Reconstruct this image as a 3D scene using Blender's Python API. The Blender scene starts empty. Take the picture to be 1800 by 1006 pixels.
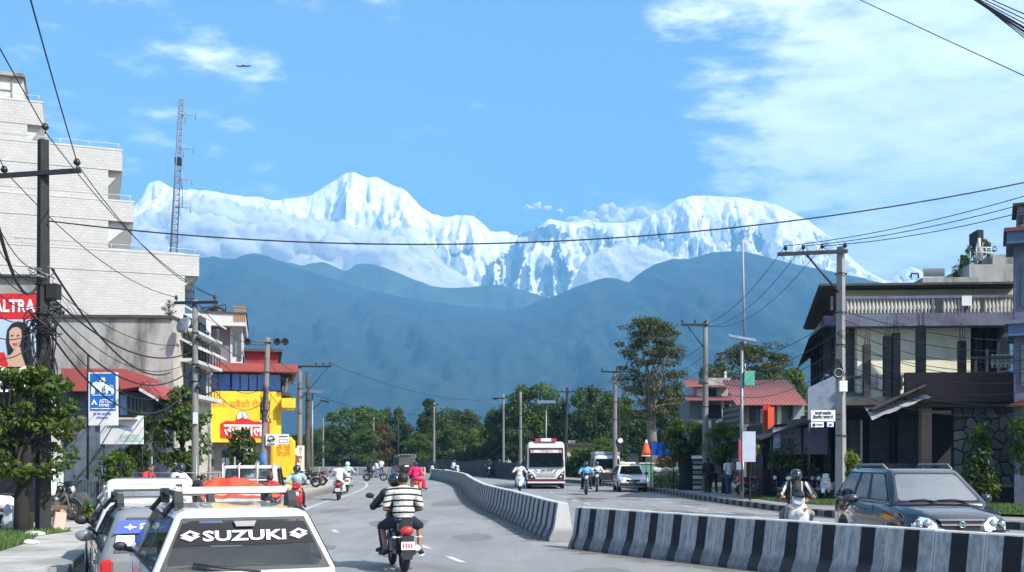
import bpy, bmesh, math, random
import numpy as np
from mathutils import Vector, Matrix, noise, Euler
R = math.radians
random.seed(7)
scene = bpy.context.scene
COL = scene.collection

# ---------------------------------------------------------------- camera, sky, sun, exposure
EYE = 1.9; F = 1900.0; CX = 900.0; HZ = 803.0
cam_d = bpy.data.cameras.new('camera'); cam = bpy.data.objects.new('camera', cam_d); COL.objects.link(cam)
cam.location = (0, 0, EYE); cam.rotation_euler = (R(90), 0, 0)
cam_d.sensor_width = 36; cam_d.lens = 38.0; cam_d.shift_y = 300 / 1800.0
cam_d.clip_start = 0.05; cam_d.clip_end = 60000
scene.camera = cam
scene.view_settings.view_transform = 'Standard'; scene.view_settings.look = 'None'
scene.view_settings.gamma = 1.0; scene.view_settings.exposure = EXPO = 1.3
scene.view_settings.use_curve_mapping = False

SUN_EL = 42.0; SUN_AZ = 129.0          # azimuth clockwise from +Y (the view direction)
world = bpy.data.worlds.new('World'); scene.world = world; world.use_nodes = True
def build_world():
    nt = world.node_tree; N = nt.nodes; L = nt.links; N.clear()
    def nd(t, **k):
        n = N.new(t)
        for a, b in k.items(): setattr(n, a, b)
        return n
    def mth(op, a, b=None, clamp=False):
        m = nd('ShaderNodeMath', operation=op); m.use_clamp = clamp
        for i, v in enumerate((a, b)):
            if v is None: continue
            if isinstance(v, (int, float)): m.inputs[i].default_value = v
            else: L.new(v, m.inputs[i])
        return m.outputs[0]
    sky = nd('ShaderNodeTexSky', sky_type='NISHITA'); sky.sun_disc = False
    sky.sun_elevation = R(SUN_EL); sky.sun_rotation = R(SUN_AZ)
    sky.altitude = 800; sky.air_density = 1.0; sky.dust_density = 0.2; sky.ozone_density = 2.5
    bg = nd('ShaderNodeBackground'); bg.inputs['Strength'].default_value = 0.09
    L.new(sky.outputs[0], bg.inputs['Color'])
    tc = nd('ShaderNodeTexCoord'); sp = nd('ShaderNodeSeparateXYZ'); L.new(tc.outputs['Generated'], sp.inputs[0])
    x, y, z = sp.outputs
    zz = mth('ADD', mth('MAXIMUM', z, 0.0), 0.16)
    cv = nd('ShaderNodeCombineXYZ')
    L.new(mth('DIVIDE', x, zz), cv.inputs[0]); L.new(mth('DIVIDE', y, zz), cv.inputs[1]); L.new(mth('MULTIPLY', z, 1.5), cv.inputs[2])
    mp = nd('ShaderNodeMapping'); mp.inputs['Scale'].default_value = (1.0, 1.25, 1.0); mp.inputs['Location'].default_value = (3.1, 1.7, 0.4); mp.inputs['Rotation'].default_value=(0,0,R(18))
    L.new(cv.outputs[0], mp.inputs[0])
    n1 = nd('ShaderNodeTexNoise'); n1.inputs['Scale'].default_value = 1.7; n1.inputs['Detail'].default_value = 9; n1.inputs['Roughness'].default_value = 0.56; n1.inputs['Distortion'].default_value = 0.35
    L.new(mp.outputs[0], n1.inputs['Vector'])
    n2 = nd('ShaderNodeTexNoise'); n2.inputs['Scale'].default_value = 7.0; n2.inputs['Detail'].default_value = 8; n2.inputs['Roughness'].default_value = 0.6
    L.new(mp.outputs[0], n2.inputs['Vector'])
    # more cloud towards the right (east) of the view
    az = mth('MULTIPLY', x, 1.0)
    bias = nd('ShaderNodeMapRange'); bias.interpolation_type = 'SMOOTHSTEP'
    bias.inputs[1].default_value = 0.02; bias.inputs[2].default_value = 0.36; bias.inputs[3].default_value = -0.04; bias.inputs[4].default_value = 0.205
    # a slanted front: cloud edge moves left with height
    L.new(mth('ADD', az, mth('MULTIPLY', z, -0.12)), bias.inputs[0])
    d = mth('ADD', mth('ADD', mth('MULTIPLY', n1.outputs[0], 0.60), mth('MULTIPLY', n2.outputs[0], 0.40)), bias.outputs[0])
    ramp = nd('ShaderNodeMapRange'); ramp.interpolation_type = 'SMOOTHSTEP'
    ramp.inputs[1].default_value = 0.48; ramp.inputs[2].default_value = 0.63; ramp.inputs[3].default_value = 0.0; ramp.inputs[4].default_value = 0.93
    L.new(d, ramp.inputs[0])
    sh = nd('ShaderNodeMapRange'); sh.inputs[1].default_value = .32; sh.inputs[2].default_value = .66; L.new(mth('ADD', mth('MULTIPLY', n2.outputs[0], .5), mth('MULTIPLY', n1.outputs[0], .5)), sh.inputs[0]); cl = nd('ShaderNodeMixRGB'); L.new(sh.outputs[0], cl.inputs[0])
    cl.inputs[1].default_value = (0.42, 0.46, 0.56, 1); cl.inputs[2].default_value = (1.22, 1.20, 1.16, 1)
    em = nd('ShaderNodeBackground'); L.new(cl.outputs[0], em.inputs['Color']); em.inputs['Strength'].default_value = 1.0
    mix = nd('ShaderNodeMixShader'); L.new(ramp.outputs[0], mix.inputs[0]); L.new(bg.outputs[0], mix.inputs[1]); L.new(em.outputs[0], mix.inputs[2])
    out = nd('ShaderNodeOutputWorld'); L.new(mix.outputs[0], out.inputs[0])
build_world()
sd = bpy.data.lights.new('sun', 'SUN'); sun = bpy.data.objects.new('sun', sd); COL.objects.link(sun)
sd.energy = 4.6; sd.angle = R(0.5); sd.color = (1.0, 0.95, 0.88)
sun.location = (60, -40, 80)
_to = Vector((math.sin(R(SUN_AZ)) * math.cos(R(SUN_EL)), math.cos(R(SUN_AZ)) * math.cos(R(SUN_EL)), math.sin(R(SUN_EL))))
sun.rotation_euler = _to.to_track_quat('Z', 'Y').to_euler()
try:
    scene.cycles.max_bounces = 7; scene.cycles.transparent_max_bounces = 12; scene.cycles.volume_bounces = 1
    scene.cycles.diffuse_bounces = 3; scene.cycles.glossy_bounces = 3
except Exception: pass

# ---------------------------------------------------------------- helpers
def W(px, py, Y): return Vector(((px - CX) * Y / F, Y, EYE - (py - HZ) * Y / F))
def G(px, py):
    Y = EYE * F / (py - HZ); return Vector(((px - CX) * Y / F, Y, 0))
MATS = {}
def mat(name, c, rough=0.7, metal=0.0, var=0.12, vs=3.0, bump=0.0, bs=20.0, spec=0.5, coat=0.0, dirt=None, dscale=1.2, damt=0.5, stretch=(1, 1, 1), emit=None):
    """procedural principled material: colour + noise variation + optional stain colour + bump"""
    if name in MATS: return MATS[name]
    m = bpy.data.materials.new(name); m.use_nodes = True; MATS[name] = m
    nt = m.node_tree; N = nt.nodes; L = nt.links
    b = N['Principled BSDF']; b.inputs['Roughness'].default_value = rough; b.inputs['Metallic'].default_value = metal
    b.inputs['Specular IOR Level'].default_value = spec; b.inputs['Coat Weight'].default_value = coat
    tc = N.new('ShaderNodeTexCoord'); mp = N.new('ShaderNodeMapping'); L.new(tc.outputs['Object'], mp.inputs[0]); mp.inputs['Scale'].default_value = stretch
    n = N.new('ShaderNodeTexNoise'); n.inputs['Scale'].default_value = vs; n.inputs['Detail'].default_value = 6; n.inputs['Roughness'].default_value = 0.6
    L.new(mp.outputs[0], n.inputs['Vector'])
    r = N.new('ShaderNodeMapRange'); r.inputs[1].default_value = 0.3; r.inputs[2].default_value = 0.7; r.inputs[3].default_value = 1 - var; r.inputs[4].default_value = 1 + var
    L.new(n.outputs[0], r.inputs[0])
    mu = N.new('ShaderNodeVectorMath'); mu.operation = 'SCALE'; mu.inputs[0].default_value = c[:3]; L.new(r.outputs[0], mu.inputs['Scale'])
    colr = mu.outputs[0]
    if dirt:
        n2 = N.new('ShaderNodeTexNoise'); n2.inputs['Scale'].default_value = dscale; n2.inputs['Detail'].default_value = 8; n2.inputs['Roughness'].default_value = 0.65
        L.new(mp.outputs[0], n2.inputs['Vector'])
        r2 = N.new('ShaderNodeMapRange'); r2.interpolation_type = 'SMOOTHSTEP'; r2.inputs[1].default_value = 0.42; r2.inputs[2].default_value = 0.68; r2.inputs[4].default_value = damt
        L.new(n2.outputs[0], r2.inputs[0])
        mx = N.new('ShaderNodeMixRGB'); L.new(r2.outputs[0], mx.inputs[0]); L.new(colr, mx.inputs[1]); mx.inputs[2].default_value = (*dirt, 1); colr = mx.outputs[0]
    L.new(colr, b.inputs['Base Color'])
    if bump:
        n3 = N.new('ShaderNodeTexNoise'); n3.inputs['Scale'].default_value = bs; n3.inputs['Detail'].default_value = 5; L.new(mp.outputs[0], n3.inputs['Vector'])
        bp = N.new('ShaderNodeBump'); bp.inputs['Strength'].default_value = bump; bp.inputs['Distance'].default_value = 0.02
        L.new(n3.outputs[0], bp.inputs['Height']); L.new(bp.outputs[0], b.inputs['Normal'])
    if emit:
        b.inputs['Emission Color'].default_value = (*emit[:3], 1); b.inputs['Emission Strength'].default_value = emit[3]
    return m

def tag(o, label=None, cat=None, group=None, kind=None):
    if label: o['label'] = label
    if cat: o['category'] = cat
    if group: o['group'] = group
    if kind: o['kind'] = kind
    return o
def link(name, me, parent=None, m=None, loc=None, rot=None, scale=None):
    o = bpy.data.objects.new(name, me); COL.objects.link(o)
    if m is not None and not me.materials: me.materials.append(m)
    if parent is not None: o.parent = parent
    if loc is not None: o.location = loc
    if rot is not None: o.rotation_euler = rot
    if scale is not None: o.scale = scale if hasattr(scale, '__len__') else (scale,) * 3
    return o
def thing(name, label, cat, loc=(0, 0, 0), rz=0.0, group=None):
    o = bpy.data.objects.new(name, None); COL.objects.link(o); o.empty_display_size = 0.3
    o.location = loc; o.rotation_euler = (0, 0, rz)
    return tag(o, label, cat, group)
def dup(o, parent=None, loc=None, rz=None, label=None, scale=None, rmat=None):
    c = o.copy(); COL.objects.link(c)
    if parent is not None: c.parent = parent
    if loc is not None: c.location = loc
    if rz is not None: c.rotation_euler = (c.rotation_euler[0], c.rotation_euler[1], rz)
    if scale is not None: c.scale = scale if hasattr(scale, '__len__') else (scale,) * 3
    if label: c['label'] = label
    for ch in o.children: dup(ch, c)
    return c

class MB:
    def __init__(s): s.v = []; s.f = []; s.sm = []
    def add(s, vs, fs, smooth=False, M=None):
        o = len(s.v)
        for p in vs:
            p = Vector(p)
            if M is not None: p = M @ p
            s.v.append(tuple(p))
        for f in fs: s.f.append(tuple(i + o for i in f)); s.sm.append(smooth)
        return s
    def box(s, c, d, rz=0.0, M=None, rot=None):
        x, y, z = d[0] / 2, d[1] / 2, d[2] / 2
        T = Matrix.Translation(c) @ (rot if rot is not None else Matrix.Rotation(rz, 4, 'Z'))
        if M is not None: T = M @ T
        vs = [(-x, -y, -z), (x, -y, -z), (x, y, -z), (-x, y, -z), (-x, -y, z), (x, -y, z), (x, y, z), (-x, y, z)]
        return s.add(vs, [(0, 3, 2, 1), (4, 5, 6, 7), (0, 1, 5, 4), (1, 2, 6, 5), (2, 3, 7, 6), (3, 0, 4, 7)], False, T)
    def bx(s, x0, x1, y0, y1, z0, z1, M=None):
        return s.box(((x0 + x1) / 2, (y0 + y1) / 2, (z0 + z1) / 2), (abs(x1 - x0), abs(y1 - y0), abs(z1 - z0)), M=M)
    def tube(s, pts, r, seg=8, cap=True, M=None, smooth=True):
        pts = [Vector(p) for p in pts]; n = len(pts)
        rs = r if hasattr(r, '__len__') else [r] * n
        vs = []; fs = []; up = None
        for i, p in enumerate(pts):
            d = (pts[min(i + 1, n - 1)] - pts[max(i - 1, 0)]).normalized()
            if up is None: up = Vector((0, 0, 1)) if abs(d.z) < 0.9 else Vector((1, 0, 0))
            a = d.cross(up)
            if a.length < 1e-4: a = d.orthogonal()
            a.normalize(); b = a.cross(d).normalized(); up = b
            for k in range(seg):
                t = 2 * math.pi * k / seg
                vs.append(p + (a * math.cos(t) + b * math.sin(t)) * rs[i])
        for i in range(n - 1):
            for k in range(seg):
                k2 = (k + 1) % seg
                fs.append((i * seg + k, i * seg + k2, (i + 1) * seg + k2, (i + 1) * seg + k))
        s.add(vs, fs, smooth, M)
        if cap:
            o = len(s.v) - len(vs)
            s.f.append(tuple(o + k for k in reversed(range(seg)))); s.sm.append(False)
            s.f.append(tuple(o + (n - 1) * seg + k for k in range(seg))); s.sm.append(False)
        return s
    def prism(s, poly, a, b, axis='y', M=None):
        """polygon in the plane normal to axis, extruded from a to b"""
        n = len(poly)
        def P(u, v, w): return {'y': (u, w, v), 'x': (w, u, v), 'z': (u, v, w)}[axis]
        vs = [P(u, v, a) for u, v in poly] + [P(u, v, b) for u, v in poly]
        fs = [tuple(range(n)), tuple(reversed(range(n, 2 * n)))] + [(i, i + n, (i + 1) % n + n, (i + 1) % n) for i in range(n)]
        return s.add(vs, fs, False, M)
    def ball(s, c, r, seg=12, rings=8, M=None, half=False):
        rr = r if hasattr(r, '__len__') else (r, r, r)
        vs = []; fs = []
        R1 = rings // 2 if half else rings
        for i in range(R1 + 1):
            t = math.pi * i / rings
            for k in range(seg):
                p = 2 * math.pi * k / seg
                vs.append((c[0] + rr[0] * math.sin(t) * math.cos(p), c[1] + rr[1] * math.sin(t) * math.sin(p), c[2] + rr[2] * math.cos(t)))
        for i in range(R1):
            for k in range(seg):
                k2 = (k + 1) % seg
                fs.append((i * seg + k, (i + 1) * seg + k, (i + 1) * seg + k2, i * seg + k2))
        return s.add(vs, fs, True, M)
    def ring(s, c, R0, r, seg=24, rs=8, axis='x', M=None, flat=1.0):
        vs = []; fs = []
        for i in range(seg):
            a = 2 * math.pi * i / seg
            for k in range(rs):
                b = 2 * math.pi * k / rs
                q = R0 + r * math.cos(b); w = r * flat * math.sin(b)
                u, v = q * math.cos(a), q * math.sin(a)
                vs.append({'x': (c[0] + w, c[1] + u, c[2] + v), 'y': (c[0] + u, c[1] + w, c[2] + v), 'z': (c[0] + u, c[1] + v, c[2] + w)}[axis])
        for i in range(seg):
            for k in range(rs):
                i2 = (i + 1) % seg; k2 = (k + 1) % rs
                fs.append((i * rs + k, i2 * rs + k, i2 * rs + k2, i * rs + k2))
        return s.add(vs, fs, True, M)
    def loft(s, secs, closed=True, cap=True, M=None, smooth=True):
        n = len(secs[0]); vs = [p for q in secs for p in q]; fs = []
        for i in range(len(secs) - 1):
            for k in range(n if closed else n - 1):
                k2 = (k + 1) % n
                fs.append((i * n + k, i * n + k2, (i + 1) * n + k2, (i + 1) * n + k))
        s.add(vs, fs, smooth, M)
        if cap:
            o = len(s.v) - len(vs)
            s.f.append(tuple(o + k for k in reversed(range(n)))); s.sm.append(False)
            s.f.append(tuple(o + (len(secs) - 1) * n + k for k in range(n))); s.sm.append(False)
        return s
    def mesh(s, name='mesh', m=None, bevel=0.0, bseg=2, fixn=True):
        me = bpy.data.meshes.new(name); me.from_pydata(s.v, [], s.f); me.polygons.foreach_set('use_smooth', s.sm)
        if fixn or bevel:
            b = bmesh.new(); b.from_mesh(me)
            if fixn: bmesh.ops.recalc_face_normals(b, faces=b.faces)
            if bevel:
                ed = [e for e in b.edges if len(e.link_faces) == 2 and e.calc_face_angle(0) > 0.5]
                bmesh.ops.bevel(b, geom=ed, offset=bevel, segments=bseg, affect='EDGES', clamp_overlap=True)
            b.to_mesh(me); b.free()
        if m: me.materials.append(m)
        me.update(); return me
    def build(s, name, m, parent=None, loc=None, rot=None, bevel=0.0, bseg=2, fixn=True):
        return link(name, s.mesh(name, m, bevel, bseg, fixn), parent, None, loc, rot)

def text(s, size, m, parent, M, name='lettering', bold=0.0, ext=0.002, align='CENTER', width=None):
    c = bpy.data.curves.new(name, 'FONT'); c.body = s; c.size = size; c.align_x = align; c.align_y = 'CENTER'; c.offset = bold; c.extrude = ext; c.resolution_u = 2
    o = bpy.data.objects.new(name, c); COL.objects.link(o)
    bpy.context.view_layer.update()
    dg = bpy.context.evaluated_depsgraph_get(); me = bpy.data.meshes.new_from_object(o.evaluated_get(dg))
    bpy.data.objects.remove(o); bpy.data.curves.remove(c)
    me.materials.clear(); me.materials.append(m)
    if width and len(me.vertices):
        xs = [v.co.x for v in me.vertices]; k = width / max(1e-3, max(xs) - min(xs))
        for v in me.vertices: v.co.x *= k
    r = bpy.data.objects.new(name, me); COL.objects.link(r)
    if parent is not None: r.parent = parent
    r.matrix_local = M
    return r
FACE = Matrix.Rotation(R(90), 4, 'X')      # lettering upright, facing -Y

def fbm(x, y, z=0.0, oct=5, H=1.0): return noise.fractal(Vector((x, y, z)), H, 2.0, oct)
# ---------------------------------------------------------------- mountains, foothills, cloud bank, haze
def interp(pts, x):
    if x <= pts[0][0]: return pts[0][1]
    for (a, b), (c, d) in zip(pts, pts[1:]):
        if x <= c: return b + (d - b) * (x - a) / (c - a)
    return pts[-1][1]
def inpoly(x, y, P):
    c = False; j = len(P) - 1
    for i in range(len(P)):
        if (P[i][1] > y) != (P[j][1] > y) and x < (P[j][0] - P[i][0]) * (y - P[i][1]) / (P[j][1] - P[i][1]) + P[i][0]: c = not c
        j = i
    return c
def ridge_mesh(pts, Y, depth, nx, nt, x0, x1, spur, sfreq, prof, seed, jag=0.0, rock=None, back=0.35, spurz=0.25):
    vs = []; fs = []; rk = []
    nb = max(4, int(nt * 0.25))
    for i in range(nx + 1):
        px = x0 + (x1 - x0) * i / nx
        X = (px - CX) * Y / F
        zr = EYE + (HZ - interp(pts, px)) * Y / F + jag * Y / F * fbm(px * 0.05, seed, 0, 4)
        for j in range(nt + nb + 1):
            t = j / nt
            if t <= 1:
                z = zr * (t ** prof); yy = Y - depth * (1 - t)
                env = (4 * t * (1 - t)) ** 0.7
            else:
                q = (t - 1); z = zr * (1 - q * 2.2); yy = Y + depth * q * 1.5; env = 0
            n = noise.ridged_multi_fractal(Vector((X * sfreq + 0.25 * fbm(X * sfreq * 2, t * 3, seed), t * 1.1 + seed, seed * 1.7)), 0.9, 2.1, 6, 1.0, 2.0) - 1.0
            n2 = noise.ridged_multi_fractal(Vector((X * sfreq * 3.1, t * 4.5 + seed, seed)), 0.8, 2.1, 5, 1.0, 2.0) - 1.0
            yy -= spur * env * (n * 0.75 + n2 * 0.42)
            z += spur * spurz * env * (n * 0.6 + n2 * 0.6) * (1 - t * 0.6)
            vs.append((X * (yy / Y) ** 0.0, yy, max(z, -0.5)))
            if rock is not None:
                w = W(0, 0, 1)
                pyy = HZ - (z - EYE) * F / yy; pxx = CX + X * F / yy
                d = rock(pxx + 5 * fbm(pxx * .06, pyy * .06, 3), pyy + 7 * fbm(pxx * .06, pyy * .06, 9), t, n, n2)
                rk.append(d)
    m_ = nt + nb + 1
    for i in range(nx):
        for j in range(m_ - 1):
            fs.append((i * m_ + j, (i + 1) * m_ + j, (i + 1) * m_ + j + 1, i * m_ + j + 1))
    me = bpy.data.meshes.new('terrain'); me.from_pydata(vs, [], fs)
    me.polygons.foreach_set('use_smooth', [True] * len(fs))
    if rock is not None:
        a = me.attributes.new('rock', 'FLOAT', 'POINT'); a.data.foreach_set('value', rk)
    return me

SNOW = [(-400, 420), (0, 400), (150, 380), (235, 362), (247, 348), (255, 334), (262, 322), (280, 317), (297, 327), (312, 333), (345, 333), (380, 338), (405, 342), (430, 347), (455, 346), (485, 352), (510, 348), (545, 344), (560, 335), (575, 325), (600, 309), (612, 303), (625, 304), (645, 314), (665, 312), (690, 325), (715, 337), (730, 352), (745, 368), (760, 377), (790, 382), (803, 379), (830, 380), (845, 390), (860, 405), (875, 408), (890, 407), (903, 413), (915, 412), (935, 405), (950, 396), (965, 385), (980, 387), (1000, 392), (1020, 389), (1035, 386), (1050, 392), (1080, 393), (1120, 390), (1150, 375), (1165, 367), (1190, 352), (1215, 345), (1240, 343), (1280, 345), (1300, 348), (1340, 354), (1370, 362), (1395, 374), (1420, 388), (1440, 402), (1460, 420), (1480, 440), (1500, 458), (1520, 474), (1545, 490), (1560, 494), (1578, 478), (1600, 468), (1612, 472), (1630, 482), (1700, 505), (1800, 515), (2200, 540)]
P_A = [(846, 505), (852, 466), (880, 448), (903, 428), (906, 418), (925, 455), (932, 486), (936, 512), (890, 506)]
P_B = [(905, 412), (940, 402), (966, 392), (1003, 414), (985, 424), (960, 420), (930, 424)]
P_C = [(944, 514), (952, 480), (978, 430), (988, 424), (990, 460), (1012, 500), (1005, 525), (950, 524)]
P_D = [(1120, 405), (1180, 398), (1230, 420), (1270, 400), (1300, 420), (1320, 440), (1290, 452), (1250, 440), (1210, 450), (1180, 430), (1140, 424)]
P_E = [(750, 458), (790, 446), (838, 432), (840, 442), (800, 455), (760, 466)]
def rockf(x, y, t, n, n2):
    v = 0.0
    for P in (P_A, P_B, P_C):
        if inpoly(x, y, P): v = 1.0
    if v > .5 and n2 > 0.62: v = 0.25
    if inpoly(x, y, P_D) and n2 < 0.25: v = max(v, 0.75)
    if inpoly(x, y, P_E) and n2 < 0.35: v = max(v, 0.8)
    if t < 0.97 and x > 1010 and n2 < 0.02 : v = max(v, 0.62)
    if t < 0.97 and x > 905 and n2 < -0.1 : v = max(v, 0.55)
    if t < 0.97 and 560 < x < 720 and n2 < -0.18: v = max(v, 0.45)
    return v
def snow_material():
    m = bpy.data.materials.new('snow_and_rock'); m.use_nodes = True; nt = m.node_tree; N = nt.nodes; L = nt.links
    b = N['Principled BSDF']; b.inputs['Roughness'].default_value = 0.8; b.inputs['Specular IOR Level'].default_value = 0.2
    at = N.new('ShaderNodeAttribute'); at.attribute_name = 'rock'
    geo = N.new('ShaderNodeNewGeometry'); 
    tc = N.new('ShaderNodeTexCoord'); n = N.new('ShaderNodeTexNoise'); n.inputs['Scale'].default_value = 0.012; n.inputs['Detail'].default_value = 8; n.inputs['Roughness'].default_value = .7
    mp = N.new('ShaderNodeMapping'); mp.inputs['Scale'].default_value = (1, 1, 0.4); L.new(tc.outputs['Object'], mp.inputs[0]); L.new(mp.outputs[0], n.inputs['Vector'])
    ad = N.new('ShaderNodeMath'); ad.operation = 'MULTIPLY_ADD'; L.new(n.outputs[0], ad.inputs[0]); ad.inputs[1].default_value = 1.1; L.new(at.outputs['Fac'], ad.inputs[2])
    r = N.new('ShaderNodeMapRange'); r.inputs[1].default_value = 1.02; r.inputs[2].default_value = 1.22; L.new(ad.outputs[0], r.inputs[0])
    mx = N.new('ShaderNodeMixRGB'); L.new(r.outputs[0], mx.inputs[0]); mx.inputs[1].default_value = (0.93, 0.92, 0.90, 1); mx.inputs[2].default_value = (0.12, 0.14, 0.18, 1)
    L.new(mx.outputs[0], b.inputs['Base Color'])
    n3 = N.new('ShaderNodeTexNoise'); n3.inputs['Scale'].default_value = 0.02; n3.inputs['Detail'].default_value = 9; n3.inputs['Roughness'].default_value = .65; L.new(mp.outputs[0], n3.inputs['Vector'])
    bp = N.new('ShaderNodeBump'); bp.inputs['Strength'].default_value = 0.6; bp.inputs['Distance'].default_value = 45; L.new(n3.outputs[0], bp.inputs['Height']); L.new(bp.outputs[0], b.inputs['Normal'])
    return m
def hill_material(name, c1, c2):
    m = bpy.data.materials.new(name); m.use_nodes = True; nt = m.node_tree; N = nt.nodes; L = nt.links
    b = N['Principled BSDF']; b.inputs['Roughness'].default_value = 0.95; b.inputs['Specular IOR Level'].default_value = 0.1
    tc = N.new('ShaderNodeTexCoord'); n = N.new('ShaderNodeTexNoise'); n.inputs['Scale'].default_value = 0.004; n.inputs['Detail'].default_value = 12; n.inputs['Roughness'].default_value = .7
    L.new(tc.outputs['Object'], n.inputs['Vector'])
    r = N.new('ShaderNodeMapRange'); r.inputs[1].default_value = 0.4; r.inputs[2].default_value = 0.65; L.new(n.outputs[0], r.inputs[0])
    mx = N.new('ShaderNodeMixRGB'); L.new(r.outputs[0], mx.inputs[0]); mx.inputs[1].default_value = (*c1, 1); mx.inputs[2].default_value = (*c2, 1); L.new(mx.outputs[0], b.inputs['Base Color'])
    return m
YS = 6700
o = link('snow_mountains', ridge_mesh(SNOW, YS, 1100, 900, 130, -420, 2220, 300, 0.0030, 0.95, 4.3, jag=2.2, rock=rockf, spurz=0.30), None, snow_material())
tag(o, 'snow-covered high mountain range rising behind the blue foothills', kind='structure')
MID = [(-400, 470), (300, 455), (480, 455), (500, 460), (530, 467), (550, 463), (570, 460), (590, 470), (608, 478), (625, 466), (645, 463), (675, 470), (700, 480), (730, 492), (760, 503), (790, 507), (820, 505), (850, 502), (880, 502), (910, 508), (960, 522), (1000, 540), (1200, 560), (2200, 560)]
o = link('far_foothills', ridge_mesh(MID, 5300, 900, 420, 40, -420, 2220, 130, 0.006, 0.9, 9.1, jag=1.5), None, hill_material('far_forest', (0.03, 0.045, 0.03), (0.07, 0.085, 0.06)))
tag(o, 'paler middle ridge of hills between the dark foothills and the snow', kind='structure')
HILL = [(-420, 500), (0, 470), (200, 455), (350, 455), (375, 450), (395, 456), (418, 456), (432, 447), (450, 446), (470, 450), (490, 460), (520, 470), (560, 482), (600, 495), (640, 508), (700, 521), (760, 531), (830, 540), (900, 545), (925, 540), (945, 530), (960, 525), (985, 517), (1010, 505), (1040, 495), (1065, 488), (1085, 490), (1105, 497), (1125, 480), (1150, 465), (1180, 456), (1210, 455), (1250, 444), (1290, 441), (1330, 447), (1370, 458), (1420, 470), (1480, 482), (1520, 490), (1560, 500), (1620, 520), (1700, 540), (1850, 560), (2220, 580)]
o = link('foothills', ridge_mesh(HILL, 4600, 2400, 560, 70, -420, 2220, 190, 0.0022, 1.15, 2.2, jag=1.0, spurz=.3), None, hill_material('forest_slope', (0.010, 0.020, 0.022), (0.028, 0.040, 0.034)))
tag(o, 'dark forested foothills turned blue by the haze below the snow range', kind='structure')

def cloud_material():
    m = bpy.data.materials.new('cloud_vapour'); m.use_nodes = True; nt = m.node_tree; N = nt.nodes; L = nt.links
    N.remove(N['Principled BSDF']); out = N['Material Output']
    df = N.new('ShaderNodeBsdfDiffuse'); df.inputs[0].default_value = (0.86, 0.86, 0.89, 1)
    tl = N.new('ShaderNodeBsdfTranslucent'); tl.inputs[0].default_value = (0.86, 0.86, 0.89, 1)
    mx = N.new('ShaderNodeMixShader'); mx.inputs[0].default_value = 0.55; L.new(df.outputs[0], mx.inputs[1]); L.new(tl.outputs[0], mx.inputs[2])
    tr = N.new('ShaderNodeBsdfTransparent'); a = N.new('ShaderNodeAttribute'); a.attribute_name = 'dens'
    tc = N.new('ShaderNodeTexCoord'); n = N.new('ShaderNodeTexNoise'); n.inputs['Scale'].default_value = 0.009; n.inputs['Detail'].default_value = 8; n.inputs['Roughness'].default_value = .6; L.new(tc.outputs['Object'], n.inputs['Vector'])
    ad = N.new('ShaderNodeMath'); ad.operation = 'ADD'; L.new(a.outputs['Fac'], ad.inputs[0]); L.new(n.outputs[0], ad.inputs[1])
    r = N.new('ShaderNodeMapRange'); r.interpolation_type = 'SMOOTHSTEP'; r.inputs[1].default_value = 0.62; r.inputs[2].default_value = 0.86; L.new(ad.outputs[0], r.inputs[0])
    m2 = N.new('ShaderNodeMixShader'); L.new(r.outputs[0], m2.inputs[0]); L.new(tr.outputs[0], m2.inputs[1]); L.new(mx.outputs[0], m2.inputs[2]); L.new(m2.outputs[0], out.inputs[0])
    return m
CLM = cloud_material()
def cloud_bank(name, top, bot, Y, x0, x1, thick, seed, nx=260, nv=70, amp=1.0, fr=0.0034, lob=38):
    """billowing bank: a lumpy front and a lumpy back joined round the rim"""
    vs = []; fs = []; de = []
    for side in (0, 1):
        for i in range(nx + 1):
            px = x0 + (x1 - x0) * i / nx; X = (px - CX) * Y / F
            zt = EYE + (HZ - interp(top, px)) * Y / F; zb = EYE + (HZ - interp(bot, px)) * Y / F
            zt += lob * (.55 - abs(noise.noise(Vector((X * .006 + seed * 3, seed, 0)))) * 1.6 - abs(noise.noise(Vector((X * .017 + seed, 0, seed)))) * .8)
            u = i / nx; eu = min(1, min(u, 1 - u) * 8)
            for j in range(nv + 1):
                v = j / nv; z = zb + (zt - zb) * v
                b = 0; a_ = 1.0; f_ = fr
                for k in range(5):
                    b += a_ * (1 - abs(noise.noise(Vector((X * f_ + seed, z * f_ * 1.3, seed * 2.0 + side)))) * 2.2); a_ *= .5; f_ *= 2.05
                rim = math.sqrt(max(0, min(1, (1 - v) * 5))) * math.sqrt(eu)
                d = thick * (0.4 * rim + 0.22 * b / 2 * (0.3 + .7 * rim)) * amp
                vs.append((X, Y - d if side == 0 else Y + thick * .2 * rim, z + 0.16 * thick * b * (0.5 if v > .8 else 0.2)))
                de.append(min(1, (1 - v) * 5.0) * 0.62 * min(1, eu * 2) + (0.1 if v < .8 else 0) - (0.25 if v > .97 else 0))
    m_ = nv + 1; o_ = (nx + 1) * m_
    for i in range(nx):
        for j in range(nv):
            q = (i * m_ + j, (i + 1) * m_ + j, (i + 1) * m_ + j + 1, i * m_ + j + 1)
            fs.append(q); fs.append(tuple(o_ + k for k in reversed(q)))
    me = bpy.data.meshes.new('cloud'); me.from_pydata(vs, [], fs); me.polygons.foreach_set('use_smooth', [True] * len(fs))
    at = me.attributes.new('dens', 'FLOAT', 'POINT'); at.data.foreach_set('value', de)
    me.materials.append(CLM); o = link(name, me); return o
o = cloud_bank('cloud_bank', [(-300, 380), (100, 365), (200, 352), (235, 372), (262, 368), (300, 362), (345, 352), (370, 345), (395, 352), (430, 358), (470, 362), (520, 378), (560, 388), (600, 398), (650, 402), (700, 405), (735, 422), (765, 450), (800, 478), (835, 505), (860, 530), (900, 560)], [(-300, 520), (900, 560)], 5720, -300, 880, 260, 3.1, nx=420)
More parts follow.
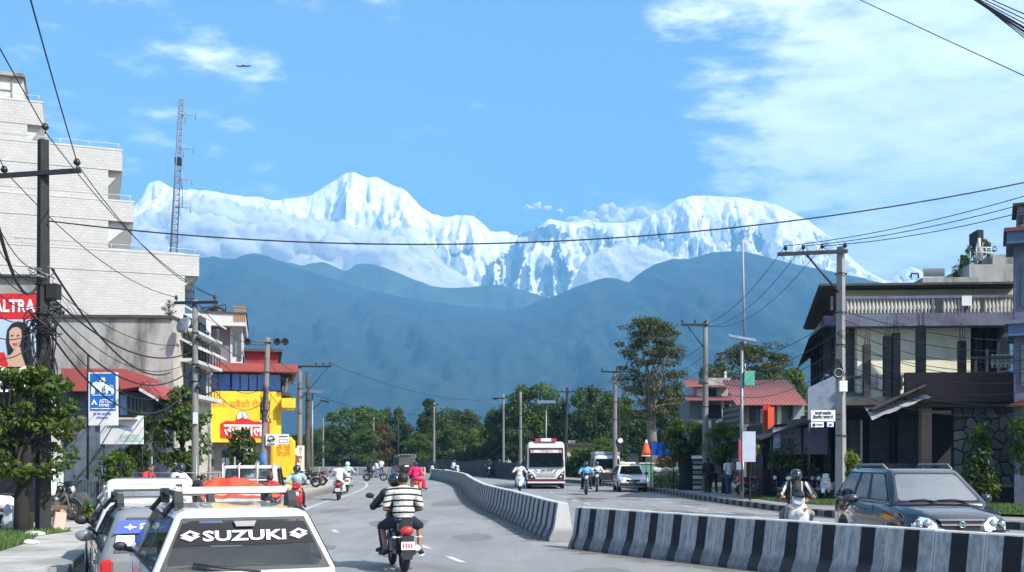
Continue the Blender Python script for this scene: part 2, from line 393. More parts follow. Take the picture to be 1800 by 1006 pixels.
tag(o, 'long white cloud bank lying along the foot of the snow range at left', kind='stuff')
o = cloud_bank('cloud_bank', [(1005, 500), (1022, 462), (1045, 442), (1085, 428), (1110, 432), (1150, 438), (1180, 450), (1230, 470)], [(985, 540), (1230, 540)], 5720, 1000, 1240, 200, 8.4, nx=120, nv=50)
tag(o, 'small cloud patch clinging to the slope right of the dark gully', kind='stuff')
def puffs(label, pts, Y, seed, n, r0, r1, vox=16, drop=None):
    """cumulus: many overlapping balls fused into one lumpy surface, larger low down"""
    r = random.Random(seed); q = MB(); x0, x1 = pts[0][0], pts[-1][0]
    for i in range(n):
        px = r.uniform(x0, x1); top = interp(pts, px); f = r.random() ** .7; R_ = r.uniform(r0, r1) * (1 - .45 * (1 - f)); py = top + (R_ * .8 * F / Y) + (f * drop if drop else f * max(0, 404 - top) * .8 if n > 20 else f * 6)
        c = W(px, py, Y + r.uniform(-90, 90)); q.ball(tuple(c), (R_ * 1.35, R_, R_ * .8), 14, 10)
    me = q.mesh('cloud'); o = bpy.data.objects.new('cloud', me); COL.objects.link(o); md = o.modifiers.new('r', 'REMESH'); md.mode = 'VOXEL'; md.voxel_size = vox; md.use_smooth_shade = True
    s_ = o.modifiers.new('s', 'SMOOTH'); s_.iterations = 3; dg = bpy.context.evaluated_depsgraph_get(); me2 = bpy.data.meshes.new_from_object(o.evaluated_get(dg)); bpy.data.objects.remove(o)
    for v in me2.vertices:
        b_ = sum((.5 ** k) * (abs(noise.noise(v.co * .012 * 2 ** k + Vector((seed, 0, 0)))) - .2) for k in range(3)); v.co += v.normal * b_ * 42
    a = me2.attributes.new('dens', 'FLOAT', 'POINT'); a.data.foreach_set('value', [.46] * len(me2.vertices))
    me2.materials.clear(); me2.materials.append(CLM); return tag(link('cloud_bank', me2), label, kind='stuff')
puffs('bright cloud rising just behind the low middle of the snow ridge', [(1002, 378), (1020, 366), (1050, 356), (1085, 349), (1110, 358), (1145, 358), (1175, 366)], YS + 500, 5, 70, 28, 62)
puffs('tiny loose cloud floating alone above the gap in the range', [(922, 362), (940, 354), (965, 357), (990, 366)], YS + 500, 8, 12, 14, 26, 9)
puffs('lumpy front billows of the long cloud bank at left', [(205, 372), (262, 378), (345, 362), (395, 362), (470, 374), (520, 390), (600, 410), (700, 418), (740, 436), (800, 492)], 5480, 14, 130, 50, 120, 18, drop=75)
def haze():
    m = bpy.data.materials.new('haze_air'); m.use_nodes = True; nt = m.node_tree; N = nt.nodes; N.remove(N['Principled BSDF'])
    v = N.new('ShaderNodeVolumePrincipled'); v.inputs['Color'].default_value = HAZE_C; v.inputs['Density'].default_value = HAZE_D; v.inputs['Anisotropy'].default_value = 0.0
    nt.links.new(v.outputs[0], N['Material Output'].inputs['Volume'])
    b = MB(); b.bx(-11500, 11500, -1500, 9300, -3, 2250); o = b.build('haze', m); tag(o, kind='stuff')
HAZE_C = (0.18, 0.475, 0.80, 1); HAZE_D = 1.95e-4
haze()
# ---------------------------------------------------------------- ground
def ground_mat(name, c1, c2, sc, rough=.95, bump=.3, third=None):
    m = bpy.data.materials.new(name); m.use_nodes = True; nt = m.node_tree; N = nt.nodes; L = nt.links; b = N['Principled BSDF']; b.inputs['Roughness'].default_value = rough; b.inputs['Specular IOR Level'].default_value = .25
    tc = N.new('ShaderNodeTexCoord'); n = N.new('ShaderNodeTexNoise'); n.inputs['Scale'].default_value = sc; n.inputs['Detail'].default_value = 10; n.inputs['Roughness'].default_value = .65; L.new(tc.outputs['Object'], n.inputs['Vector'])
    r = N.new('ShaderNodeMapRange'); r.inputs[1].default_value = 0.38; r.inputs[2].default_value = 0.62; L.new(n.outputs[0], r.inputs[0])
    mx = N.new('ShaderNodeMixRGB'); L.new(r.outputs[0], mx.inputs[0]); mx.inputs[1].default_value = (*c1, 1); mx.inputs[2].default_value = (*c2, 1)
    L.new(mx.outputs[0], b.inputs['Base Color'])
    n2 = N.new('ShaderNodeTexNoise'); n2.inputs['Scale'].default_value = sc * 40; n2.inputs['Detail'].default_value = 4; L.new(tc.outputs['Object'], n2.inputs['Vector'])
    bp = N.new('ShaderNodeBump'); bp.inputs['Strength'].default_value = bump; bp.inputs['Distance'].default_value = .02; L.new(n2.outputs[0], bp.inputs['Height']); L.new(bp.outputs[0], b.inputs['Normal'])
    return m
g = MB(); g.add([(-9000, -1200, -.06), (9000, -1200, -.06), (9000, 9000, -.06), (-9000, 9000, -.06)], [(0, 1, 2, 3)])
tag(g.build('ground', ground_mat('earth_ground', (.05, .06, .03), (.16, .13, .09), .15)), kind='structure')
# ---------------------------------------------------------------- road, kerbs, pavements, median barrier
LK = [(4, -14), (-0.6, 0), (-5.2, 13), (-7.4, 17.8), (-8.8, 24), (-9.4, 35), (-9.7, 50), (-11.4, 75), (-15, 90), (-24, 100), (-60, 108), (-110, 112)]
RK = [(44, -14), (20, 17), (15, 25), (11.2, 31), (9.9, 34), (9.2, 38), (8.2, 46.9), (7.7, 61), (4.4, 80), (-2, 108), (-10, 135), (-28, 158), (-110, 175)]
def resample(P, step):
    out = []; 
    for (a, b), (c, d) in zip(P, P[1:]):
        n = max(1, int(math.hypot(c - a, d - b) / step))
        for i in range(n): out.append((a + (c - a) * i / n, b + (d - b) * i / n))
    out.append(P[-1]); return out
def smooth(P, it=2):
    for _ in range(it):
        Q = [P[0]]
        for a, b in zip(P, P[1:]):
            Q.append((a[0] * .75 + b[0] * .25, a[1] * .75 + b[1] * .25)); Q.append((a[0] * .25 + b[0] * .75, a[1] * .25 + b[1] * .75))
        Q.append(P[-1]); P = Q
    return P
def offset(P, d):
    Q = []
    for i, p in enumerate(P):
        a = Vector(P[max(0, i - 1)]); b = Vector(P[min(len(P) - 1, i + 1)]); t = (b - a).normalized(); Q.append((p[0] + t.y * d, p[1] - t.x * d))
    return Q
LKs = smooth(LK); RKs = smooth(RK)
def band(name, A, B, z, m, kind='structure', thick=0.0):
    """sheet between two polylines sampled with the same number of points"""
    b = MB(); n = len(A)
    vs = [(p[0], p[1], z) for p in A] + [(p[0], p[1], z) for p in B]
    b.add(vs, [(i, i + 1, n + i + 1, n + i) for i in range(n - 1)])
    if thick:
        for P in (A, B):
            b.add([(p[0], p[1], z) for p in P] + [(p[0], p[1], z - thick) for p in P], [(i, i + 1, n + i + 1, n + i) for i in range(n - 1)])
    o = b.build(name, m); tag(o, kind=kind); return o
def uniform(P, n):
    L = [0]
    for a, b in zip(P, P[1:]): L.append(L[-1] + math.hypot(b[0] - a[0], b[1] - a[1]))
    out = []; j = 0
    for i in range(n):
        s = L[-1] * i / (n - 1)
        while j < len(P) - 2 and L[j + 1] < s: j += 1
        t = (s - L[j]) / max(1e-6, L[j + 1] - L[j]); out.append((P[j][0] + (P[j + 1][0] - P[j][0]) * t, P[j][1] + (P[j + 1][1] - P[j][1]) * t))
    return out
def asphalt_mat():
    m = bpy.data.materials.new('asphalt'); m.use_nodes = True; nt = m.node_tree; N = nt.nodes; L = nt.links; b = N['Principled BSDF']; b.inputs['Roughness'].default_value = .85; b.inputs['Specular IOR Level'].default_value = .35
    tc = N.new('ShaderNodeTexCoord')
    def ns(sc, de, ro, st=(1, 1, 1)):
        mp = N.new('ShaderNodeMapping'); mp.inputs['Scale'].default_value = st; L.new(tc.outputs['Object'], mp.inputs[0])
        n = N.new('ShaderNodeTexNoise'); n.inputs['Scale'].default_value = sc; n.inputs['Detail'].default_value = de; n.inputs['Roughness'].default_value = ro; L.new(mp.outputs[0], n.inputs['Vector']); return n.outputs[0]
    big = ns(.35, 6, .6, (1, .35, 1)); fine = ns(60, 3, .8); patch = ns(.12, 3, .5)
    def mr(i, a, b_, c, d):
        r = N.new('ShaderNodeMapRange'); r.inputs[1].default_value = a; r.inputs[2].default_value = b_; r.inputs[3].default_value = c; r.inputs[4].default_value = d; L.new(i, r.inputs[0]); return r.outputs[0]
    a = mr(big, .35, .65, .84, 1.12); f = mr(fine, .3, .7, .82, 1.18); p = mr(patch, .4, .6, .93, 1.06)
    m1 = N.new('ShaderNodeMath'); m1.operation = 'MULTIPLY'; L.new(a, m1.inputs[0]); L.new(f, m1.inputs[1])
    m2 = N.new('ShaderNodeMath'); m2.operation = 'MULTIPLY'; L.new(m1.outputs[0], m2.inputs[0]); L.new(p, m2.inputs[1])
    vm = N.new('ShaderNodeVectorMath'); vm.operation = 'SCALE'; vm.inputs[0].default_value = (.25, .248, .243); L.new(m2.outputs[0], vm.inputs['Scale']); 
    # dusty stains
    st = ns(.8, 8, .7, (1, .5, 1)); sr = mr(st, .52, .70, 0, .6)
    mx = N.new('ShaderNodeMixRGB'); L.new(sr, mx.inputs[0]); L.new(vm.outputs[0], mx.inputs[1]); mx.inputs[2].default_value = (.17, .165, .155, 1); L.new(mx.outputs[0], b.inputs['Base Color'])
    vo = N.new('ShaderNodeTexVoronoi'); vo.feature = 'DISTANCE_TO_EDGE'; vo.inputs['Scale'].default_value = .33; vo.inputs['Randomness'].default_value = 1.0
    wn = N.new('ShaderNodeTexNoise'); wn.inputs['Scale'].default_value = .9; wn.inputs['Detail'].default_value = 6; L.new(tc.outputs['Object'], wn.inputs['Vector']); wa = N.new('ShaderNodeMixRGB'); wa.blend_type = 'ADD'; wa.inputs[0].default_value = .9; L.new(tc.outputs['Object'], wa.inputs[1]); L.new(wn.outputs['Color'], wa.inputs[2]); L.new(wa.outputs[0], vo.inputs['Vector'])
    ck = mr(vo.outputs['Distance'], 0, .006, .55, 0); ck2 = N.new('ShaderNodeMath'); ck2.operation = 'MULTIPLY'; L.new(ck, ck2.inputs[0]); L.new(mr(patch, .48, .56, 0, 1), ck2.inputs[1])
    mk = N.new('ShaderNodeMixRGB'); L.new(ck2.outputs[0], mk.inputs[0]); L.new(mx.outputs[0], mk.inputs[1]); mk.inputs[2].default_value = (.06, .06, .06, 1)
    tr = ns(.55, 5, .6, (2.2, .06, 1)); mt_ = N.new('ShaderNodeMixRGB'); L.new(mr(tr, .5, .66, 0, .4), mt_.inputs[0]); L.new(mk.outputs[0], mt_.inputs[1]); mt_.inputs[2].default_value = (.185, .18, .175, 1); L.new(mt_.outputs[0], b.inputs['Base Color'])
    bp = N.new('ShaderNodeBump'); bp.inputs['Strength'].default_value = .35; bp.inputs['Distance'].default_value = .01; L.new(fine, bp.inputs['Height']); L.new(bp.outputs[0], b.inputs['Normal'])
    return m
NU = 90
A_ = uniform(LKs, NU); B_ = uniform(RKs, NU)
band('road', A_, B_, 0.0, asphalt_mat())
M_PAVE = mat('pavement_concrete', (.42, .40, .36), .9, var=.15, vs=1.5, bump=.3, bs=30, dirt=(.16, .14, .11), dscale=.7, damt=.6)
M_PAVER = mat('pavement_concrete_right', (.27, .26, .25), .9, var=.15, vs=1.5, bump=.3, bs=30, dirt=(.12, .11, .09), dscale=.7, damt=.6)
band('pavement', offset(A_, -0.32), offset(A_, -4.4), 0.13, M_PAVE, thick=.15)
band('pavement', offset(B_, 0.34), offset(B_, 2.9), 0.15, M_PAVER, thick=.2)
M_SOIL = ground_mat('verge_soil', (.045, .04, .03), (.13, .11, .08), .6)
band('verge_ground', offset(A_, -4.4), offset(A_, -60), 0.08, M_SOIL)
band('verge_ground', offset(B_, 2.9), offset(B_, 60), 0.10, M_SOIL)
# painted lines
M_PAINT = mat('worn_road_paint', (.55, .55, .52), .8, var=.15, dirt=(.22, .22, .22), dscale=2.5, damt=.8)
edge = smooth([(-4.6, 20), (-6.6, 30), (-7.8, 41.5), (-8.2, 55.6), (-9.3, 69.4), (-11.2, 82), (-14.2, 90), (-20, 96), (-40, 103)])
band('edge_line', offset(edge, 0), offset(edge, .13), .006, M_PAINT)
def dashes(P, name, w=.13):
    b = MB()
    for (x, y, L, dx, dy) in P:
        t = Vector((dx, dy)).normalized(); n = Vector((t.y, -t.x)) * w / 2; c = Vector((x, y)); t = t * L / 2
        q = [c - t - n, c - t + n, c + t + n, c + t - n]
        o = MB(); o.add([(p.x, p.y, .006) for p in q], [(0, 1, 2, 3)]); tag(o.build(name, M_PAINT), kind='structure')
dashes([(-1.06, 20, 1.3, -.3, 1), (-1.85, 22.8, 1.3, -.27, 1), (-4.5, 27.5, 1.2, -.25, 1), (0.3, 15.6, 1.3, -.4, 1), (-3.4, 34, 1.5, -.12, 1), (-3.8, 40, 1.5, -.1, 1), (-4.6, 52, 1.5, -.08, 1), (-5.2, 60, 1.5, -.08, 1)], 'lane_dash')
dashes([(2.5, 51, 1.8, -.1, 1), (2.75, 46.9, 1.6, -.1, 1), (3.0, 43.5, 1.5, -.12, 1), (3.6, 39, 1.5, -.15, 1), (4.4, 35, 1.5, -.25, 1), (6.4, 45, 1.5, -.1, 1), (6.7, 41.5, 1.5, -.12, 1), (6.9, 39, 1.3, -.15, 1), (7.2, 36.5, 1.3, -.25, 1), (7.8, 33.4, 1.4, -.4, 1), (2.1, 58, 1.8, -.1, 1), (1.6, 66, 1.8, -.1, 1)], 'lane_dash')

# kerbs: every stone a piece
def kerb(P, name, step, h, w, mA, mB, y_lo, y_hi):
    root = bpy.data.objects.new(name, None); COL.objects.link(root); tag(root, kind='structure')
    s = MB(); s.bx(-step / 2 + .012, step / 2 - .012, -w / 2, w / 2, -.05, h); meA = s.mesh('kerb_stone', mA, bevel=.015, bseg=1); meB = meA.copy(); meB.materials.clear(); meB.materials.append(mB)
    Q = uniform(P, int(sum(math.hypot(b[0] - a[0], b[1] - a[1]) for a, b in zip(P, P[1:])) / step) + 1); k = 0
    for i, (a, b) in enumerate(zip(Q, Q[1:])):
        if not (y_lo < (a[1] + b[1]) / 2 < y_hi): continue
        if k > 290: break
        k += 1
        link('kerb_stone', meA if i % 2 else meB, root, None, ((a[0] + b[0]) / 2, (a[1] + b[1]) / 2, random.uniform(-.008, .004)), (0, random.uniform(-.01, .01), math.atan2(b[1] - a[1], b[0] - a[0]) + random.uniform(-.012, .012)))
    return root
M_KW = mat('kerb_white', (.20, .20, .20), .85, var=.2, dirt=(.08, .08, .08), dscale=3, damt=.7)
M_KB = mat('kerb_black', (.018, .018, .02), .8, var=.3, dirt=(.10, .10, .09), dscale=3, damt=.5)
kerb(offset(uniform(RKs, 400), .17), 'kerb', .42, .2, .3, M_KW, M_KB, 12, 120)
M_KC = mat('kerb_concrete', (.28, .27, .25), .9, var=.15, dirt=(.1, .09, .08), dscale=2, damt=.6)
kerb(offset(uniform(LKs, 400), -.16), 'kerb', .6, .15, .3, M_KC, M_KC, 6, 98)

# median barrier: striped concrete segments, each a thing
def barrier_mat(name, stripe, g=.27, seed=0):
    m = bpy.data.materials.new(name); m.use_nodes = True; nt = m.node_tree; N = nt.nodes; L = nt.links; b = N['Principled BSDF']; b.inputs['Roughness'].default_value = .85
    tc = N.new('ShaderNodeTexCoord'); sp = N.new('ShaderNodeSeparateXYZ'); L.new(tc.outputs['Object'], sp.inputs[0])
    oi = N.new('ShaderNodeObjectInfo'); av = N.new('ShaderNodeVectorMath'); av.operation = 'ADD'; L.new(tc.outputs['Object'], av.inputs[0]); L.new(oi.outputs['Location'], av.inputs[1])
    def ns(sc, de, ro, st=(1, 1, 1)):
        mp = N.new('ShaderNodeMapping'); mp.inputs['Scale'].default_value = st; L.new(av.outputs[0], mp.inputs[0])
        n = N.new('ShaderNodeTexNoise'); n.inputs['Scale'].default_value = sc; n.inputs['Detail'].default_value = de; n.inputs['Roughness'].default_value = ro; L.new(mp.outputs[0], n.inputs['Vector']); return n.outputs[0]
    def mth(op, a, b=None):
        q = N.new('ShaderNodeMath'); q.operation = op
        for i, v in enumerate((a, b)):
            if v is None: continue
            if isinstance(v, (int, float)): q.inputs[i].default_value = v
            else: L.new(v, q.inputs[i])
        return q.outputs[0]
    def mr(i, a, b_, c, d):
        r = N.new('ShaderNodeMapRange'); r.inputs[1].default_value = a; r.inputs[2].default_value = b_; r.inputs[3].default_value = c; r.inputs[4].default_value = d; L.new(i, r.inputs[0]); return r.outputs[0]
    def mix(f, a, b_):
        x = N.new('ShaderNodeMixRGB'); L.new(f, x.inputs[0])
        for i, v in ((1, a), (2, b_)):
            if isinstance(v, tuple): x.inputs[i].default_value = v
            else: L.new(v, x.inputs[i])
        return x.outputs[0]
    n1 = ns(9, 8, .7, (1, 1, .45)); n2 = ns(30, 4, .7, (1, 1, .3))
    base = mix(mr(n1, .4, .62, 0, 1), (g * 1.15, g * 1.13, g * 1.12, 1), (g * .62, g * .6, g * .6, 1))
    base = mix(mr(n2, .6, .7, 0, .6), base, (.06, .06, .06, 1))
    if stripe:
        ed = mth('ADD', mth('ABSOLUTE', sp.outputs[0]), mth('MULTIPLY', mth('SUBTRACT', n2, .5), .03))
        blk = mr(ed, .165, .18, 1, 0)
        worn = mr(n1, .60, .68, 0, .5)
        base = mix(blk, base, mix(worn, (.012, .012, .016, 1), (.06, .06, .065, 1)))
    # pale mortar by the joint; sunlight on the top painted in as a paler colour
    jt = mr(mth('ABSOLUTE', sp.outputs[0]), .452, .46, 0, .8); base = mix(jt, base, (.50, .49, .46, 1))
    tp = mr(mth('ADD', sp.outputs[2], mth('MULTIPLY', n2, .02)), .845, .855, 0, .75); base = mix(tp, base, (.55, .54, .51, 1))
    # darker towards the foot, with a ragged edge
    lo = mr(mth('ADD', sp.outputs[2], mth('MULTIPLY', n1, .2)), .30, .42, .5, 0); base = mix(lo, base, (.07, .07, .072, 1))
    L.new(base, b.inputs['Base Color'])
    bp = N.new('ShaderNodeBump'); bp.inputs['Strength'].default_value = .4; bp.inputs['Distance'].default_value = .02; L.new(n1, bp.inputs['Height']); L.new(bp.outputs[0], b.inputs['Normal'])
    return m
PROF = [(-.31, 0), (-.31, .07), (-.20, .30), (-.115, .84), (-.10, .86), (.10, .86), (.115, .84), (.20, .30), (.31, .07), (.31, 0)]
def seg_mesh(L, m):
    s = MB(); s.prism(PROF, -L / 2 + .006, L / 2 - .006, axis='x'); me = s.mesh('barrier', m); return me
BM_S = seg_mesh(1.0, barrier_mat('barrier_striped', True, .36)); BM_G = seg_mesh(1.0, barrier_mat('barrier_grey', False, .21))
M1 = [(12.4, 5.9), (6.8, 14.4), (4.6, 17.6), (1.42, 22.5)]
M2 = smooth([(1.15, 24.2), (.9, 26), (.5, 29.5), (0, 33.5), (-.87, 39.5), (-1.5, 47), (-2.3, 58), (-2.9, 67.5), (-4.4, 80), (-6.8, 92.5)])
M3 = smooth([(-8.6, 107), (-14, 108.5), (-22, 110), (-40, 116)])
def varied(P, l0, l1):
    """split a polyline into segments whose length drifts from l0 to l1"""
    Q = uniform(P, 2000); tot = sum(math.hypot(b[0] - a[0], b[1] - a[1]) for a, b in zip(Q, Q[1:])); out = [Q[0]]; acc = 0; s = 0
    for a, b in zip(Q, Q[1:]):
        d = math.hypot(b[0] - a[0], b[1] - a[1]); acc += d; s += d
        if acc >= l0 + (l1 - l0) * s / tot: out.append(b); acc = 0
    if acc > .3: out.append(Q[-1])
    return out
def run_barrier(P, me, label, group, st=True, l0=1.0, l1=1.0):
    Q = varied(P, l0, l1)
    for i, (a, b) in enumerate(zip(Q, Q[1:])):
        L = math.hypot(b[0] - a[0], b[1] - a[1])
        mm = me
        if st == 'mixed' : mm = BM_S if i < 26 else BM_G
        o = link('concrete_barrier', mm, None, None, ((a[0] + b[0]) / 2, (a[1] + b[1]) / 2, random.uniform(-.006, .006)), (0, random.uniform(-.004, .004), math.atan2(b[1] - a[1], b[0] - a[0]) + random.uniform(-.01, .01)), (L, 1, 1))
        lab = label
        n_ = len(Q) - 2
        if me is BM_S and st is True and i == n_: lab = 'striped barrier segment right beside the gap, last of the near run'
        if st == 'mixed' and i == 0: lab = 'barrier segment at the gap with its bare pale end face showing'
        if st == 'mixed' and 0 < i < 26: lab = 'striped barrier segment in the nearer half of the curving run beyond the gap'
        if st == 'mixed' and i >= 26: lab = 'plain grey barrier segment in the farther half of the curving run'
        if st == 'mixed' and i == n_: lab = 'farthest grey segment of the curving median barrier, at its free far end'
        tag(o, lab, 'barrier', group)
run_barrier(M1, BM_S, 'black and grey striped concrete barrier segment in the near run before the dark SUV', 'near striped median barrier segments', True, 1.0, .60)
run_barrier(M2, BM_S, 'striped concrete barrier segment in the long curving run beyond the gap in the median', 'far curving median barrier segments', 'mixed', .75, 1.1)
run_barrier(M3, BM_G, 'grey concrete barrier segment in the low far wall across the end of the road', 'distant barrier segments across the road end', False)

M_PATCH = mat('asphalt_patch', (.165, .162, .158), .9, var=.15, vs=3, bump=.4, bs=60)
for cx_, cy_, rx_, ry_, sd_ in ((-3.2, 31, .9, 2.2, 1), (-6.2, 38, .5, 1.6, 2), (-.9, 25.5, .5, 1.3, 3), (-2.6, 44, .8, 3.0, 4), (5.4, 37, .9, 1.8, 5), (3.2, 48, .8, 2.5, 6), (-4.2, 22.5, .6, .9, 7), (7.6, 36, .5, 1.2, 8), (-5.5, 60, .9, 3.5, 9), (1.5, 17.8, .5, .8, 10)):
    r_ = random.Random(sd_); q = MB(); q.add([(cx_ + rx_ * math.cos(a * .524) * r_.uniform(.75, 1.1), cy_ + ry_ * math.sin(a * .524) * r_.uniform(.75, 1.1), .0035) for a in range(12)], [tuple(range(12))]); tag(q.build('road_patch', M_PATCH), kind='structure')
# grit and dust washed against the barrier foot and kerbs
def dust_mat():
    m = bpy.data.materials.new('gutter_dust'); m.use_nodes = True; nt = m.node_tree; N = nt.nodes; L = nt.links; b = N['Principled BSDF']; b.inputs['Roughness'].default_value = .95; b.inputs['Base Color'].default_value = (.20, .175, .145, 1)
    tc = N.new('ShaderNodeTexCoord'); n = N.new('ShaderNodeTexNoise'); n.inputs['Scale'].default_value = 1.6; n.inputs['Detail'].default_value = 9; n.inputs['Roughness'].default_value = .7; L.new(tc.outputs['Object'], n.inputs['Vector'])
    at = N.new('ShaderNodeAttribute'); at.attribute_name = 'edge'; mu = N.new('ShaderNodeMath'); mu.operation = 'MULTIPLY_ADD'; L.new(at.outputs['Fac'], mu.inputs[0]); mu.inputs[1].default_value = .42; L.new(n.outputs[0], mu.inputs[2])
    r = N.new('ShaderNodeMapRange'); r.interpolation_type = 'SMOOTHSTEP'; r.inputs[1].default_value = .62; r.inputs[2].default_value = .92; r.inputs[4].default_value = .8; L.new(mu.outputs[0], r.inputs[0]); L.new(r.outputs[0], b.inputs['Alpha']); return m
DUST = dust_mat()
def dust(P, d0, d1):
    P = resample(P, 1.0); A = offset(P, d0); B = offset(P, d1); n = len(A)
    me = bpy.data.meshes.new('dust'); me.from_pydata([(x, y, .0045) for x, y in A] + [(x, y, .0045) for x, y in B], [], [(i, i + 1, n + i + 1, n + i) for i in range(n - 1)])
    a = me.attributes.new('edge', 'FLOAT', 'POINT'); a.data.foreach_set('value', [1.0] * n + [0.0] * n); me.materials.append(DUST); tag(link('gutter_dust', me), kind='structure')
dust(M1, .3, 1.1); dust(M1, -.3, -1.3); dust(M2, .3, 1.0); dust(M2, -.3, -1.2); dust([q for q in RKs if 12 < q[1] < 100], 0, -1.0); dust([q for q in LKs if 4 < q[1] < 95], 0, 1.3)
# ---------------------------------------------------------------- facades helper
class Plane:
    """a facade plane through world point (px at distance Y), turned by ang; local x runs along it, local y goes in"""
    def __init__(s, px, Y, ang=0.0):
        s.x0 = (px - CX) * Y / F; s.y0 = Y; s.a = R(ang); s.c = math.cos(s.a); s.s = math.sin(s.a)
    def u(s, px, d=0.0):
        t = (px - CX) / F; x0 = s.x0 - s.s * d; y0 = s.y0 + s.c * d
        return (t * y0 - x0) / (s.c - t * s.s)
    def z(s, py, px=None, d=0.0):
        Y = s.y0 + s.c * d + (s.u(px, d) * s.s if px is not None else 0)
        return EYE + (HZ - py) * Y / F
    def root(s, name, label, cat, group=None): return thing(name, label, cat, (s.x0, s.y0, 0), s.a, group)
def brick_mat(name, c, mortar, sc=1.0, bump=.5, dirt=(.3, .29, .27), damt=.35, bw=.5, rh=.25, rough=.85):
    m = bpy.data.materials.new(name); m.use_nodes = True; nt = m.node_tree; N = nt.nodes; L = nt.links; b = N['Principled BSDF']; b.inputs['Roughness'].default_value = rough
    tc = N.new('ShaderNodeTexCoord'); mp = N.new('ShaderNodeMapping'); mp.inputs['Rotation'].default_value = (R(90), 0, 0); L.new(tc.outputs['Object'], mp.inputs[0])
    br = N.new('ShaderNodeTexBrick'); br.inputs['Scale'].default_value = sc; br.inputs['Brick Width'].default_value = bw; br.inputs['Row Height'].default_value = rh; br.inputs['Mortar Size'].default_value = .012
    br.inputs['Color1'].default_value = (*c, 1); br.inputs['Color2'].default_value = tuple(x * .9 for x in c) + (1,); br.inputs['Mortar'].default_value = (*mortar, 1); L.new(mp.outputs[0], br.inputs['Vector'])
    n = N.new('ShaderNodeTexNoise'); n.inputs['Scale'].default_value = .5; n.inputs['Detail'].default_value = 9; n.inputs['Roughness'].default_value = .7
    mp2 = N.new('ShaderNodeMapping'); mp2.inputs['Scale'].default_value = (1, 1, .35); L.new(tc.outputs['Object'], mp2.inputs[0]); L.new(mp2.outputs[0], n.inputs['Vector'])
    r = N.new('ShaderNodeMapRange'); r.inputs[1].default_value = .45; r.inputs[2].default_value = .7; r.inputs[4].default_value = damt; L.new(n.outputs[0], r.inputs[0])
    mx = N.new('ShaderNodeMixRGB'); L.new(r.outputs[0], mx.inputs[0]); L.new(br.outputs['Color'], mx.inputs[1]); mx.inputs[2].default_value = (*dirt, 1); L.new(mx.outputs[0], b.inputs['Base Color'])
    bp = N.new('ShaderNodeBump'); bp.inputs['Strength'].default_value = bump; bp.inputs['Distance'].default_value = .03; L.new(br.outputs['Fac'], bp.inputs['Height']); bp.invert = True; L.new(bp.outputs[0], b.inputs['Normal'])
    return m
M_WHITE = mat('white_plaster', (.54, .53, .50), .85, var=.08, vs=.6, bump=.2, bs=8, dirt=(.30, .29, .27), dscale=.5, damt=.4, stretch=(1, 1, .4))
M_WBRICK = brick_mat('white_painted_brick', (.52, .51, .485), (.38, .37, .355), 1.6, .5, damt=.35, dirt=(.33, .32, .30))
M_GCONC = mat('weathered_concrete', (.34, .335, .31), .95, var=.22, vs=.8, bump=.4, bs=6, dirt=(.05, .05, .045), dscale=.55, damt=1.0, stretch=(1.3, 1.3, .4))
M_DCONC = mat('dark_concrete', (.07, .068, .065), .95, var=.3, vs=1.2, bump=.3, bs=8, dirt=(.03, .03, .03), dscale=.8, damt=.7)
M_STEEL = mat('grey_steel', (.25, .26, .27), .5, .6, var=.15)
M_DSTEEL = mat('dark_steel', (.03, .03, .035), .5, .5, var=.2)
M_YEL = mat('yellow_paint', (.82, .56, .02), .6, var=.06, vs=1, bump=.15, bs=5, dirt=(.5, .33, .03), dscale=.6, damt=.35)
M_RED = mat('faded_red_paint', (.33, .055, .05), .7, var=.12, vs=1.5, dirt=(.2, .08, .07), dscale=.8, damt=.5)
M_RED2 = mat('bright_red_board', (.60, .015, .02), .5, var=.06)
M_BLUEG = None
def glass_mat(name, c=(.02, .03, .04), rough=.06, spec=.9):
    m = bpy.data.materials.new(name); m.use_nodes = True; b = m.node_tree.nodes['Principled BSDF']
    b.inputs['Base Color'].default_value = (*c, 1); b.inputs['Roughness'].default_value = rough; b.inputs['Specular IOR Level'].default_value = spec; b.inputs['IOR'].default_value = 1.55
    return m
M_GLASS = glass_mat('dark_window_glass')
M_GLASSB = glass_mat('blue_window_glass', (.03, .15, .50), .18, .5)
M_BLUEP = mat('blue_paint', (.03, .13, .42), .6, var=.1)
M_BLK = mat('black_matt', (.012, .012, .013), .7, var=.2)
M_WSIGN = mat('white_sign_board', (.70, .71, .72), .5, var=.05, dirt=(.4, .38, .35), dscale=1.5, damt=.35)
M_INKB = mat('sign_ink_black', (.02, .02, .02), .6, var=.05)
M_INKW = mat('sign_ink_white', (.8, .8, .8), .6, var=.03)
M_INKR = mat('sign_ink_red', (.55, .02, .02), .6, var=.05)
M_INKBL = mat('sign_ink_blue', (.02, .10, .42), .6, var=.05)
M_ORANGE = mat('sign_ink_orange', (.75, .22, .03), .6, var=.05)

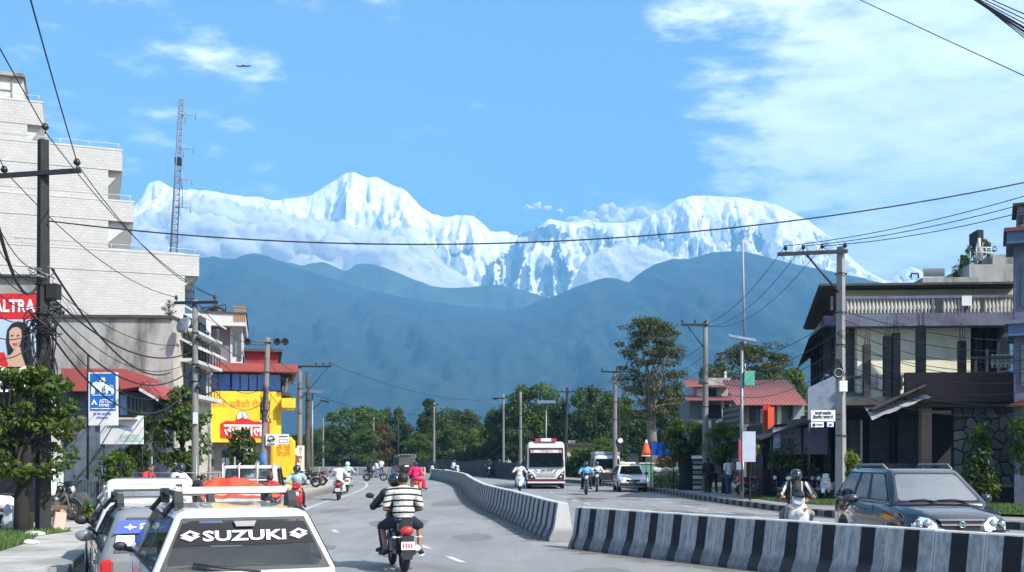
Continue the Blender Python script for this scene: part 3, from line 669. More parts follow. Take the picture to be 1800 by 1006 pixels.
# ---- tall white stepped building
p = Plane(190, 60, 21); b = p.root('white_stepped_building', 'tall blank white brick building with stepped terraces at left behind the grey house', 'building')
zz = lambda py, px=190: p.z(py, px)
U = p.u
def seg(x0, x1, y0, y1, px, name='wall', m=M_WBRICK, d0=0, d1=17):
    q = MB(); q.bx(U(x0), U(x1), d0, d1, zz(y1, px), zz(y0, px)); return q.build(name, m, b)
seg(-160, 48, 180, 262.3, 48); seg(-160, 190, 262, 352.3, 190); seg(-160, 190.4, 352, 445.3, 190); seg(-160, 325, 445, 870, 325)
for x0, x1, y0, y1, xb, yb in ((-160, 75, 182, 221, 48, 256), (-160, 215, 266, 301, 190, 328), (-160, 235, 357, 391, 190, 428), (-160, 350, 451, 486, 325, 503)):
    q = MB(); q.bx(U(x0), U(x1), -.03, 17.2, zz(y1, x1), zz(y0, x1)); q.build('parapet', M_WBRICK, b)
    q = MB(); q.bx(U(x0) , U(x1) + .03, -.05, 17.3, zz(y0, x1), zz(y0 - 3, x1)); q.build('coping', M_WHITE, b)
    q = MB(); ub, u1 = U(xb), U(x1); q.prism([(ub - .02, zz(y1 + .2, x1)), (u1 - .05, zz(y1 + .2, x1)), (ub - .02, zz(yb, x1))], .3, 16.5); q.build('bracket', M_WHITE, b)
    q = MB(); zt = zz(y0 - 3, x1)
    for k in range(7):
        uu = U(x1) - .2 - k * 1.5; q.tube([(uu, 0, zt), (uu, 0, zt + .28)], .02, 5)
    q.tube([(U(x1) - .1, 0, zt + .28), (U(x1) - 9.6, 0, zt + .28)], .02, 5); q.build('rail', M_WHITE, b)
q = MB(); q.bx(U(-160), U(40), .5, 9, zz(180, 40), zz(133, 40)); q.build('stair_tower', M_WHITE, b)
q = MB(); q.bx(U(-160), U(43), .2, 9.4, zz(133, 40), zz(127, 40)); q.build('roof_slab', M_GCONC, b)
q = MB(); q.tube([(U(24), 3, zz(127, 40)), (U(24), 3, zz(117, 40))], .14, 8); q.build('pipe', M_YEL, b)
q = MB(); q.bx(U(19), U(21), .4, .5, zz(180, 40), zz(133, 40)); q.bx(U(-5), U(19), .44, .5, zz(158, 40), zz(156, 40)); q.build('seam', M_GCONC, b)
# outside stair against the wall at lower left
q = MB()
for k in range(9):
    x0_, y0_ = 88 + k * 5.0, 527 + k * 7.2
    q.bx(U(x0_), U(x0_ + 11), -.9, -.02, zz(y0_ + 3, 100), zz(y0_, 100))
q.build('stair', M_DCONC, b)
q = MB(); 
for dy in (-18, -9): q.tube([(U(92), -.9, zz(515 + dy, 100)), (U(150), -.9, zz(590 + dy, 100))], .025, 5)
for k in range(5): q.tube([(U(94 + k * 13), -.9, zz(520 + k * 17, 100)), (U(94 + k * 13), -.9, zz(500 + k * 17, 100))], .02, 5)
q.build('stair_rail', M_STEEL, b)
# small back balcony cage on the right side
q = MB()
for k in range(6): q.tube([(U(327 + k * 3), .6, zz(540, 325)), (U(327 + k * 3), .6, zz(505, 325))], .025, 4)
for y in (510, 522, 538): q.tube([(U(326), .6, zz(y, 325)), (U(344), .6, zz(y, 325))], .025, 4)
q.build('window_cage', M_DSTEEL, b)

# ---- lattice mast on the terrace
def lattice(name, label, px0, py0, px1, py1, Y, w0, w1, n, m, cat='antenna mast'):
    A = W(px0, py0, Y); B = W(px1, py1, Y); t = thing(name, label, cat, A)
    q = MB(); D = B - A
    def c(k, i):
        f = k / n; w = w0 + (w1 - w0) * f; a = 2 * math.pi * i / 3 + .4
        return D * f + Vector((math.cos(a) * w, math.sin(a) * w, 0))
    for i in range(3): q.tube([c(0, i), c(n, i)], .045, 5)
    q.build('mast_leg', m, t)
    q = MB()
    for k in range(n):
        for i in range(3):
            j = (i + 1) % 3; q.tube([c(k, i), c(k + 1, j)], .02, 4, cap=False); q.tube([c(k + 1, i), c(k + 1, j)], .02, 4, cap=False)
    q.build('lattice_bracing', m, t)
    return t, D
t, D = lattice('lattice_mast', 'thin steel lattice radio mast standing on the white terrace', 303, 447, 318, 175, 74, .28, .17, 26, mat('mast_steel', (.17, .20, .26), .6, .3))
for f in (.90, .68, .48, .30):
    q = MB(); c = D * f; q.tube([c, c + Vector((1.1, 0, 0))], .03, 5); q.tube([c + Vector((.35, 0, -.6)), c + Vector((.35, 0, .25))], .025, 5); q.tube([c + Vector((1.05, 0, -.35)), c + Vector((1.05, 0, .55))], .02, 5); q.build('antenna', M_STEEL, t)
q = MB(); q.box(D * .60 + Vector((.05, 0, 0)), (.4, .35, .5)); q.build('radio_box', M_DSTEEL, t)
q = MB(); c = D * .30 + Vector((.5, 0, 0)); q.tube([c, c + Vector((0, 0, 3.3))], .03, 5); q.build('whip_antenna', M_STEEL, t)

# ---- weathered grey concrete house, street side white with balconies
p = Plane(300, 45, 3); U = p.u; zz = lambda y, x=300: p.z(y, x)
b = p.root('grey_concrete_house', 'stained grey concrete house with white balconies on its street side, at left', 'house')
q = MB(); q.bx(U(70), U(304), 0, 6.2, 0, zz(560)); q.build('wall', M_GCONC, b)
q = MB(); q.bx(U(68), U(306), -.15, 6.4, zz(560), zz(555)); q.build('roof_slab', M_DCONC, b)
M_CREAM = mat('cream_plaster', (.50, .47, .40), .85, var=.1, dirt=(.28, .25, .2), dscale=.8, damt=.5)
u1 = U(304)
q = MB(); q.bx(u1 + .003, u1 + .2, .1, 6.2, 0, zz(575)); q.build('street_wall', M_CREAM, b)
for k, (yt, yb) in enumerate(((628, 634), (690, 697), (575, 580))):
    q = MB(); q.bx(u1 + .2, u1 + .75, .4, 6.0, zz(yb), zz(yt)); q.build('balcony', M_WHITE, b)
    if k < 2:
        q = MB()
        for j in range(10): q.tube([(u1 + .7, .5 + j * .58, zz(yt)), (u1 + .7, .5 + j * .58, zz(yt) + .85)], .02, 4)
        q.tube([(u1 + .7, .5, zz(yt) + .85), (u1 + .7, 5.8, zz(yt) + .85)], .03, 5); q.tube([(u1 + .7, .5, zz(yt) + .5), (u1 + .7, 5.8, zz(yt) + .5)], .02, 5)
        q.build('balcony_rail', M_DSTEEL, b)
    if k < 2:
        for j in range(2):
            w_ = MB(); w_.bx(u1 + .2, u1 + .23, .9 + j * 2.7, 2.3 + j * 2.7, zz(yt) - 2.2 + 2.3, zz(yt) + 1.9); f = w_.build('window', M_DSTEEL, b)
            w_ = MB(); w_.bx(u1 + .231, u1 + .24, 1.0 + j * 2.7, 2.2 + j * 2.7, zz(yt) + .2, zz(yt) + 1.8); w_.build('pane', M_GLASS, f)
# sloped awnings seen as pale wedges
for y in (628, 690):
    q = MB(); q.prism([(u1 + .2, zz(y) + 2.25), (u1 + .95, zz(y) + 1.85), (u1 + .95, zz(y) + 1.92), (u1 + .2, zz(y) + 2.35)], .3, 6.0); q.build('awning', M_WHITE, b)
dsh = thing('satellite_dish', 'small dark satellite dish on the corner of the grey concrete house roof', 'satellite dish', W(326, 578, 44.6), R(-30))
q = MB(); q.ball((0, 0, 0), (.38, .38, .12), 14, 8, half=True, M=Matrix.Translation((0, -.1, .15)) @ Matrix.Rotation(R(65), 4, 'X')); q.build('dish', M_STEEL, dsh)
q = MB(); q.tube([(0, .05, .1), (0, .25, -.45)], .03, 6); q.tube([(0, -.1, .1), (0, -.45, .25)], .015, 5); q.build('bracket', M_DSTEEL, dsh)

# ---- narrow white house between
p = Plane(345, 57, 16); U = p.u; zz = lambda y, x=345: p.z(y, x)
b = p.root('narrow_white_house', 'narrow white house squeezed between the grey house and the yellow building', 'house')
q = MB(); q.bx(U(318), U(371), 0, 9, 0, zz(552)); q.build('wall', M_WHITE, b)
for y in (600, 655, 710):
    q = MB(); q.bx(U(340), U(373), -.55, .2, zz(y + 4), zz(y)); q.build('balcony', M_WHITE, b)
    q = MB(); q.bx(U(342), U(371), -.5, -.44, zz(y), zz(y - 18)); q.build('balcony_panel', M_WHITE, b)
    q = MB(); q.bx(U(347), U(362), -.03, .05, zz(y - 22), zz(y - 45)); f = q.build('window', M_DSTEEL, b)
    q = MB(); q.bx(U(348.5), U(360.5), -.05, -.031, zz(y - 24), zz(y - 43)); q.build('pane', M_GLASS, f)

# ---- yellow shop building with grey tower room
p = Plane(370, 60, 13); U = p.u; zz = lambda y, x=430: p.z(y, x)
b = p.root('yellow_shop_building', 'bright yellow shop building with a blue glass band and red roof fascia', 'building')
def B(x0, x1, y0, y1, d0, d1, name, m, par=None, zb=None):
    q = MB(); q.bx(U(x0), U(x1), d0, d1, zz(y1) if zb is None else zb, zz(y0)); return q.build(name, m, par or b)
B(368, 486, 688, 775, 0, 9, 'wall', M_YEL)
B(486.05, 494.5, 688, 853, .25, 9, 'corner_wall', M_YEL)
B(374, 486, 775, 868, .9, 9, 'shopfront', mat('shop_grey', (.30, .30, .29), .8, var=.2, dirt=(.08, .08, .08)))
B(366, 470, 772, 778, -.5, .2, 'ledge', M_YEL)
B(371, 522, 641, 655, -.9, 9.5, 'roof_fascia', M_RED)
B(370, 496, 655.2, 688, .12, 8.8, 'glazing_frame', M_BLK)
for i, (a, c) in enumerate(((371.5, 382), (384, 404), (408, 421), (423, 436), (438, 451), (453, 466), (473, 493))):
    B(a, c, 658, 686, .05, .12, 'pane', M_GLASSB)
B(494.6, 519, 700, 717, -.6, 3.5, 'sign_box', M_YEL)
B(494.6, 514, 655.3, 662, .5, 8, 'balcony_slab', M_DCONC); B(494.6, 512, 688, 694, .5, 8, 'balcony_slab', M_DCONC)
q = MB(); q.tube([(U(502), .6, zz(688)), (U(506), .6, zz(656))], .08, 6); q.tube([(U(499), .6, zz(686)), (U(511), .6, zz(668))], .05, 6); q.build('post', M_WHITE, b)
M_GREYW = mat('grey_block_wall', (.15, .155, .165), .85, var=.15, bump=.2, bs=6)
B(371, 424, 573, 641, 1.0, 7.5, 'tower_room', M_GREYW)
def cf(y): return zz(y)
B(371.5, 385, 565, 619, .94, 1.0, 'window', M_GLASS)
B(404, 406, 575, 641, .93, 1.0, 'corner_trim', M_WHITE); 
# white projecting bay to the right of the tower
B(406.2, 426, 573, 641, .96, 6, 'bay_wall', M_WHITE)
B(409, 414, 578, 624, .90, .96, 'window', M_GLASS); B(416, 424, 580, 632, .90, .96, 'window', M_GLASS)
B(352, 432, 552, 573, .1, 8.5, 'parapet', M_WHITE); B(350, 434, 549, 552, 0, 8.6, 'coping', M_DCONC)
q = MB()
for k in range(6): q.bx(U(411 + k * 3.7), U(413.2 + k * 3.7), .05, .25, zz(565), zz(541))
q.bx(U(409), U(433), .02, .28, zz(541), zz(538.5)); q.build('brick_balustrade', mat('brick_brown', (.33, .17, .07), .85, var=.25), b)
B(431, 489, 615, 641, 1.2, 8, 'red_roof_room', mat('maroon_wall', (.26, .02, .02), .7, var=.15)); B(428, 497, 610, 615, .8, 8.6, 'room_roof', M_DCONC)
q = MB(); q.tube([(U(343), .5, zz(560)), (U(381), .5, zz(533))], .06, 5); q.tube([(U(352), 1.5, zz(553)), (U(352), 1.5, zz(538)), (U(395), 1.5, zz(530)), (U(395), 1.5, zz(550))], .05, 5); q.build('roof_frame', M_DSTEEL, b)
q = MB(); q.ball((U(380), 2, zz(543)), (.5, .5, .35), 12, 8); q.build('water_tank', M_DSTEEL, b)
# red signboard with lettering on the yellow wall
q = MB(); q.prism([(U(388), zz(770)), (U(388), zz(745)), (U(398), zz(740)), (U(410), zz(741)), (U(420), zz(736)), (U(436), zz(736)), (U(446), zz(741)), (U(474), zz(740)), (U(474), zz(770))], -.08, -.003); q.build('sign_board', M_RED2, b)
q = MB(); q.tube([(U(426), -.06, zz(733)), (U(426), -.003, zz(733))], .32, 24); q.build('round_emblem', M_INKW, b)
q = MB(); q.ring((U(426), -.07, zz(733)), .31, .012, 24, 5, axis='y'); q.build('emblem_ring', M_INKB, b)
text('\u0909\u091c\u094d\u092f\u093e\u0932\u094b', .95, M_INKW, b, Matrix.Translation((U(431), -.10, zz(757))) @ FACE, bold=.02, width=2.3)
q = MB(); q.tube([(U(426) - .12, -.08, zz(733) - .2), (U(426), -.08, zz(733) + .22), (U(426) + .12, -.08, zz(733) - .2)], .015, 4); q.tube([(U(426) - .02, -.08, zz(733) - .1), (U(426) + .05, -.08, zz(733) + .02)], .03, 5); q.build('emblem_mark', M_INKB, b)
text('\u0939\u093e\u092e\u0940 \u0938\u092c\u0948\u0915\u094b \u0930\u094b\u091c\u093e\u0908', .5, M_ORANGE, b, Matrix.Translation((U(425), -.02, zz(712))) @ FACE, width=3.2)
# yellow pylon beside the door
p2 = Plane(497, 57, 0); U2 = p2.u; z2 = lambda y: p2.z(y)
t = p2.root('yellow_sign_pylon', 'yellow advertising pylon with orange lettering in front of the yellow building', 'sign')
q = MB(); q.prism([(U2(479), 0), (U2(479), z2(772)), (U2(484), z2(768)), (U2(508), z2(768)), (U2(516), z2(776)), (U2(515), 0)], 0, .5); q.build('panel', M_YEL, t)
for y, s_ in ((779, '\u0936\u0941\u0926\u094d\u0927'), (789, '\u0926\u0942\u0927 \u0926\u0939\u0940'), (799, '\u092a\u093e\u0909\u0928\u0947')):
    text(s_, .32, M_ORANGE, t, Matrix.Translation((U2(498), -.01, z2(y))) @ FACE, width=.75, bold=.006)
q = MB(); q.bx(U2(476), U2(478.5), -.02, .1, 0, z2(775)); q.build('edge_post', M_ORANGE, t)
# kiosk: white board and blue cabinet
p3 = Plane(400, 52, 0); U3 = p3.u; z3 = lambda y: p3.z(y)
t = p3.root('blue_kiosk_cabinet', 'blue metal kiosk cabinet standing in front of a tall white board', 'cabinet')
q = MB(); q.bx(U3(390), U3(406), -.1, .5, 0, z3(792)); q.prism([(U3(388), z3(793)), (U3(398), z3(787)), (U3(408), z3(793))], -.2, .6); q.build('cabinet', M_BLUEP, t)
q = MB(); q.bx(U3(407), U3(421), .1, .6, 0, z3(798)); q.bx(U3(406), U3(423), 0, .7, z3(798), z3(795)); q.build('shelf_box', M_BLUEP, t)
q = MB(); q.bx(U3(409), U3(419), .07, .1, 0, z3(800)); q.build('opening', M_BLK, t)
q = MB(); q.bx(U3(391), U3(396), -.13, -.1, z3(822), z3(805)); q.bx(U3(398), U3(404), -.13, -.1, z3(822), z3(805)); q.build('notice', M_WSIGN, t)
q = MB(); q.prism([(0, 0), (.9, 0), (.9, 1.5), (0, 1.25)], 0, .06, M=Matrix.Translation((U3(404), 53 - 52, .9))); o = q.build('white_board', M_WSIGN, None, (p3.x0, 52, 0)); tag(o, 'plain white board leaning behind the blue kiosk cabinet', 'board')

# ---- house with red roof edge and blue wall, and the signs in front
p = Plane(205, 40, 6); U = p.u; zz = lambda y, x=205: p.z(y, x)
b = p.root('red_edged_blue_house', 'low house with a maroon roof edge and blue wall behind the tall blue sign', 'house')
B(95, 258, 690, 905, 0, 6, 'wall', mat('slate_blue_wall', (.10, .13, .18), .85, var=.3, dirt=(.03, .035, .03), dscale=1, damt=.7), zb=0)
B(118, 226, 651, 690, -.7, 6, 'roof_fascia', M_RED)
q = MB(); q.prism([(U(226), zz(672)), (U(262), zz(670)), (U(290), zz(698)), (U(290), zz(702)), (U(258), zz(683)), (U(226), zz(688))], -1.2, 5); q.build('roof_edge', M_RED, b)
q = MB(); q.prism([(U(258), zz(684)), (U(290), zz(703)), (U(290), zz(708)), (U(258), zz(690))], -1.22, -1.1); q.build('fascia_board', M_WHITE, b)
B(213, 225, 695, 730, -.2, -.003, 'blue_door', mat('pale_blue_paint', (.22, .36, .55), .7, var=.1)); 
for k in range(4): B(231 + k * 6, 234 + k * 6, 700, 726, -.12, -.003, 'window_bar', M_GREYW)
B(228, 258, 698, 728, -.05, -.003, 'window', M_GLASS)
B(98, 112, 700, 820, -.5, -.003, 'white_panel', M_WHITE); B(120, 130, 755, 770, -.5, -.003, 'brick_pier', M_RED)
# tall blue sign
p = Plane(181, 37, 0); U = p.u; zz = lambda y, x=181: p.z(y)
b = p.root('blue_pipe_sign', 'tall blue and white ASTRAL sign with a pair of elephants on a steel post', 'sign')
tl = R(-4)
sb = MB(); sb.bx(U(156), U(207), -.02, .06, zz(748), zz(655)); f = sb.build('panel', M_WSIGN, b); 
q = MB(); q.bx(U(159), U(204), -.034, -.022, zz(722), zz(657)); q.build('blue_face', mat('sign_blue', (.01, .13, .45), .5, var=.05), b)
def eleph(q, cx, cz, s, fl=1):
    P = [(-1, -1), (-.95, .1), (-.7, .65), (-.2, .8), (.2, .6), (.3, .95), (.7, .9), (.95, .5), (.95, -.2), (1.1, -.6), (1.0, -.8), (.8, -.5), (.72, .0), (.55, -.1), (.55, -1), (.2, -1), (.15, -.35), (-.4, -.35), (-.5, -1)]
    q.prism([(cx + x * s * fl, cz + y * s) for x, y in (P if fl > 0 else P)], -.048, -.036)
q = MB(); eleph(q, U(173), zz(681), .24); eleph(q, U(192), zz(684), .18, -1); q.prism([(U(178), zz(672)), (U(186), zz(672)), (U(185), zz(664)), (U(179), zz(664))], -.048, -.036); q.build('elephant_emblem', M_WSIGN, b)
q = MB(); q.bx(U(163), U(200), -.05, -.036, zz(695.5), zz(694.5)); q.bx(U(161), U(203), -.05, -.036, zz(719.5), zz(718)); q.build('rule', M_INKW, b)
q = MB(); q.prism([(U(161), zz(712)), (U(166), zz(702)), (U(172), zz(712)), (U(169), zz(712)), (U(166), zz(707)), (U(164), zz(712))], -.05, -.036); q.build('triangle_mark', M_INKW, b)
text('ASTRAL', .2, M_INKW, b, Matrix.Translation((U(188), -.04, zz(706))) @ FACE, width=.50, bold=.003); text('PIPES', .12, M_INKW, b, Matrix.Translation((U(184), -.04, zz(713))) @ FACE, width=.34, bold=.004)
text('\u090f\u0938 \u0906\u0930 \u0939\u093e\u0930\u094d\u0921\u0935\u0947\u092f\u0930', .13, M_INKBL, b, Matrix.Translation((U(180), -.03, zz(728))) @ FACE, width=.62); text('\u092a\u094b\u0916\u0930\u093e', .11, M_INKBL, b, Matrix.Translation((U(180), -.03, zz(735))) @ FACE, width=.42)
q = MB(); q.tube([(U(152), .1, 0), (U(153), .1, zz(624))], .045, 8); q.build('post', M_DSTEEL, b)
q = MB(); q.bx(U(152), U(160), .02, .08, zz(668), zz(666)); q.bx(U(152), U(160), .02, .08, zz(740), zz(738)); q.build('arm', M_DSTEEL, b)
# wide pale board below
p = Plane(214, 38, -3); U = p.u; zz = lambda y, x=214: p.z(y)
b = p.root('faded_shop_board', 'faded white and blue shop board propped under the blue house eaves', 'sign')
q = MB(); q.bx(U(176), U(251), 0, .08, zz(781), zz(731)); q.build('panel', M_WSIGN, b)
q = MB(); q.prism([(U(200), zz(749)), (U(202), zz(744)), (U(233), zz(753)), (U(232), zz(758))], -.02, -.003); q.build('blue_stripe', mat('faded_blue', (.2, .26, .45), .7), b)
q = MB(); q.bx(U(211), U(246), -.01, -.003, zz(776), zz(764)); q.build('picture_patch', mat('pale_green', (.42, .52, .48), .7, var=.3, vs=4), b)
q = MB(); q.bx(U(201), U(243), -.2, .2, zz(738), zz(734)); q.build('lamp_tube', M_WHITE, b); q = MB(); q.bx(U(205), U(241), -.22, .15, zz(733), zz(730)); q.build('lamp_shade', M_BLK, b)
q = MB(); q.tube([(U(178), -.05, zz(785)), (U(200), -.05, zz(748))], .02, 5); q.build('stay', M_DSTEEL, b)
for xx in (180, 248):
    q = MB(); q.tube([(U(xx), .12, 0), (U(xx), .12, zz(735))], .03, 6); q.build('post', M_DSTEEL, b)

# ---- red ALTRA billboard with a portrait
p = Plane(62, 29, 0); U = p.u; zz = lambda y, x=62: p.z(y)
b = p.root('portrait_billboard', 'red ALTRA billboard with a printed portrait of a long-haired woman at the left edge', 'billboard')
q = MB(); q.bx(U(-95), U(65), 0, .1, zz(560.5), zz(516)); q.build('red_panel', M_RED2, b)
text('ALTRA', .46, M_INKW, b, Matrix.Translation((U(25), -.01, zz(539))) @ FACE, width=1.14, bold=.014)
q = MB(); q.bx(U(-95), U(63), .01, .1, zz(645), zz(561)); q.build('portrait_panel', mat('print_pale_blue', (.42, .52, .62), .6, var=.12, vs=1.2), b)
def flat(name, pts, d, m, dx=0):
    q = MB(); q.prism([(U(x + dx), zz(y)) for x, y in pts], -d, -d + .006); return q.build(name, m, b)
hair = mat('print_black_hair', (.012, .012, .018), .6, var=.2); skin_p = mat('print_skin', (.56, .34, .24), .6, var=.06)
flat('printed_hair', [(14, 622), (11, 600), (13, 580), (20, 570), (32, 565), (44, 568), (51, 578), (54, 598), (57, 620), (60, 645), (40, 645), (38, 618), (22, 618), (18, 625)], .012, hair)
flat('printed_neck', [(25, 612), (36, 610), (38, 622), (46, 645), (10, 645), (12, 628), (23, 622)], .02, skin_p)
flat('printed_face', [(17, 596), (17, 583), (22, 577), (31, 575), (38, 580), (39, 594), (36, 606), (29, 616), (23, 613), (18, 605)], .028, skin_p)
flat('printed_eye', [(20, 590), (24, 589), (25, 591), (20, 592)], .036, hair); flat('printed_eye', [(30, 590), (35, 589), (35, 591), (30, 592)], .036, hair)
flat('printed_lips', [(22, 604), (32, 603), (30, 607), (25, 608)], .036, mat('print_lips', (.5, .06, .08), .5))
flat('printed_dress', [(-40, 645), (-40, 618), (8, 620), (15, 640), (14, 645)], .03, M_RED2)
q = MB(); q.bx(U(-95), U(58), .12, .3, 0, zz(516)); q.build('frame_post', M_DSTEEL, b)
# pale tarpaulins / stall below the billboard
tp = MB(); 
n_ = 14
for i in range(n_):
    for j in range(6):
        pass
vs = []; 
for i in range(n_ + 1):
    for j in range(7):
        f, g_ = i / n_, j / 6
        x = U(-60) + (U(70) - U(-60)) * f; z = zz(648) + (zz(690) - zz(648)) * g_
        vs.append((x, -.3 - .6 * g_ + .04 * math.sin(i * 1.7) * g_, z + .05 * math.sin(i * 1.1 + j)))
tp.add(vs, [(i * 7 + j, (i + 1) * 7 + j, (i + 1) * 7 + j + 1, i * 7 + j + 1) for i in range(n_) for j in range(6)], True)
o = tp.build('stall_awning', mat('white_tarp', (.70, .69, .67), .7, var=.08, dirt=(.6, .3, .28), dscale=2, damt=.35), None, (p.x0, p.y0, 0)); tag(o, 'white sloping stall awning just under the portrait billboard', 'awning')
p = Plane(0, 30, 0); U = p.u; zz = lambda y, x=0: p.z(y)
t = p.root('roadside_stall', 'dark roadside stall under the white awning at the left edge of the photo', 'stall')
q = MB(); q.bx(U(-120), U(52), .6, 1.4, 0, zz(690)); q.build('wall', M_DCONC, t)
q = MB(); q.bx(U(-60), U(4), -.2, .1, .1, zz(800)); q.build('counter', mat('stall_red', (.4, .1, .1), .7, var=.2), t)
q = MB(); q.tube([(U(-3), -.6, 0), (U(-3), -.6, zz(700))], .05, 6); q.tube([(U(58), -.6, 0), (U(58), -.6, zz(700))], .05, 6); q.build('post', M_DSTEEL, t)
q = MB(); q.bx(U(-100), U(56), .55, .8, zz(516), zz(482)); q.build('upper_wall', M_GCONC, t); q = MB(); q.bx(U(-100), U(60), .4, 1.0, zz(482), zz(478)); q.build('roof_slab', M_DCONC, t)

# ---- corrugated fence left, junk, bench, bags
p = Plane(150, 34, 0); U = p.u
t = p.root('sheet_metal_fence', 'low blue-grey sheet metal fence with posts behind the left pavement', 'fence')
M_SHEET = mat('blue_grey_sheet', (.10, .14, .17), .6, .3, var=.35, vs=2, dirt=(.05, .04, .03), dscale=2, damt=.7)
for k in range(3):
    x0 = U(92) + k * .62; q = MB(); zt = 1.15 + .04 * math.sin(k * 2.3)
    for j in range(6):
        q.bx(x0 + j * .1, x0 + j * .1 + .05, 0, .03, .1, zt); q.bx(x0 + j * .1 + .05, x0 + j * .1 + .1, .02, .05, .1, zt)
    q.build('sheet_panel', M_SHEET, t)
for k in range(2):
    q = MB(); q.tube([(U(92) + k * 1.5, -.05, 0), (U(92) + k * 1.5, -.05, 1.35)], .04, 6); q.build('fence_post', M_DSTEEL, t)
t = thing('railing_fence', 'thin dark railing fence behind the parked cars at left', 'fence', (-13.5, 36, 0), R(10))
for k in range(24):
    q = MB(); q.tube([(k * .18, 0, .1), (k * .18, 0, 1.35)], .012, 4); q.build('bar', M_DSTEEL, t)
q = MB(); q.tube([(0, 0, 1.35), (4.2, 0, 1.35)], .02, 5); q.tube([(0, 0, .3), (4.2, 0, .3)], .02, 5); q.build('rail', M_STEEL, t)
for k in (0, 8, 16, 23): q = MB(); q.tube([(k * .18, 0, 0), (k * .18, 0, 1.9)], .035, 6); q.build('fence_post', M_STEEL, t)
t = thing('wooden_bench', 'rough wooden bench with reddish planks at the left edge of the pavement', 'bench', (-12.6, 26.4, .13), R(5))
for k in range(3): q = MB(); q.bx(-1.2, .5, -.25 + k * .17, -.10 + k * .17, .42, .46); q.build('plank', mat('bench_wood', (.42, .17, .11), .8, var=.25), t)
for x in (-1.0, .35): q = MB(); q.bx(x - .04, x + .04, -.22, .22, 0, .42); q.build('leg', M_DSTEEL, t)
t = thing('wooden_stool', 'small wooden stool just right of the big tree trunk', 'stool', (-11.35, 26.6, .13), R(15))
q = MB(); q.bx(-.35, .35, -.2, .2, .5, .56); q.build('seat', mat('stool_wood', (.22, .10, .06), .8, var=.3), t)
for x in (-.28, .28):
    for y in (-.14, .14): q = MB(); q.bx(x - .04, x + .04, y - .04, y + .04, 0, .5); q.build('leg', mat('raw_wood', (.5, .38, .24), .8, var=.2), t)
def lump(name, label, cat, loc, r, m, seed=0, rz=0.0, sub=3):
    me = bpy.data.meshes.new(name); bm = bmesh.new(); bmesh.ops.create_icosphere(bm, subdivisions=sub, radius=1)
    for v in bm.verts:
        n = noise.noise(v.co * 1.6 + Vector((seed, 0, 0))) * .35 + noise.noise(v.co * 4 + Vector((0, seed, 0))) * .12
        v.co = v.co * (1 + n); v.co.x *= r[0]; v.co.y *= r[1]; v.co.z = max(-.6, v.co.z) * r[2]
    for f in bm.faces: f.smooth = True
    bm.to_mesh(me); bm.free(); o = link(name, me, None, m, loc, (0, 0, rz)); return tag(o, label, cat)
lump('plastic_sack', 'grey translucent plastic sack of rubbish leaning by the tree foot', 'sack', (-12.15, 26.2, .35), (.2, .2, .42), mat('grey_plastic', (.42, .44, .46), .4, var=.2), 2)
o = lump('white_bag', 'small white plastic bag on the grass by the tree', 'bag', (-11.75, 25.8, .22), (.15, .12, .12), M_INKW, 4)
lump('crumpled_paper', 'crumpled white paper lying on the grass in front of the tree', 'litter', (-10.75, 24.3, .17), (.22, .12, .06), M_INKW, 5)
lump('crumpled_paper', 'crumpled white litter scrap at the right end of the grass patch', 'litter', (-9.75, 21.9, .17), (.16, .1, .05), M_INKW, 9)
q = MB(); q.bx(-.2, .2, -.15, .15, 0, .38); o = q.build('cardboard_box', mat('cardboard', (.42, .26, .14), .85, var=.12), None, (-12.0, 26.6, .13), (0, 0, R(20)), bevel=.01); tag(o, 'brown cardboard box standing between the sack and the tree', 'box')
q = MB(); q.bx(-.13, .13, -.1, .1, 0, .42); o = q.build('paper_carton', mat('pink_card', (.6, .42, .34), .85, var=.12), None, (-11.05, 26.3, .13), (0, R(8), R(35)), bevel=.01); tag(o, 'pinkish carton leaning beside the wooden stool', 'box')
for k in range(9):
    lump('rubble_stone', ('dark rubble stone in the heap right of the wooden stool', )[0], 'stone', (-13.5 + (k % 3) * .35 + random.uniform(-.1, .1), 31.6 + (k // 3) * .3, .3 + (.25 if k > 5 else 0)), (.32, .26, .28), M_DCONC, k)['group'] = 'dark rubble heap on the left pavement'
o = lump('white_cloth', 'torn white cloth hanging behind the tree trunk', 'cloth', (-12.75, 29.8, 1.2), (.18, .06, .62), M_INKW, 12); 
q = MB(); q.bx(-.15, .15, 0, .03, 0, 1.5); o = q.build('banner_strip', mat('green_white_banner', (.5, .62, .5), .7, var=.4, vs=3), None, (-14.1, 33.5, .13), (R(-6), 0, R(4))); tag(o, 'narrow green and white banner strip leaning on the fence', 'banner')
# ---------------------------------------------------------------- right side
M_PALEY = mat('pale_yellow_plaster', (.80, .75, .55), .8, var=.07, vs=.8, dirt=(.35, .31, .22), dscale=.7, damt=.4, stretch=(1, 1, .4))
M_BEIGE = mat('beige_plaster', (.46, .41, .28), .85, var=.08, dirt=(.18, .15, .1), dscale=.8, damt=.4)
M_SLATE = mat('slate_blue_plaster', (.13, .14, .20), .85, var=.15, dirt=(.04, .04, .05), dscale=.9, damt=.6)
M_COLM = mat('bare_dark_column', (.035, .034, .036), .9, var=.3, dirt=(.015, .015, .015), dscale=2, damt=.6)
M_MAROON = mat('maroon_brown_plaster', (.075, .045, .045), .9, var=.12, vs=1)
M_BAL = mat('baluster_plaster', (.55, .53, .46), .85, var=.2, vs=1.5, dirt=(.14, .14, .15), dscale=1.5, damt=.6)
p = Plane(1485, 45, -4); U = p.u; zz = lambda y, x=1600: p.z(y, x)
b = p.root('balustrade_house', 'two-storey pale yellow house with balusters and bare columns behind the dark SUV', 'house')
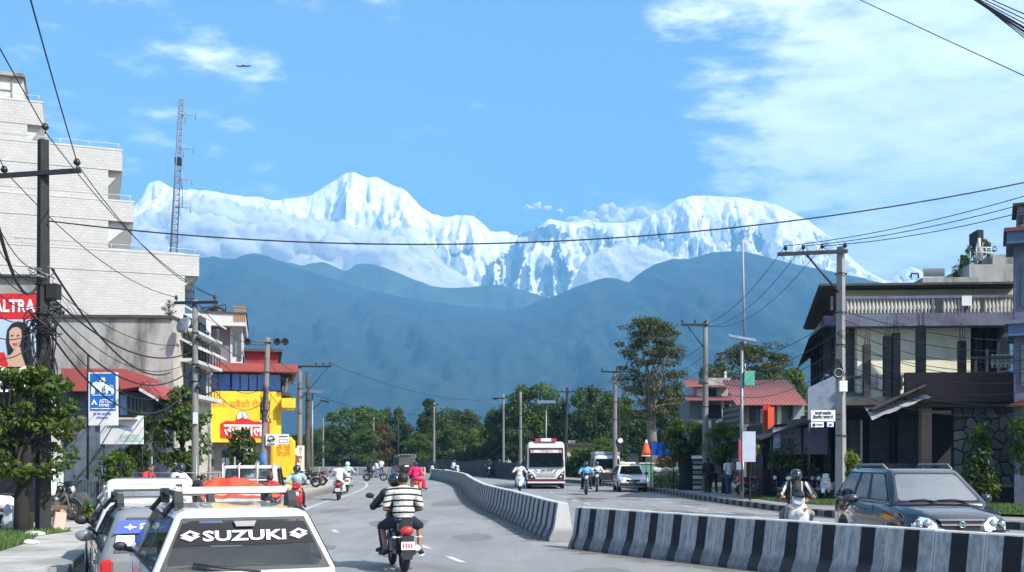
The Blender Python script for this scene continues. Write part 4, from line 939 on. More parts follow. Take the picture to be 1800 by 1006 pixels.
def B(x0, x1, y0, y1, d0, d1, name, m, par=None, zb=None, zt=None):
    dd = min(d0, 0)
    q = MB(); q.bx(U(x0, dd), U(x1, dd), d0, d1, p.z(y1, 1600, dd) if zb is None else zb, p.z(y0, 1600, dd) if zt is None else zt); return q.build(name, m, par or b)
ZR = p.z(504.5, 1600, -.6)
KS = .16                                   # the return wall runs away to the right
def Bk(x0, x1, y0, y1, d0, d1, name, m, du=0.0):
    dd = min(d0, 0); zz = lambda y: p.z(y, 1600, dd); a, c = U(x0, dd) + du, U(x1, dd); q = MB(); q.prism([(a + KS * max(d0, 0), d0), (c, d0), (c, d1), (a + KS * d1, d1)], zz(y1), zz(y0), axis='z'); return q.build(name, m, b)
q = MB(); q.prism([(U(1487), 0), (U(1792), 0), (U(1792), 14), (U(1487) + KS * 14, 14)], zz(572), ZR - .02, axis='z'); q.build('upper_wall', M_BEIGE, b)
B(1507, 1706, 572, 700, 0, 3, 'yellow_wall', M_PALEY)
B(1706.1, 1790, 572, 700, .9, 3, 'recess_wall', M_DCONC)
B(1486, 1506.9, 572, 700, .6, 2, 'corner_pier', M_SLATE)
Bk(1440, 1792, 497, 501, -.7, 14.5, 'roof_slab', M_DCONC)
Bk(1444, 1792, 501.2, 504.5, -.6, 14.3, 'roof_edge', M_COLM)
B(1484, 1790, 551, 573, -.85, -.003, 'balcony_slab', M_SLATE)
B(1484, 1790, 520, 525, -.87, -.65, 'balcony_rail', M_SLATE)
prof = [(0, .03), (.04, .05), (.12, .035), (.25, .075), (.42, .045), (.58, .035), (.64, .055), (.68, .05)]
def baluster_mesh(h, m):
    q = MB(); q.tube([(0, 0, z / .68 * h) for z, r in prof], [r * 1.15 for z, r in prof], 7); return q.mesh('baluster', m)
z16 = lambda y: p.z(y, 1600, -.8)
hb = z16(525) - z16(551); bmsh = baluster_mesh(hb, M_BAL); n = 0
for k in range(46):
    x = U(1489, -.76) + k * .149
    if k in (24, 25, 36): 
        continue
    link('baluster', bmsh, b, None, (x, -.76, z16(551)))
for xx in (1487, 1640, 1700, 1786): B(xx - 2.5, xx + 2.5, 525, 551, -.85, -.67, 'rail_post', M_SLATE)
# window in the recess with dark posts
for a in (1722, 1742, 1762): B(a, a + 5, 575, 655, .6, .85, 'window_post', M_COLM)
B(1708, 1788, 590, 645, .82, .9, 'window', M_GLASS)
# terrace on top of the shops
B(1486, 1592, 697, 712, -3.0, 0, 'terrace_slab', M_DCONC); B(1592, 1788, 655, 707, -3.3, -3.05, 'terrace_parapet', M_MAROON); B(1592, 1788, 707.2, 716, -3.2, 0, 'terrace_beam', M_COLM)
for x0, x1, yt, yb in ((1519, 1531, 605, 700), (1555, 1567, 590, 692), (1570, 1583, 585, 690), (1613, 1628, 572, 655), (1687, 1699, 600, 642)):
    q = MB(); q.bx(U(x0, -2.95), U(x1, -2.95), -2.95, -2.65, p.z(yb + 18, 1600, -2.95), p.z(yt, 1600, -2.95)); f = q.build('bare_column', M_COLM, b)
    q = MB()
    for dx in (.25, .75):
        for dy in (-2.9, -2.7): xq = U(x0, -2.95) + (U(x1) - U(x0)) * dx; zt_ = p.z(yt, 1600, -2.95); q.tube([(xq, dy, zt_), (xq + random.uniform(-.05, .05), dy, zt_ + random.uniform(.35, .8))], .012, 4)
    q.build('rebar', M_DSTEEL, f)
hb2 = zz(664) - zz(690); bm2 = baluster_mesh(hb2, M_BAL)
for k in range(5): link('baluster', bm2, b, None, (U(1490) + k * .15, -2.2, zz(690)))
for k in range(9): link('baluster', bm2, b, None, (U(1547) + k * .15, -2.5, zz(692)))
for k in range(11): link('baluster', baluster_mesh(zz(632) - zz(655), M_BAL) if k == 0 else bpy.data.meshes['baluster.002'], b, None, (U(1713) + k * .165, -2.0, zz(655)))
B(1486, 1514, 660, 665, -2.3, -2.1, 'rail', M_SLATE); B(1486, 1516, 690, 697, -2.35, -2.05, 'rail', M_SLATE); B(1543, 1602, 659, 664, -2.62, -2.4, 'rail', M_BAL); B(1710, 1788, 627, 632, -2.1, -1.9, 'rail', M_SLATE)
# ground floor
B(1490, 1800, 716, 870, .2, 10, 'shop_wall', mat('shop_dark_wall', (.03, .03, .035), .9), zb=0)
def shutter(x0, x1, yt, yb, d):
    q = MB(); n = 34; z0, z1 = zz(yb), zz(yt)
    vs = []; 
    for i in range(n * 2 + 1):
        z = z0 + (z1 - z0) * i / (n * 2); vs += [(U(x0), d - (.03 if i % 2 else 0), z), (U(x1), d - (.03 if i % 2 else 0), z)]
    q.add(vs, [(2 * i, 2 * i + 1, 2 * i + 3, 2 * i + 2) for i in range(n * 2)])
    q.build('roller_shutter', mat('shutter_grey', (.10, .10, .115), .6, .3, var=.2), b)
shutter(1526, 1561, 735, 815, -.15); shutter(1576, 1620, 716, 815, -.15)
B(1492, 1510, 738, 815, -.1, .19, 'door_leaf', M_DCONC); B(1513, 1516, 738, 815, -.2, .19, 'door_post', M_BAL)
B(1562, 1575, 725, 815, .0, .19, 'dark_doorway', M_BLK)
B(1620.2, 1638, 716, 870, -2.9, -2.5, 'pillar', mat('pinkish_pillar', (.22, .15, .12), .85, var=.12), zb=0)
B(1500, 1650, 815, 830, -2.3, .1, 'shop_step', M_DCONC, zb=0)
# awning over the shutters
q = MB(); q.prism([(0, 0), (2.0, .95), (2.0, 1.0), (0, .06)], 0, .9, M=Matrix.Translation((U(1492), -3.9, zz(728)))); q.build('lean_to_roof', M_DCONC, b)
q = MB(); n_ = 10; vs = []
for i in range(n_ + 1):
    f = i / n_; xa = U(1490) + (U(1585) - U(1490)) * f
    for j in range(5):
        g_ = j / 4; vs.append((xa, -2.6 - 1.3 * g_, zz(720 - 26 * f) - g_ * (.55 - .25 * f) + .03 * math.sin(i * 2 + j)))
q.add(vs, [(i * 5 + j, (i + 1) * 5 + j, (i + 1) * 5 + j + 1, i * 5 + j + 1) for i in range(n_) for j in range(4)], True); q.build('canvas_awning', mat('grey_canvas', (.42, .43, .45), .8, var=.12, dirt=(.2, .2, .2), dscale=1), b)
# left return side: stacked eaves and dark loggia
X6 = U(1486)
def side(name, m, o0, o1, d0, d1, z0, z1):
    q = MB(); q.prism([(X6 + o0 + KS * d0, d0), (X6 + o1 + KS * d0, d0), (X6 + o1 + KS * d1, d1), (X6 + o0 + KS * d1, d1)], z0, z1, axis='z'); q.build(name, m, b)
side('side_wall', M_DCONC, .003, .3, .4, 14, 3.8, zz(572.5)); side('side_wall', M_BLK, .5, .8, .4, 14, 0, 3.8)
side('side_slab', M_SLATE, -.9, 0, -.4, 15, zz(573), zz(556)); side('side_slab', M_DCONC, -1.0, 0, -1.2, 15, zz(700), zz(690))
q = MB(); vs = []
for d in (-.5, 15.3):
    for (o_, z_) in ((-1.5, zz(594)), (-.95, zz(562)), (-.90, zz(562)), (-.90, zz(574))): vs.append((X6 + o_ + KS * d, d, z_))
q.add(vs, [(0, 1, 2, 3), (7, 6, 5, 4), (0, 4, 5, 1), (1, 5, 6, 2), (2, 6, 7, 3), (3, 7, 4, 0)]); q.build('side_eave', M_DCONC, b)
for k in range(5): side('side_column', M_COLM, -.85, -.55, .5 + k * 3.2, .8 + k * 3.2, 0, zz(573.2))
for k in range(26):
    d = .6 + k * .55; link('baluster', bm2, b, None, (X6 - .8 + KS * d, d, zz(690)))
side('side_rail', M_SLATE, -.88, -.72, -1.0, 14.5, zz(664), zz(660))
q = MB(); q.bx(U(1452), U(1456), -.9, -.7, zz(549), zz(525)); q.bx(U(1462), U(1470), -.9, -.6, zz(549), zz(518)); q.build('chimney_stub', M_DCONC, b)
# roof top: parapet wall, stair block, solar heater, tank
def BD(x0, x1, y0, y1, d, dep, name, m):
    q = MB(); q.bx(U(x0, d), U(x1, d), d, d + dep, ZR, p.z(y0, x1, d)); return q.build(name, m, b)
BD(1622, 1720, 487, 497, 1, 5, 'roof_kerb', M_GCONC); BD(1704, 1790, 464, 497, 2.0, 6, 'roof_wall', M_GCONC); BD(1745, 1795, 447, 466, 2.6, 5, 'roof_wall', M_GCONC)
_zz = zz; zz = lambda y, x=1700: _zz(y, x) + (.25 if y < 497 else 0)
q = MB(); q.bx(U(1639), U(1677), 1.2, 1.25, zz(488), zz(473)); q.build('solar_panel', mat('panel_grey', (.30, .31, .32), .3, .2, var=.1), b)
q = MB(); 
for k in range(14): q.tube([(U(1640) + k * .065, 1.18, zz(488)), (U(1640) + k * .065, 1.18, zz(474))], .01, 4)
q.build('collector_tube', M_STEEL, b)
q = MB(); q.tube([(U(1621), 1.5, zz(487)), (U(1621), 1.5, zz(480)), (U(1634), 1.5, zz(480)), (U(1634), 1.5, zz(487))], .04, 5); q.build('pipe_stand', M_DSTEEL, b)
q = MB()
for k in range(4): q.tube([(U(1750 + k * 9), 2.2, zz(448)), (U(1750 + k * 9), 2.2, zz(428))], .03, 5)
for y in (429, 438): q.tube([(U(1749), 2.2, zz(y)), (U(1779), 2.2, zz(y))], .03, 5)
q.build('roof_rail', M_WHITE, b)
q = MB(); q.tube([(U(1758), 2.4, zz(448)), (U(1758), 2.4, zz(410))], .07, 6); q.build('vent_pipe', M_WHITE, b)
q = MB(); q.bx(U(1757), U(1770), 2.6, 3.6, zz(414), zz(392)); tk = q.build('water_tank', M_BLK, b, bevel=.03)
q = MB(); [q.tube([(xx, yy, zz(448) - .5), (xx, yy, zz(414))], .03, 5) for xx in (U(1758), U(1769)) for yy in (2.7, 3.5)]; q.build('tank_stand', M_STEEL, tk)
zz = _zz
# a small white notice tied to the balusters
q = MB(); q.bx(U(1677), U(1694), -.95, -.9, zz(544), zz(527)); o = q.build('meter_box', M_WSIGN, b)

# irregular stone wall: every stone a piece
def clip(poly, nx, ny, c):
    out = []
    for i in range(len(poly)):
        a, b_ = poly[i], poly[(i + 1) % len(poly)]; da = a[0] * nx + a[1] * ny - c; db = b_[0] * nx + b_[1] * ny - c
        if da <= 0: out.append(a)
        if da * db < 0: t = da / (da - db); out.append((a[0] + (b_[0] - a[0]) * t, a[1] + (b_[1] - a[1]) * t))
    return out
sw = bpy.data.objects.new('stone_wall', None); COL.objects.link(sw); sw.location = (p.x0, p.y0, 0); sw.rotation_euler = (0, 0, p.a)
tag(sw, 'wall of irregular grey stones behind the drooping young tree at right', 'wall')
x0, x1, z0, z1 = U(1639), U(1850), zz(852), zz(717)
q = MB(); q.bx(x0, x1, -2.6, -2.3, 0, z1); q.build('mortar', mat('dark_mortar', (.025, .024, .023), .95), sw)
rnd = random.Random(4); S = []
nx_, nz_ = 13, 7
for i in range(nx_):
    for j in range(nz_): S.append((x0 + (i + .5 + rnd.uniform(-.42, .42)) * (x1 - x0) / nx_, z0 + (j + .5 + rnd.uniform(-.42, .42)) * (z1 - z0) / nz_))
STM = [mat('wall_stone_%s' % k, c, .9, var=.15, vs=2, bump=.4, bs=12) for k, c in (('mid', (.13, .125, .112)), ('dark', (.085, .082, .076)), ('light', (.19, .18, .16)))]
for i, (sx, sz) in enumerate(S):
    P = [(x0, z0), (x1, z0), (x1, z1), (x0, z1)]
    for j, (tx, tz) in enumerate(S):
        if i == j or abs(tx - sx) > 2 or abs(tz - sz) > 2: continue
        dx, dz = tx - sx, tz - sz; L = math.hypot(dx, dz); P = clip(P, dx / L, dz / L, ((sx + tx) / 2 * dx + (sz + tz) / 2 * dz) / L - .022)
        if len(P) < 3: break
    if len(P) < 3: continue
    cx = sum(a for a, _ in P) / len(P); cz = sum(c for _, c in P) / len(P); n = len(P); dep = rnd.uniform(.05, .09)
    vs = [(a, -2.6, c) for a, c in P] + [(cx + (a - cx) * .97, -2.6 - dep * .7, cz + (c - cz) * .97) for a, c in P] + [(cx + (a - cx) * .82, -2.6 - dep, cz + (c - cz) * .82) for a, c in P]
    q = MB(); q.add(vs, [(k, (k + 1) % n, (k + 1) % n + n, k + n) for k in range(n)] + [(k + n, (k + 1) % n + n, (k + 1) % n + 2 * n, k + 2 * n) for k in range(n)] + [tuple(range(2 * n, 3 * n))])
    q.build('stone', rnd.choice(STM), sw)
q = MB(); q.bx(U(1690), U(1880), -4.0, -3.6, 0, .75); o = q.build('low_wall', mat('brown_low_wall', (.10, .065, .05), .9, var=.25, vs=3, bump=.4, bs=10), None, (p.x0, p.y0, 0), (0, 0, p.a)); tag(o, 'low brown garden wall below the irregular stone wall at right', 'wall')
q = MB(); q.bx(U(1690), U(1880), -4.05, -3.55, .75, .82); c_ = q.build('coping', M_GCONC, o); 

# ---- slate building at the right edge
p = Plane(1783, 39, -24); U = p.u; zz = lambda y, x=1790: p.z(y, x)
b = p.root('slate_blue_building', 'slate blue building with red-brown cornices cut by the right edge of the photo', 'building')
q = MB(); q.bx(U(1783), U(1783) + 7, 0, 2.5, 0, zz(430)); q.build('wall', M_SLATE, b)
q = MB(); q.bx(U(1783) + .1, U(1783) + 7, .1, 2.6, zz(430), zz(362)); q.build('parapet', mat('slate_pale', (.16, .17, .21), .85, var=.1), b)
q = MB(); q.bx(U(1783) - .25, U(1783) + 7.2, -.35, 2.6, zz(430), zz(410)); q.build('fascia', mat('blue_fascia', (.08, .14, .25), .8, var=.1), b)
q = MB(); q.bx(U(1783) - .35, U(1783) + 7.3, -.45, 2.6, zz(409.5), zz(403)); q.build('cornice', mat('red_brown_trim', (.16, .05, .045), .8, var=.15), b)
q = MB(); q.bx(U(1783) - .05, U(1783) + 7.1, -.05, 2.6, zz(361.5), zz(357)); q.build('coping', M_MAROON, b)
q = MB(); q.bx(U(1783) - .2, U(1783) + 7.2, -.4, 2.6, zz(592), zz(572)); q.build('fascia', MATS['blue_fascia'], b)
q = MB(); q.bx(U(1783) - .3, U(1783) + 7.2, -.5, 2.6, zz(571.5), zz(565)); q.build('cornice', MATS['slate_pale'], b)
q = MB(); q.prism([(U(1783) - .3, zz(716)), (U(1783) + 6, zz(716)), (U(1783) + 6, zz(706)), (U(1783) + .2, zz(704))], -.7, 0); q.build('eave', MATS['red_brown_trim'], b)
for z_ in (zz(540), zz(680)): 
    q = MB(); q.bx(U(1795), U(1795) + 1.3, -.05, .0 - .002, z_, z_ + 1.5); q.build('window', M_GLASS, b)
q = MB(); q.bx(U(1791), U(1791) + .15, -.02, .095, zz(393), zz(378)); q.build('vent', M_BLK, b)

# ---- stone house with red roof (middle right)
p = Plane(1275, 75, 0); U = p.u; zz = lambda y, x=1275: p.z(y)
b = p.root('red_roof_stone_house', 'single-storey stone house with a faded red sheet roof beyond the parked motorbikes', 'house')
M_STONE = brick_mat('rubble_stone', (.17, .165, .155), (.05, .05, .05), 1, .8, (.08, .08, .075), .6, .28, .2)
M_RROOF = mat('faded_red_roof', (.25, .075, .065), .6, .2, var=.12, dirt=(.22, .09, .08), dscale=.8, damt=.6, stretch=(1, .3, 1))
q = MB(); q.bx(U(1300), U(1392), 0, 6, 0, zz(711)); q.build('wall', M_STONE, b)
q = MB(); q.bx(U(1366), U(1373), -.05, .0 - .002, 0, zz(712)); q.build('pilaster', M_WHITE, b)
def corrug(x0, x1, y0, z0, y1, z1, name, par, m=M_RROOF, pitch=.22):
    q = MB(); n = max(4, int((x1 - x0) / pitch) * 4); vs = []
    for i in range(n + 1):
        x = x0 + (x1 - x0) * i / n; w = .035 * math.cos(i * math.pi / 2)
        vs += [(x, y0, z0 + w), (x, y1, z1 + w), (x, y0, z0 + w - .02), (x, y1, z1 + w - .02)]
    fs = []
    for i in range(n):
        a = 4 * i; fs += [(a, a + 4, a + 5, a + 1), (a + 2, a + 3, a + 7, a + 6), (a, a + 2, a + 6, a + 4), (a + 1, a + 5, a + 7, a + 3)]
    q.add(vs, fs, True); o = q.build(name, m, par, fixn=False); tag(o, kind='stuff') if False else None; return o
corrug(U(1290), U(1414), -.9, zz(713), 4.5, zz(660) + .0, 'roof', b)
q = MB(); q.bx(U(1318), U(1350), -.06, .1, zz(747), zz(716)); f = q.build('window', M_COLM, b)
for a in (1320, 1335): q = MB(); q.bx(U(a), U(a + 13), -.09, -.061, zz(744), zz(719)); q.build('pane', M_GLASS, f)
q = MB(); q.bx(U(1392), U(1412), -.3, 5, 0, zz(708)); q.build('plank_side', mat('grey_planks', (.22, .26, .3), .8, var=.25, vs=6, stretch=(6, 1, .3)), b)
q = MB(); q.bx(U(1388), U(1391), -.35, -.02, 0, zz(711)); q.build('downpipe', M_BLK, b)
p = Plane(1205, 82, 0); U = p.u; zz = lambda y, x=1205: p.z(y)
b = p.root('two_tier_red_roof_house', 'grey two-tier house with small red roofs left of the stone house', 'house')
q = MB(); q.bx(U(1212), U(1285), 0, 5, 0, zz(700)); q.build('wall', MATS['grey_block_wall'], b)
q = MB(); q.bx(U(1222), U(1284), .8, 5, zz(700), zz(676)); q.build('upper_wall', mat('grey_white_wall', (.34, .34, .34), .85, var=.2), b)
corrug(U(1203), U(1292), -1.0, zz(705), 1.0, zz(694), 'lower_roof', b); corrug(U(1207), U(1240), -.2, zz(680), 2.6, zz(661), 'upper_roof', b)
q = MB(); q.bx(U(1238), U(1286), .3, 5, zz(677), zz(664)); q.build('roof_slab', M_GCONC, b)
corrug(U(1240), U(1286), -.1, zz(680), .5, zz(676), 'eave_roof', b)
for a, c in ((1228, 1238), (1243, 1263)): q = MB(); q.bx(U(a), U(c), .7, .79, zz(698), zz(682)); q.build('window', M_WSIGN if a < 1240 else M_GLASS, b)
q = MB(); q.bx(U(1245), U(1282), -.05, -.003, zz(735), zz(712)); q.build('window', M_GLASS, b)
q = MB(); q.bx(U(1276), U(1280), .5, .8, zz(664), zz(652)); q.build('chimney', M_WHITE, b)
q = MB(); q.tube([(U(1268), -.5, zz(705)), (U(1272), -.5, 0)], .12, 6); q.build('post', M_BAL, b)
# ---- shed with sheet signs behind the bikes
p = Plane(1345, 46, 0); U = p.u; zz = lambda y, x=1345: p.z(y)
b = p.root('roadside_workshop_shed', 'dark roadside workshop shed with a long bluish signboard behind the parked motorbikes', 'shed')
q = MB(); q.bx(U(1348), U(1470), .8, 4, 0, zz(745)); q.build('wall', M_BLK, b)
q = MB(); q.prism([(U(1322), zz(775)), (U(1432), zz(737)), (U(1475), zz(737)), (U(1475), zz(733)), (U(1430), zz(733)), (U(1322), zz(771))], -1.4, 4); q.build('roof', M_COLM, b)
q = MB(); q.bx(U(1346), U(1446), -.9, -.86, zz(799), zz(753)); q.build('signboard', mat('bluish_grey_board', (.12, .13, .19), .8, var=.35, vs=2.5, dirt=(.05, .05, .06), dscale=2.5, damt=.8), b)
q = MB(); q.bx(U(1346), U(1362), -.92, -.901, zz(792), zz(757)); q.build('sign_end_panel', mat('pale_blue_panel', (.25, .33, .45), .7, var=.25, vs=5), b)
for xx in (1348, 1400, 1446, 1466): q = MB(); q.tube([(U(xx), -.95, 0), (U(xx), -.95, zz(752))], .045, 6); q.build('post', M_DSTEEL, b)
q = MB(); q.bx(U(1352), U(1372), -.2, .3, zz(825), zz(812)); q.build('red_crate', M_MAROON, b)
q = MB(); q.bx(U(1425), U(1475), -2.2, -.5, 0, .55); q.build('platform', M_DCONC, b)
q = MB(); q.bx(U(1375), U(1420), .3, .7, .2, 1.1); q.build('blue_drum_row', mat('dark_blue_tarp', (.02, .05, .16), .8, var=.3), b)
p = Plane(1420, 43, -12); U = p.u; zz = lambda y, x=1450: p.z(y, x)
q = MB(); q.prism([(U(1420), zz(738)), (U(1478), zz(738)), (U(1478), zz(655)), (U(1420), zz(682))], 0, .06); o = q.build('leaning_hoarding', mat('pale_hoarding', (.24, .29, .36), .8, var=.3, vs=3, dirt=(.12, .13, .16), dscale=3, damt=.7), None, (p.x0, p.y0, 0), (0, 0, p.a)); tag(o, 'large pale blue hoarding sheet mounted high left of the right concrete pole', 'hoarding')
q = MB()
for xx in (1422, 1476): q.tube([(U(xx), .1, 0), (U(xx), .1, zz(690))], .05, 6)
q.build('post', M_DSTEEL, o)
q = MB(); q.bx(0, .36, 0, .05, 0, 1.05); o = q.build('red_roof_board', mat('dark_red_panel', (.40, .02, .02), .6), None, W(1341, 754, 46)); tag(o, 'dark red upright panel on the shed roof by the stone house window', 'panel')
q = MB(); q.bx(0, .26, 0, .12, 0, .92); o = q.build('orange_roof_board', mat('orange_red_panel', (.75, .09, .02), .6), None, W(1350, 754, 45.8)); tag(o, 'bright orange-red upright panel beside the dark red one', 'panel')
q = MB(); q.bx(-.25, .25, 0, .04, 0, 1.15); o = q.build('white_banner', mat('banner_white_blue', (.42, .46, .55), .7, var=.1, vs=3), None, W(1316.5, 812, 41)); tag(o, 'pale blue-white vertical banner hanging by the solar lamp post', 'banner')
q = MB(); q.tube([(-.25, .06, -.95), (-.25, .06, 1.2)], .025, 5); q.tube([(.25, .06, -.95), (.25, .06, 1.2)], .025, 5); q.build('banner_pole', M_DSTEEL, o)
q = MB(); q.bx(-.1, .1, -.1, .1, 0, 1.0); o = q.build('red_sign_box', mat('soft_red_box', (.45, .06, .08), .6), None, W(1303, 818, 42)); tag(o, 'narrow red upright sign box left of the white banner', 'sign'); q = MB(); q.tube([(0, 0, -1.0), (0, 0, 0)], .03, 6); q.build('post', M_DSTEEL, o)
q = MB(); q.tube([(0, 0, 0), (0, 0, .3)], .14, 10); o = q.build('paper_lantern', M_INKW, None, W(1301, 826, 41.5)); tag(o, 'small white drum-shaped tin hanging under the red sign box', 'tin')
q = MB(); q.bx(-.4, .4, 0, .3, 0, .04); 
t = thing('newspaper_rack', 'narrow metal rack of magazines with a white top beside the roadside tree', 'rack', W(1228, 865, 56))
for k in range(6): q = MB(); q.bx(-.25, .25, 0, .3, .15 + k * .26, .32 + k * .26); q.build('shelf', M_STEEL if k % 2 else M_BAL, t)
q = MB(); q.bx(-.32, .32, -.05, .35, 1.72, 1.88); q.build('top', M_INKW, t); q = MB(); q.bx(-.27, .27, .3, .34, 0, 1.7); q.build('back', M_DSTEEL, t)
# sacks wall, umbrella, tarp, kiosk
for k in range(12):
    o = lump('stacked_sack', 'grey-white sack in the low stack on the verge beside the tall tree trunk', 'sack', (W(1160, 803, 62).x + (k % 3) * .55 - .02 * k, 62, .32 + (k // 3) * .26), (.33, .25, .2), M_BAL, k); o['group'] = 'stack of sacks by the tall tree'
t = thing('closed_umbrella', 'closed orange and white stall umbrella standing beside the green booth', 'umbrella', W(1136, 850, 60) + Vector((0, 0, 0)))
q = MB(); q.tube([(0, 0, 0), (0, 0, 2.4)], .03, 6); q.build('pole', M_STEEL, t)
q = MB(); q.tube([(0, 0, 1.55), (0, 0, 1.75), (0, 0, 2.2)], [.26, .24, .1], 12); q.build('canopy', MATS['orange_red_panel'], t)
q = MB(); q.tube([(0, 0, 2.2), (0, 0, 2.42)], [.1, .04], 12); q.build('canopy_top', M_INKW, t); q = MB(); q.tube([(0, 0, 1.50), (0, 0, 1.55)], [.27, .26], 12); q.build('hem', M_INKW, t)
q = MB(); q.bx(-.35, .35, 0, .6, 0, 1.5); o = q.build('green_booth', mat('pale_green_booth', (.12, .3, .24), .7, var=.15), None, W(1137, 862, 61)); tag(o, 'pale green booth below the closed umbrella, beside the white taxi', 'booth')
q = MB(); q.bx(-.4, .4, -.05, .65, 1.5, 1.56); q.build('counter_top', M_WSIGN, o); q = MB(); q.bx(-.36, .36, -.03, -.002, .1, .7); q.build('front_panel', M_WSIGN, o)
q = MB(); vs = []; n_ = 10
for i in range(n_ + 1):
    for j in range(6): vs.append((-.55 + 1.1 * i / n_, -.3 * j / 5 + .06 * math.sin(i * 1.9 + j * .6), -.75 * j / 5 + .05 * math.sin(i * 1.3)))
q.add(vs, [(i * 6 + j, (i + 1) * 6 + j, (i + 1) * 6 + j + 1, i * 6 + j + 1) for i in range(n_) for j in range(5)], True)
o = q.build('blue_tarpaulin', mat('bright_blue_tarp', (.02, .16, .65), .45, var=.15), None, W(1164, 777, 58)); tag(o, 'bright blue tarpaulin hung between the tree trunk and the bushes', 'tarpaulin')
q = MB(); q.tube([(-.6, 0, .02), (-.6, 0, -2.65)], .03, 6); q.tube([(.6, 0, .02), (.6, 0, -2.65)], .03, 6); q.tube([(-.6, 0, .0), (.6, 0, .0)], .02, 6); q.build('pole', M_DSTEEL, o)
# cream wall behind the bus, blue-roofed stall
p = Plane(1010, 108, 0); U = p.u; zz = lambda y: p.z(y)
b = p.root('cream_bungalow', 'low cream bungalow showing between the bus and the white van', 'house')
q = MB(); q.bx(U(975), U(1046), 0, 8, 0, zz(783)); q.build('wall', mat('cream_yellow_wall', (.50, .45, .22), .85, var=.12), b)
q = MB(); q.bx(U(972), U(1050), -.5, 8.3, zz(783), zz(779)); q.build('roof_slab', M_DCONC, b)
for a in (978, 1012): q = MB(); q.bx(U(a), U(a + 10), -.05, -.003, .9, zz(795)); q.build('window', M_GLASS, b)
q = MB(); q.bx(U(1000), U(1012), 1, 2, zz(779), zz(774)); q.build('roof_box', M_GCONC, b)
t = thing('blue_roof_stall', 'small stall with a dark blue sloping roof between the van and the trees', 'stall', W(1105, 803, 88) * 1); t.location.z = 0
q = MB(); q.prism([(-.9, 2.75), (1.0, 2.2), (1.0, 2.3), (-.9, 2.9), ], -.8, .8); q.build('roof', mat('navy_roof', (.015, .03, .13), .6), t); q = MB(); q.bx(-.8, .8, .1, .7, 0, 2.2); q.build('wall', M_WHITE, t)
# far retaining wall across the bend
q = MB(); 
pts = [(-50, 178), (-28, 163), (-10, 141), (-2, 114), (4.5, 86)]
P_ = offset(resample(pts, 3), 3.4)
vs = [(x, y, 0) for x, y in P_] + [(x, y, 1.5 + .12 * math.sin(i * .9)) for i, (x, y) in enumerate(P_)] + [(x, y + .5, 1.5 + .12 * math.sin(i * .9)) for i, (x, y) in enumerate(P_)]
n = len(P_); q.add(vs, [(i, i + 1, n + i + 1, n + i) for i in range(n - 1)] + [(n + i, n + i + 1, 2 * n + i + 1, 2 * n + i) for i in range(n - 1)])
o = q.build('boundary_wall', mat('mossy_dark_wall', (.045, .048, .042), .95, var=.35, vs=1.5, dirt=(.015, .02, .012), dscale=.8, damt=.7), None); tag(o, 'long dark mossy boundary wall on the outside of the far bend below the trees', 'wall')
# small far signs
t = thing('direction_board', 'small grey direction board on two posts beside the distant white car', 'sign', (W(606, 803, 150).x, 150, 0))
q = MB(); q.bx(-.65, .65, 0, .05, 1.6, 2.4); q.build('panel', M_WSIGN, t)
for x in (-.5, .5): q = MB(); q.tube([(x, .08, 0), (x, .08, 2.4)], .04, 5); q.build('post', M_DSTEEL, t)
# grass strips
M_GRASS = ground_mat('grass_ground', (.035, .075, .012), (.09, .14, .03), .9, bump=.6)
def grass(name, poly, z, h, dens, label, seed=1):
    g_ = MB(); g_.add([(x, y, z) for x, y in poly], [tuple(range(len(poly)))]); o = g_.build(name + '_ground', M_GRASS); tag(o, kind='structure')
    r = random.Random(seed); xs = [a for a, _ in poly]; ys = [a for _, a in poly]; vs = []; fs = []
    area = (max(xs) - min(xs)) * (max(ys) - min(ys))
    for _ in range(int(area * dens)):
        x, y = r.uniform(min(xs), max(xs)), r.uniform(min(ys), max(ys))
        if not inpoly(x, y, poly): continue
        a = r.uniform(0, 6.28); w = .012; hh = h * r.uniform(.5, 1.3); k = len(vs); lx, ly = r.uniform(-.06, .06), r.uniform(-.06, .06)
        vs += [(x - w * math.cos(a), y - w * math.sin(a), z), (x + w * math.cos(a), y + w * math.sin(a), z), (x + lx, y + ly, z + hh)]; fs.append((k, k + 1, k + 2))
    me = bpy.data.meshes.new(name); me.from_pydata(vs, [], fs); me.materials.append(mat('grass_blades', (.07, .13, .025), .8, var=.4, vs=1.5)); o = link(name, me); tag(o, label, kind='stuff')
grass('grass', [(10.4, 41), (9.9, 46.5), (11, 49), (15, 43), (20, 37), (26, 33), (24, 28), (17.5, 30), (13.6, 34)], .165, .09, 260, 'short mown grass along the right pavement', 1)
grass('grass', [(-12.8, 19.3), (-9.4, 19.3), (-9.9, 22), (-10.6, 24.2), (-10.4, 25.6), (-11.4, 26), (-13.4, 24.5)], .145, .10, 420, 'ragged grass patch at the foot of the big left tree', 2)
grass('grass', [(-15, 26), (-12.2, 25.6), (-12.4, 27), (-15, 28)], .145, .10, 300, 'grass strip under the wooden bench', 3)
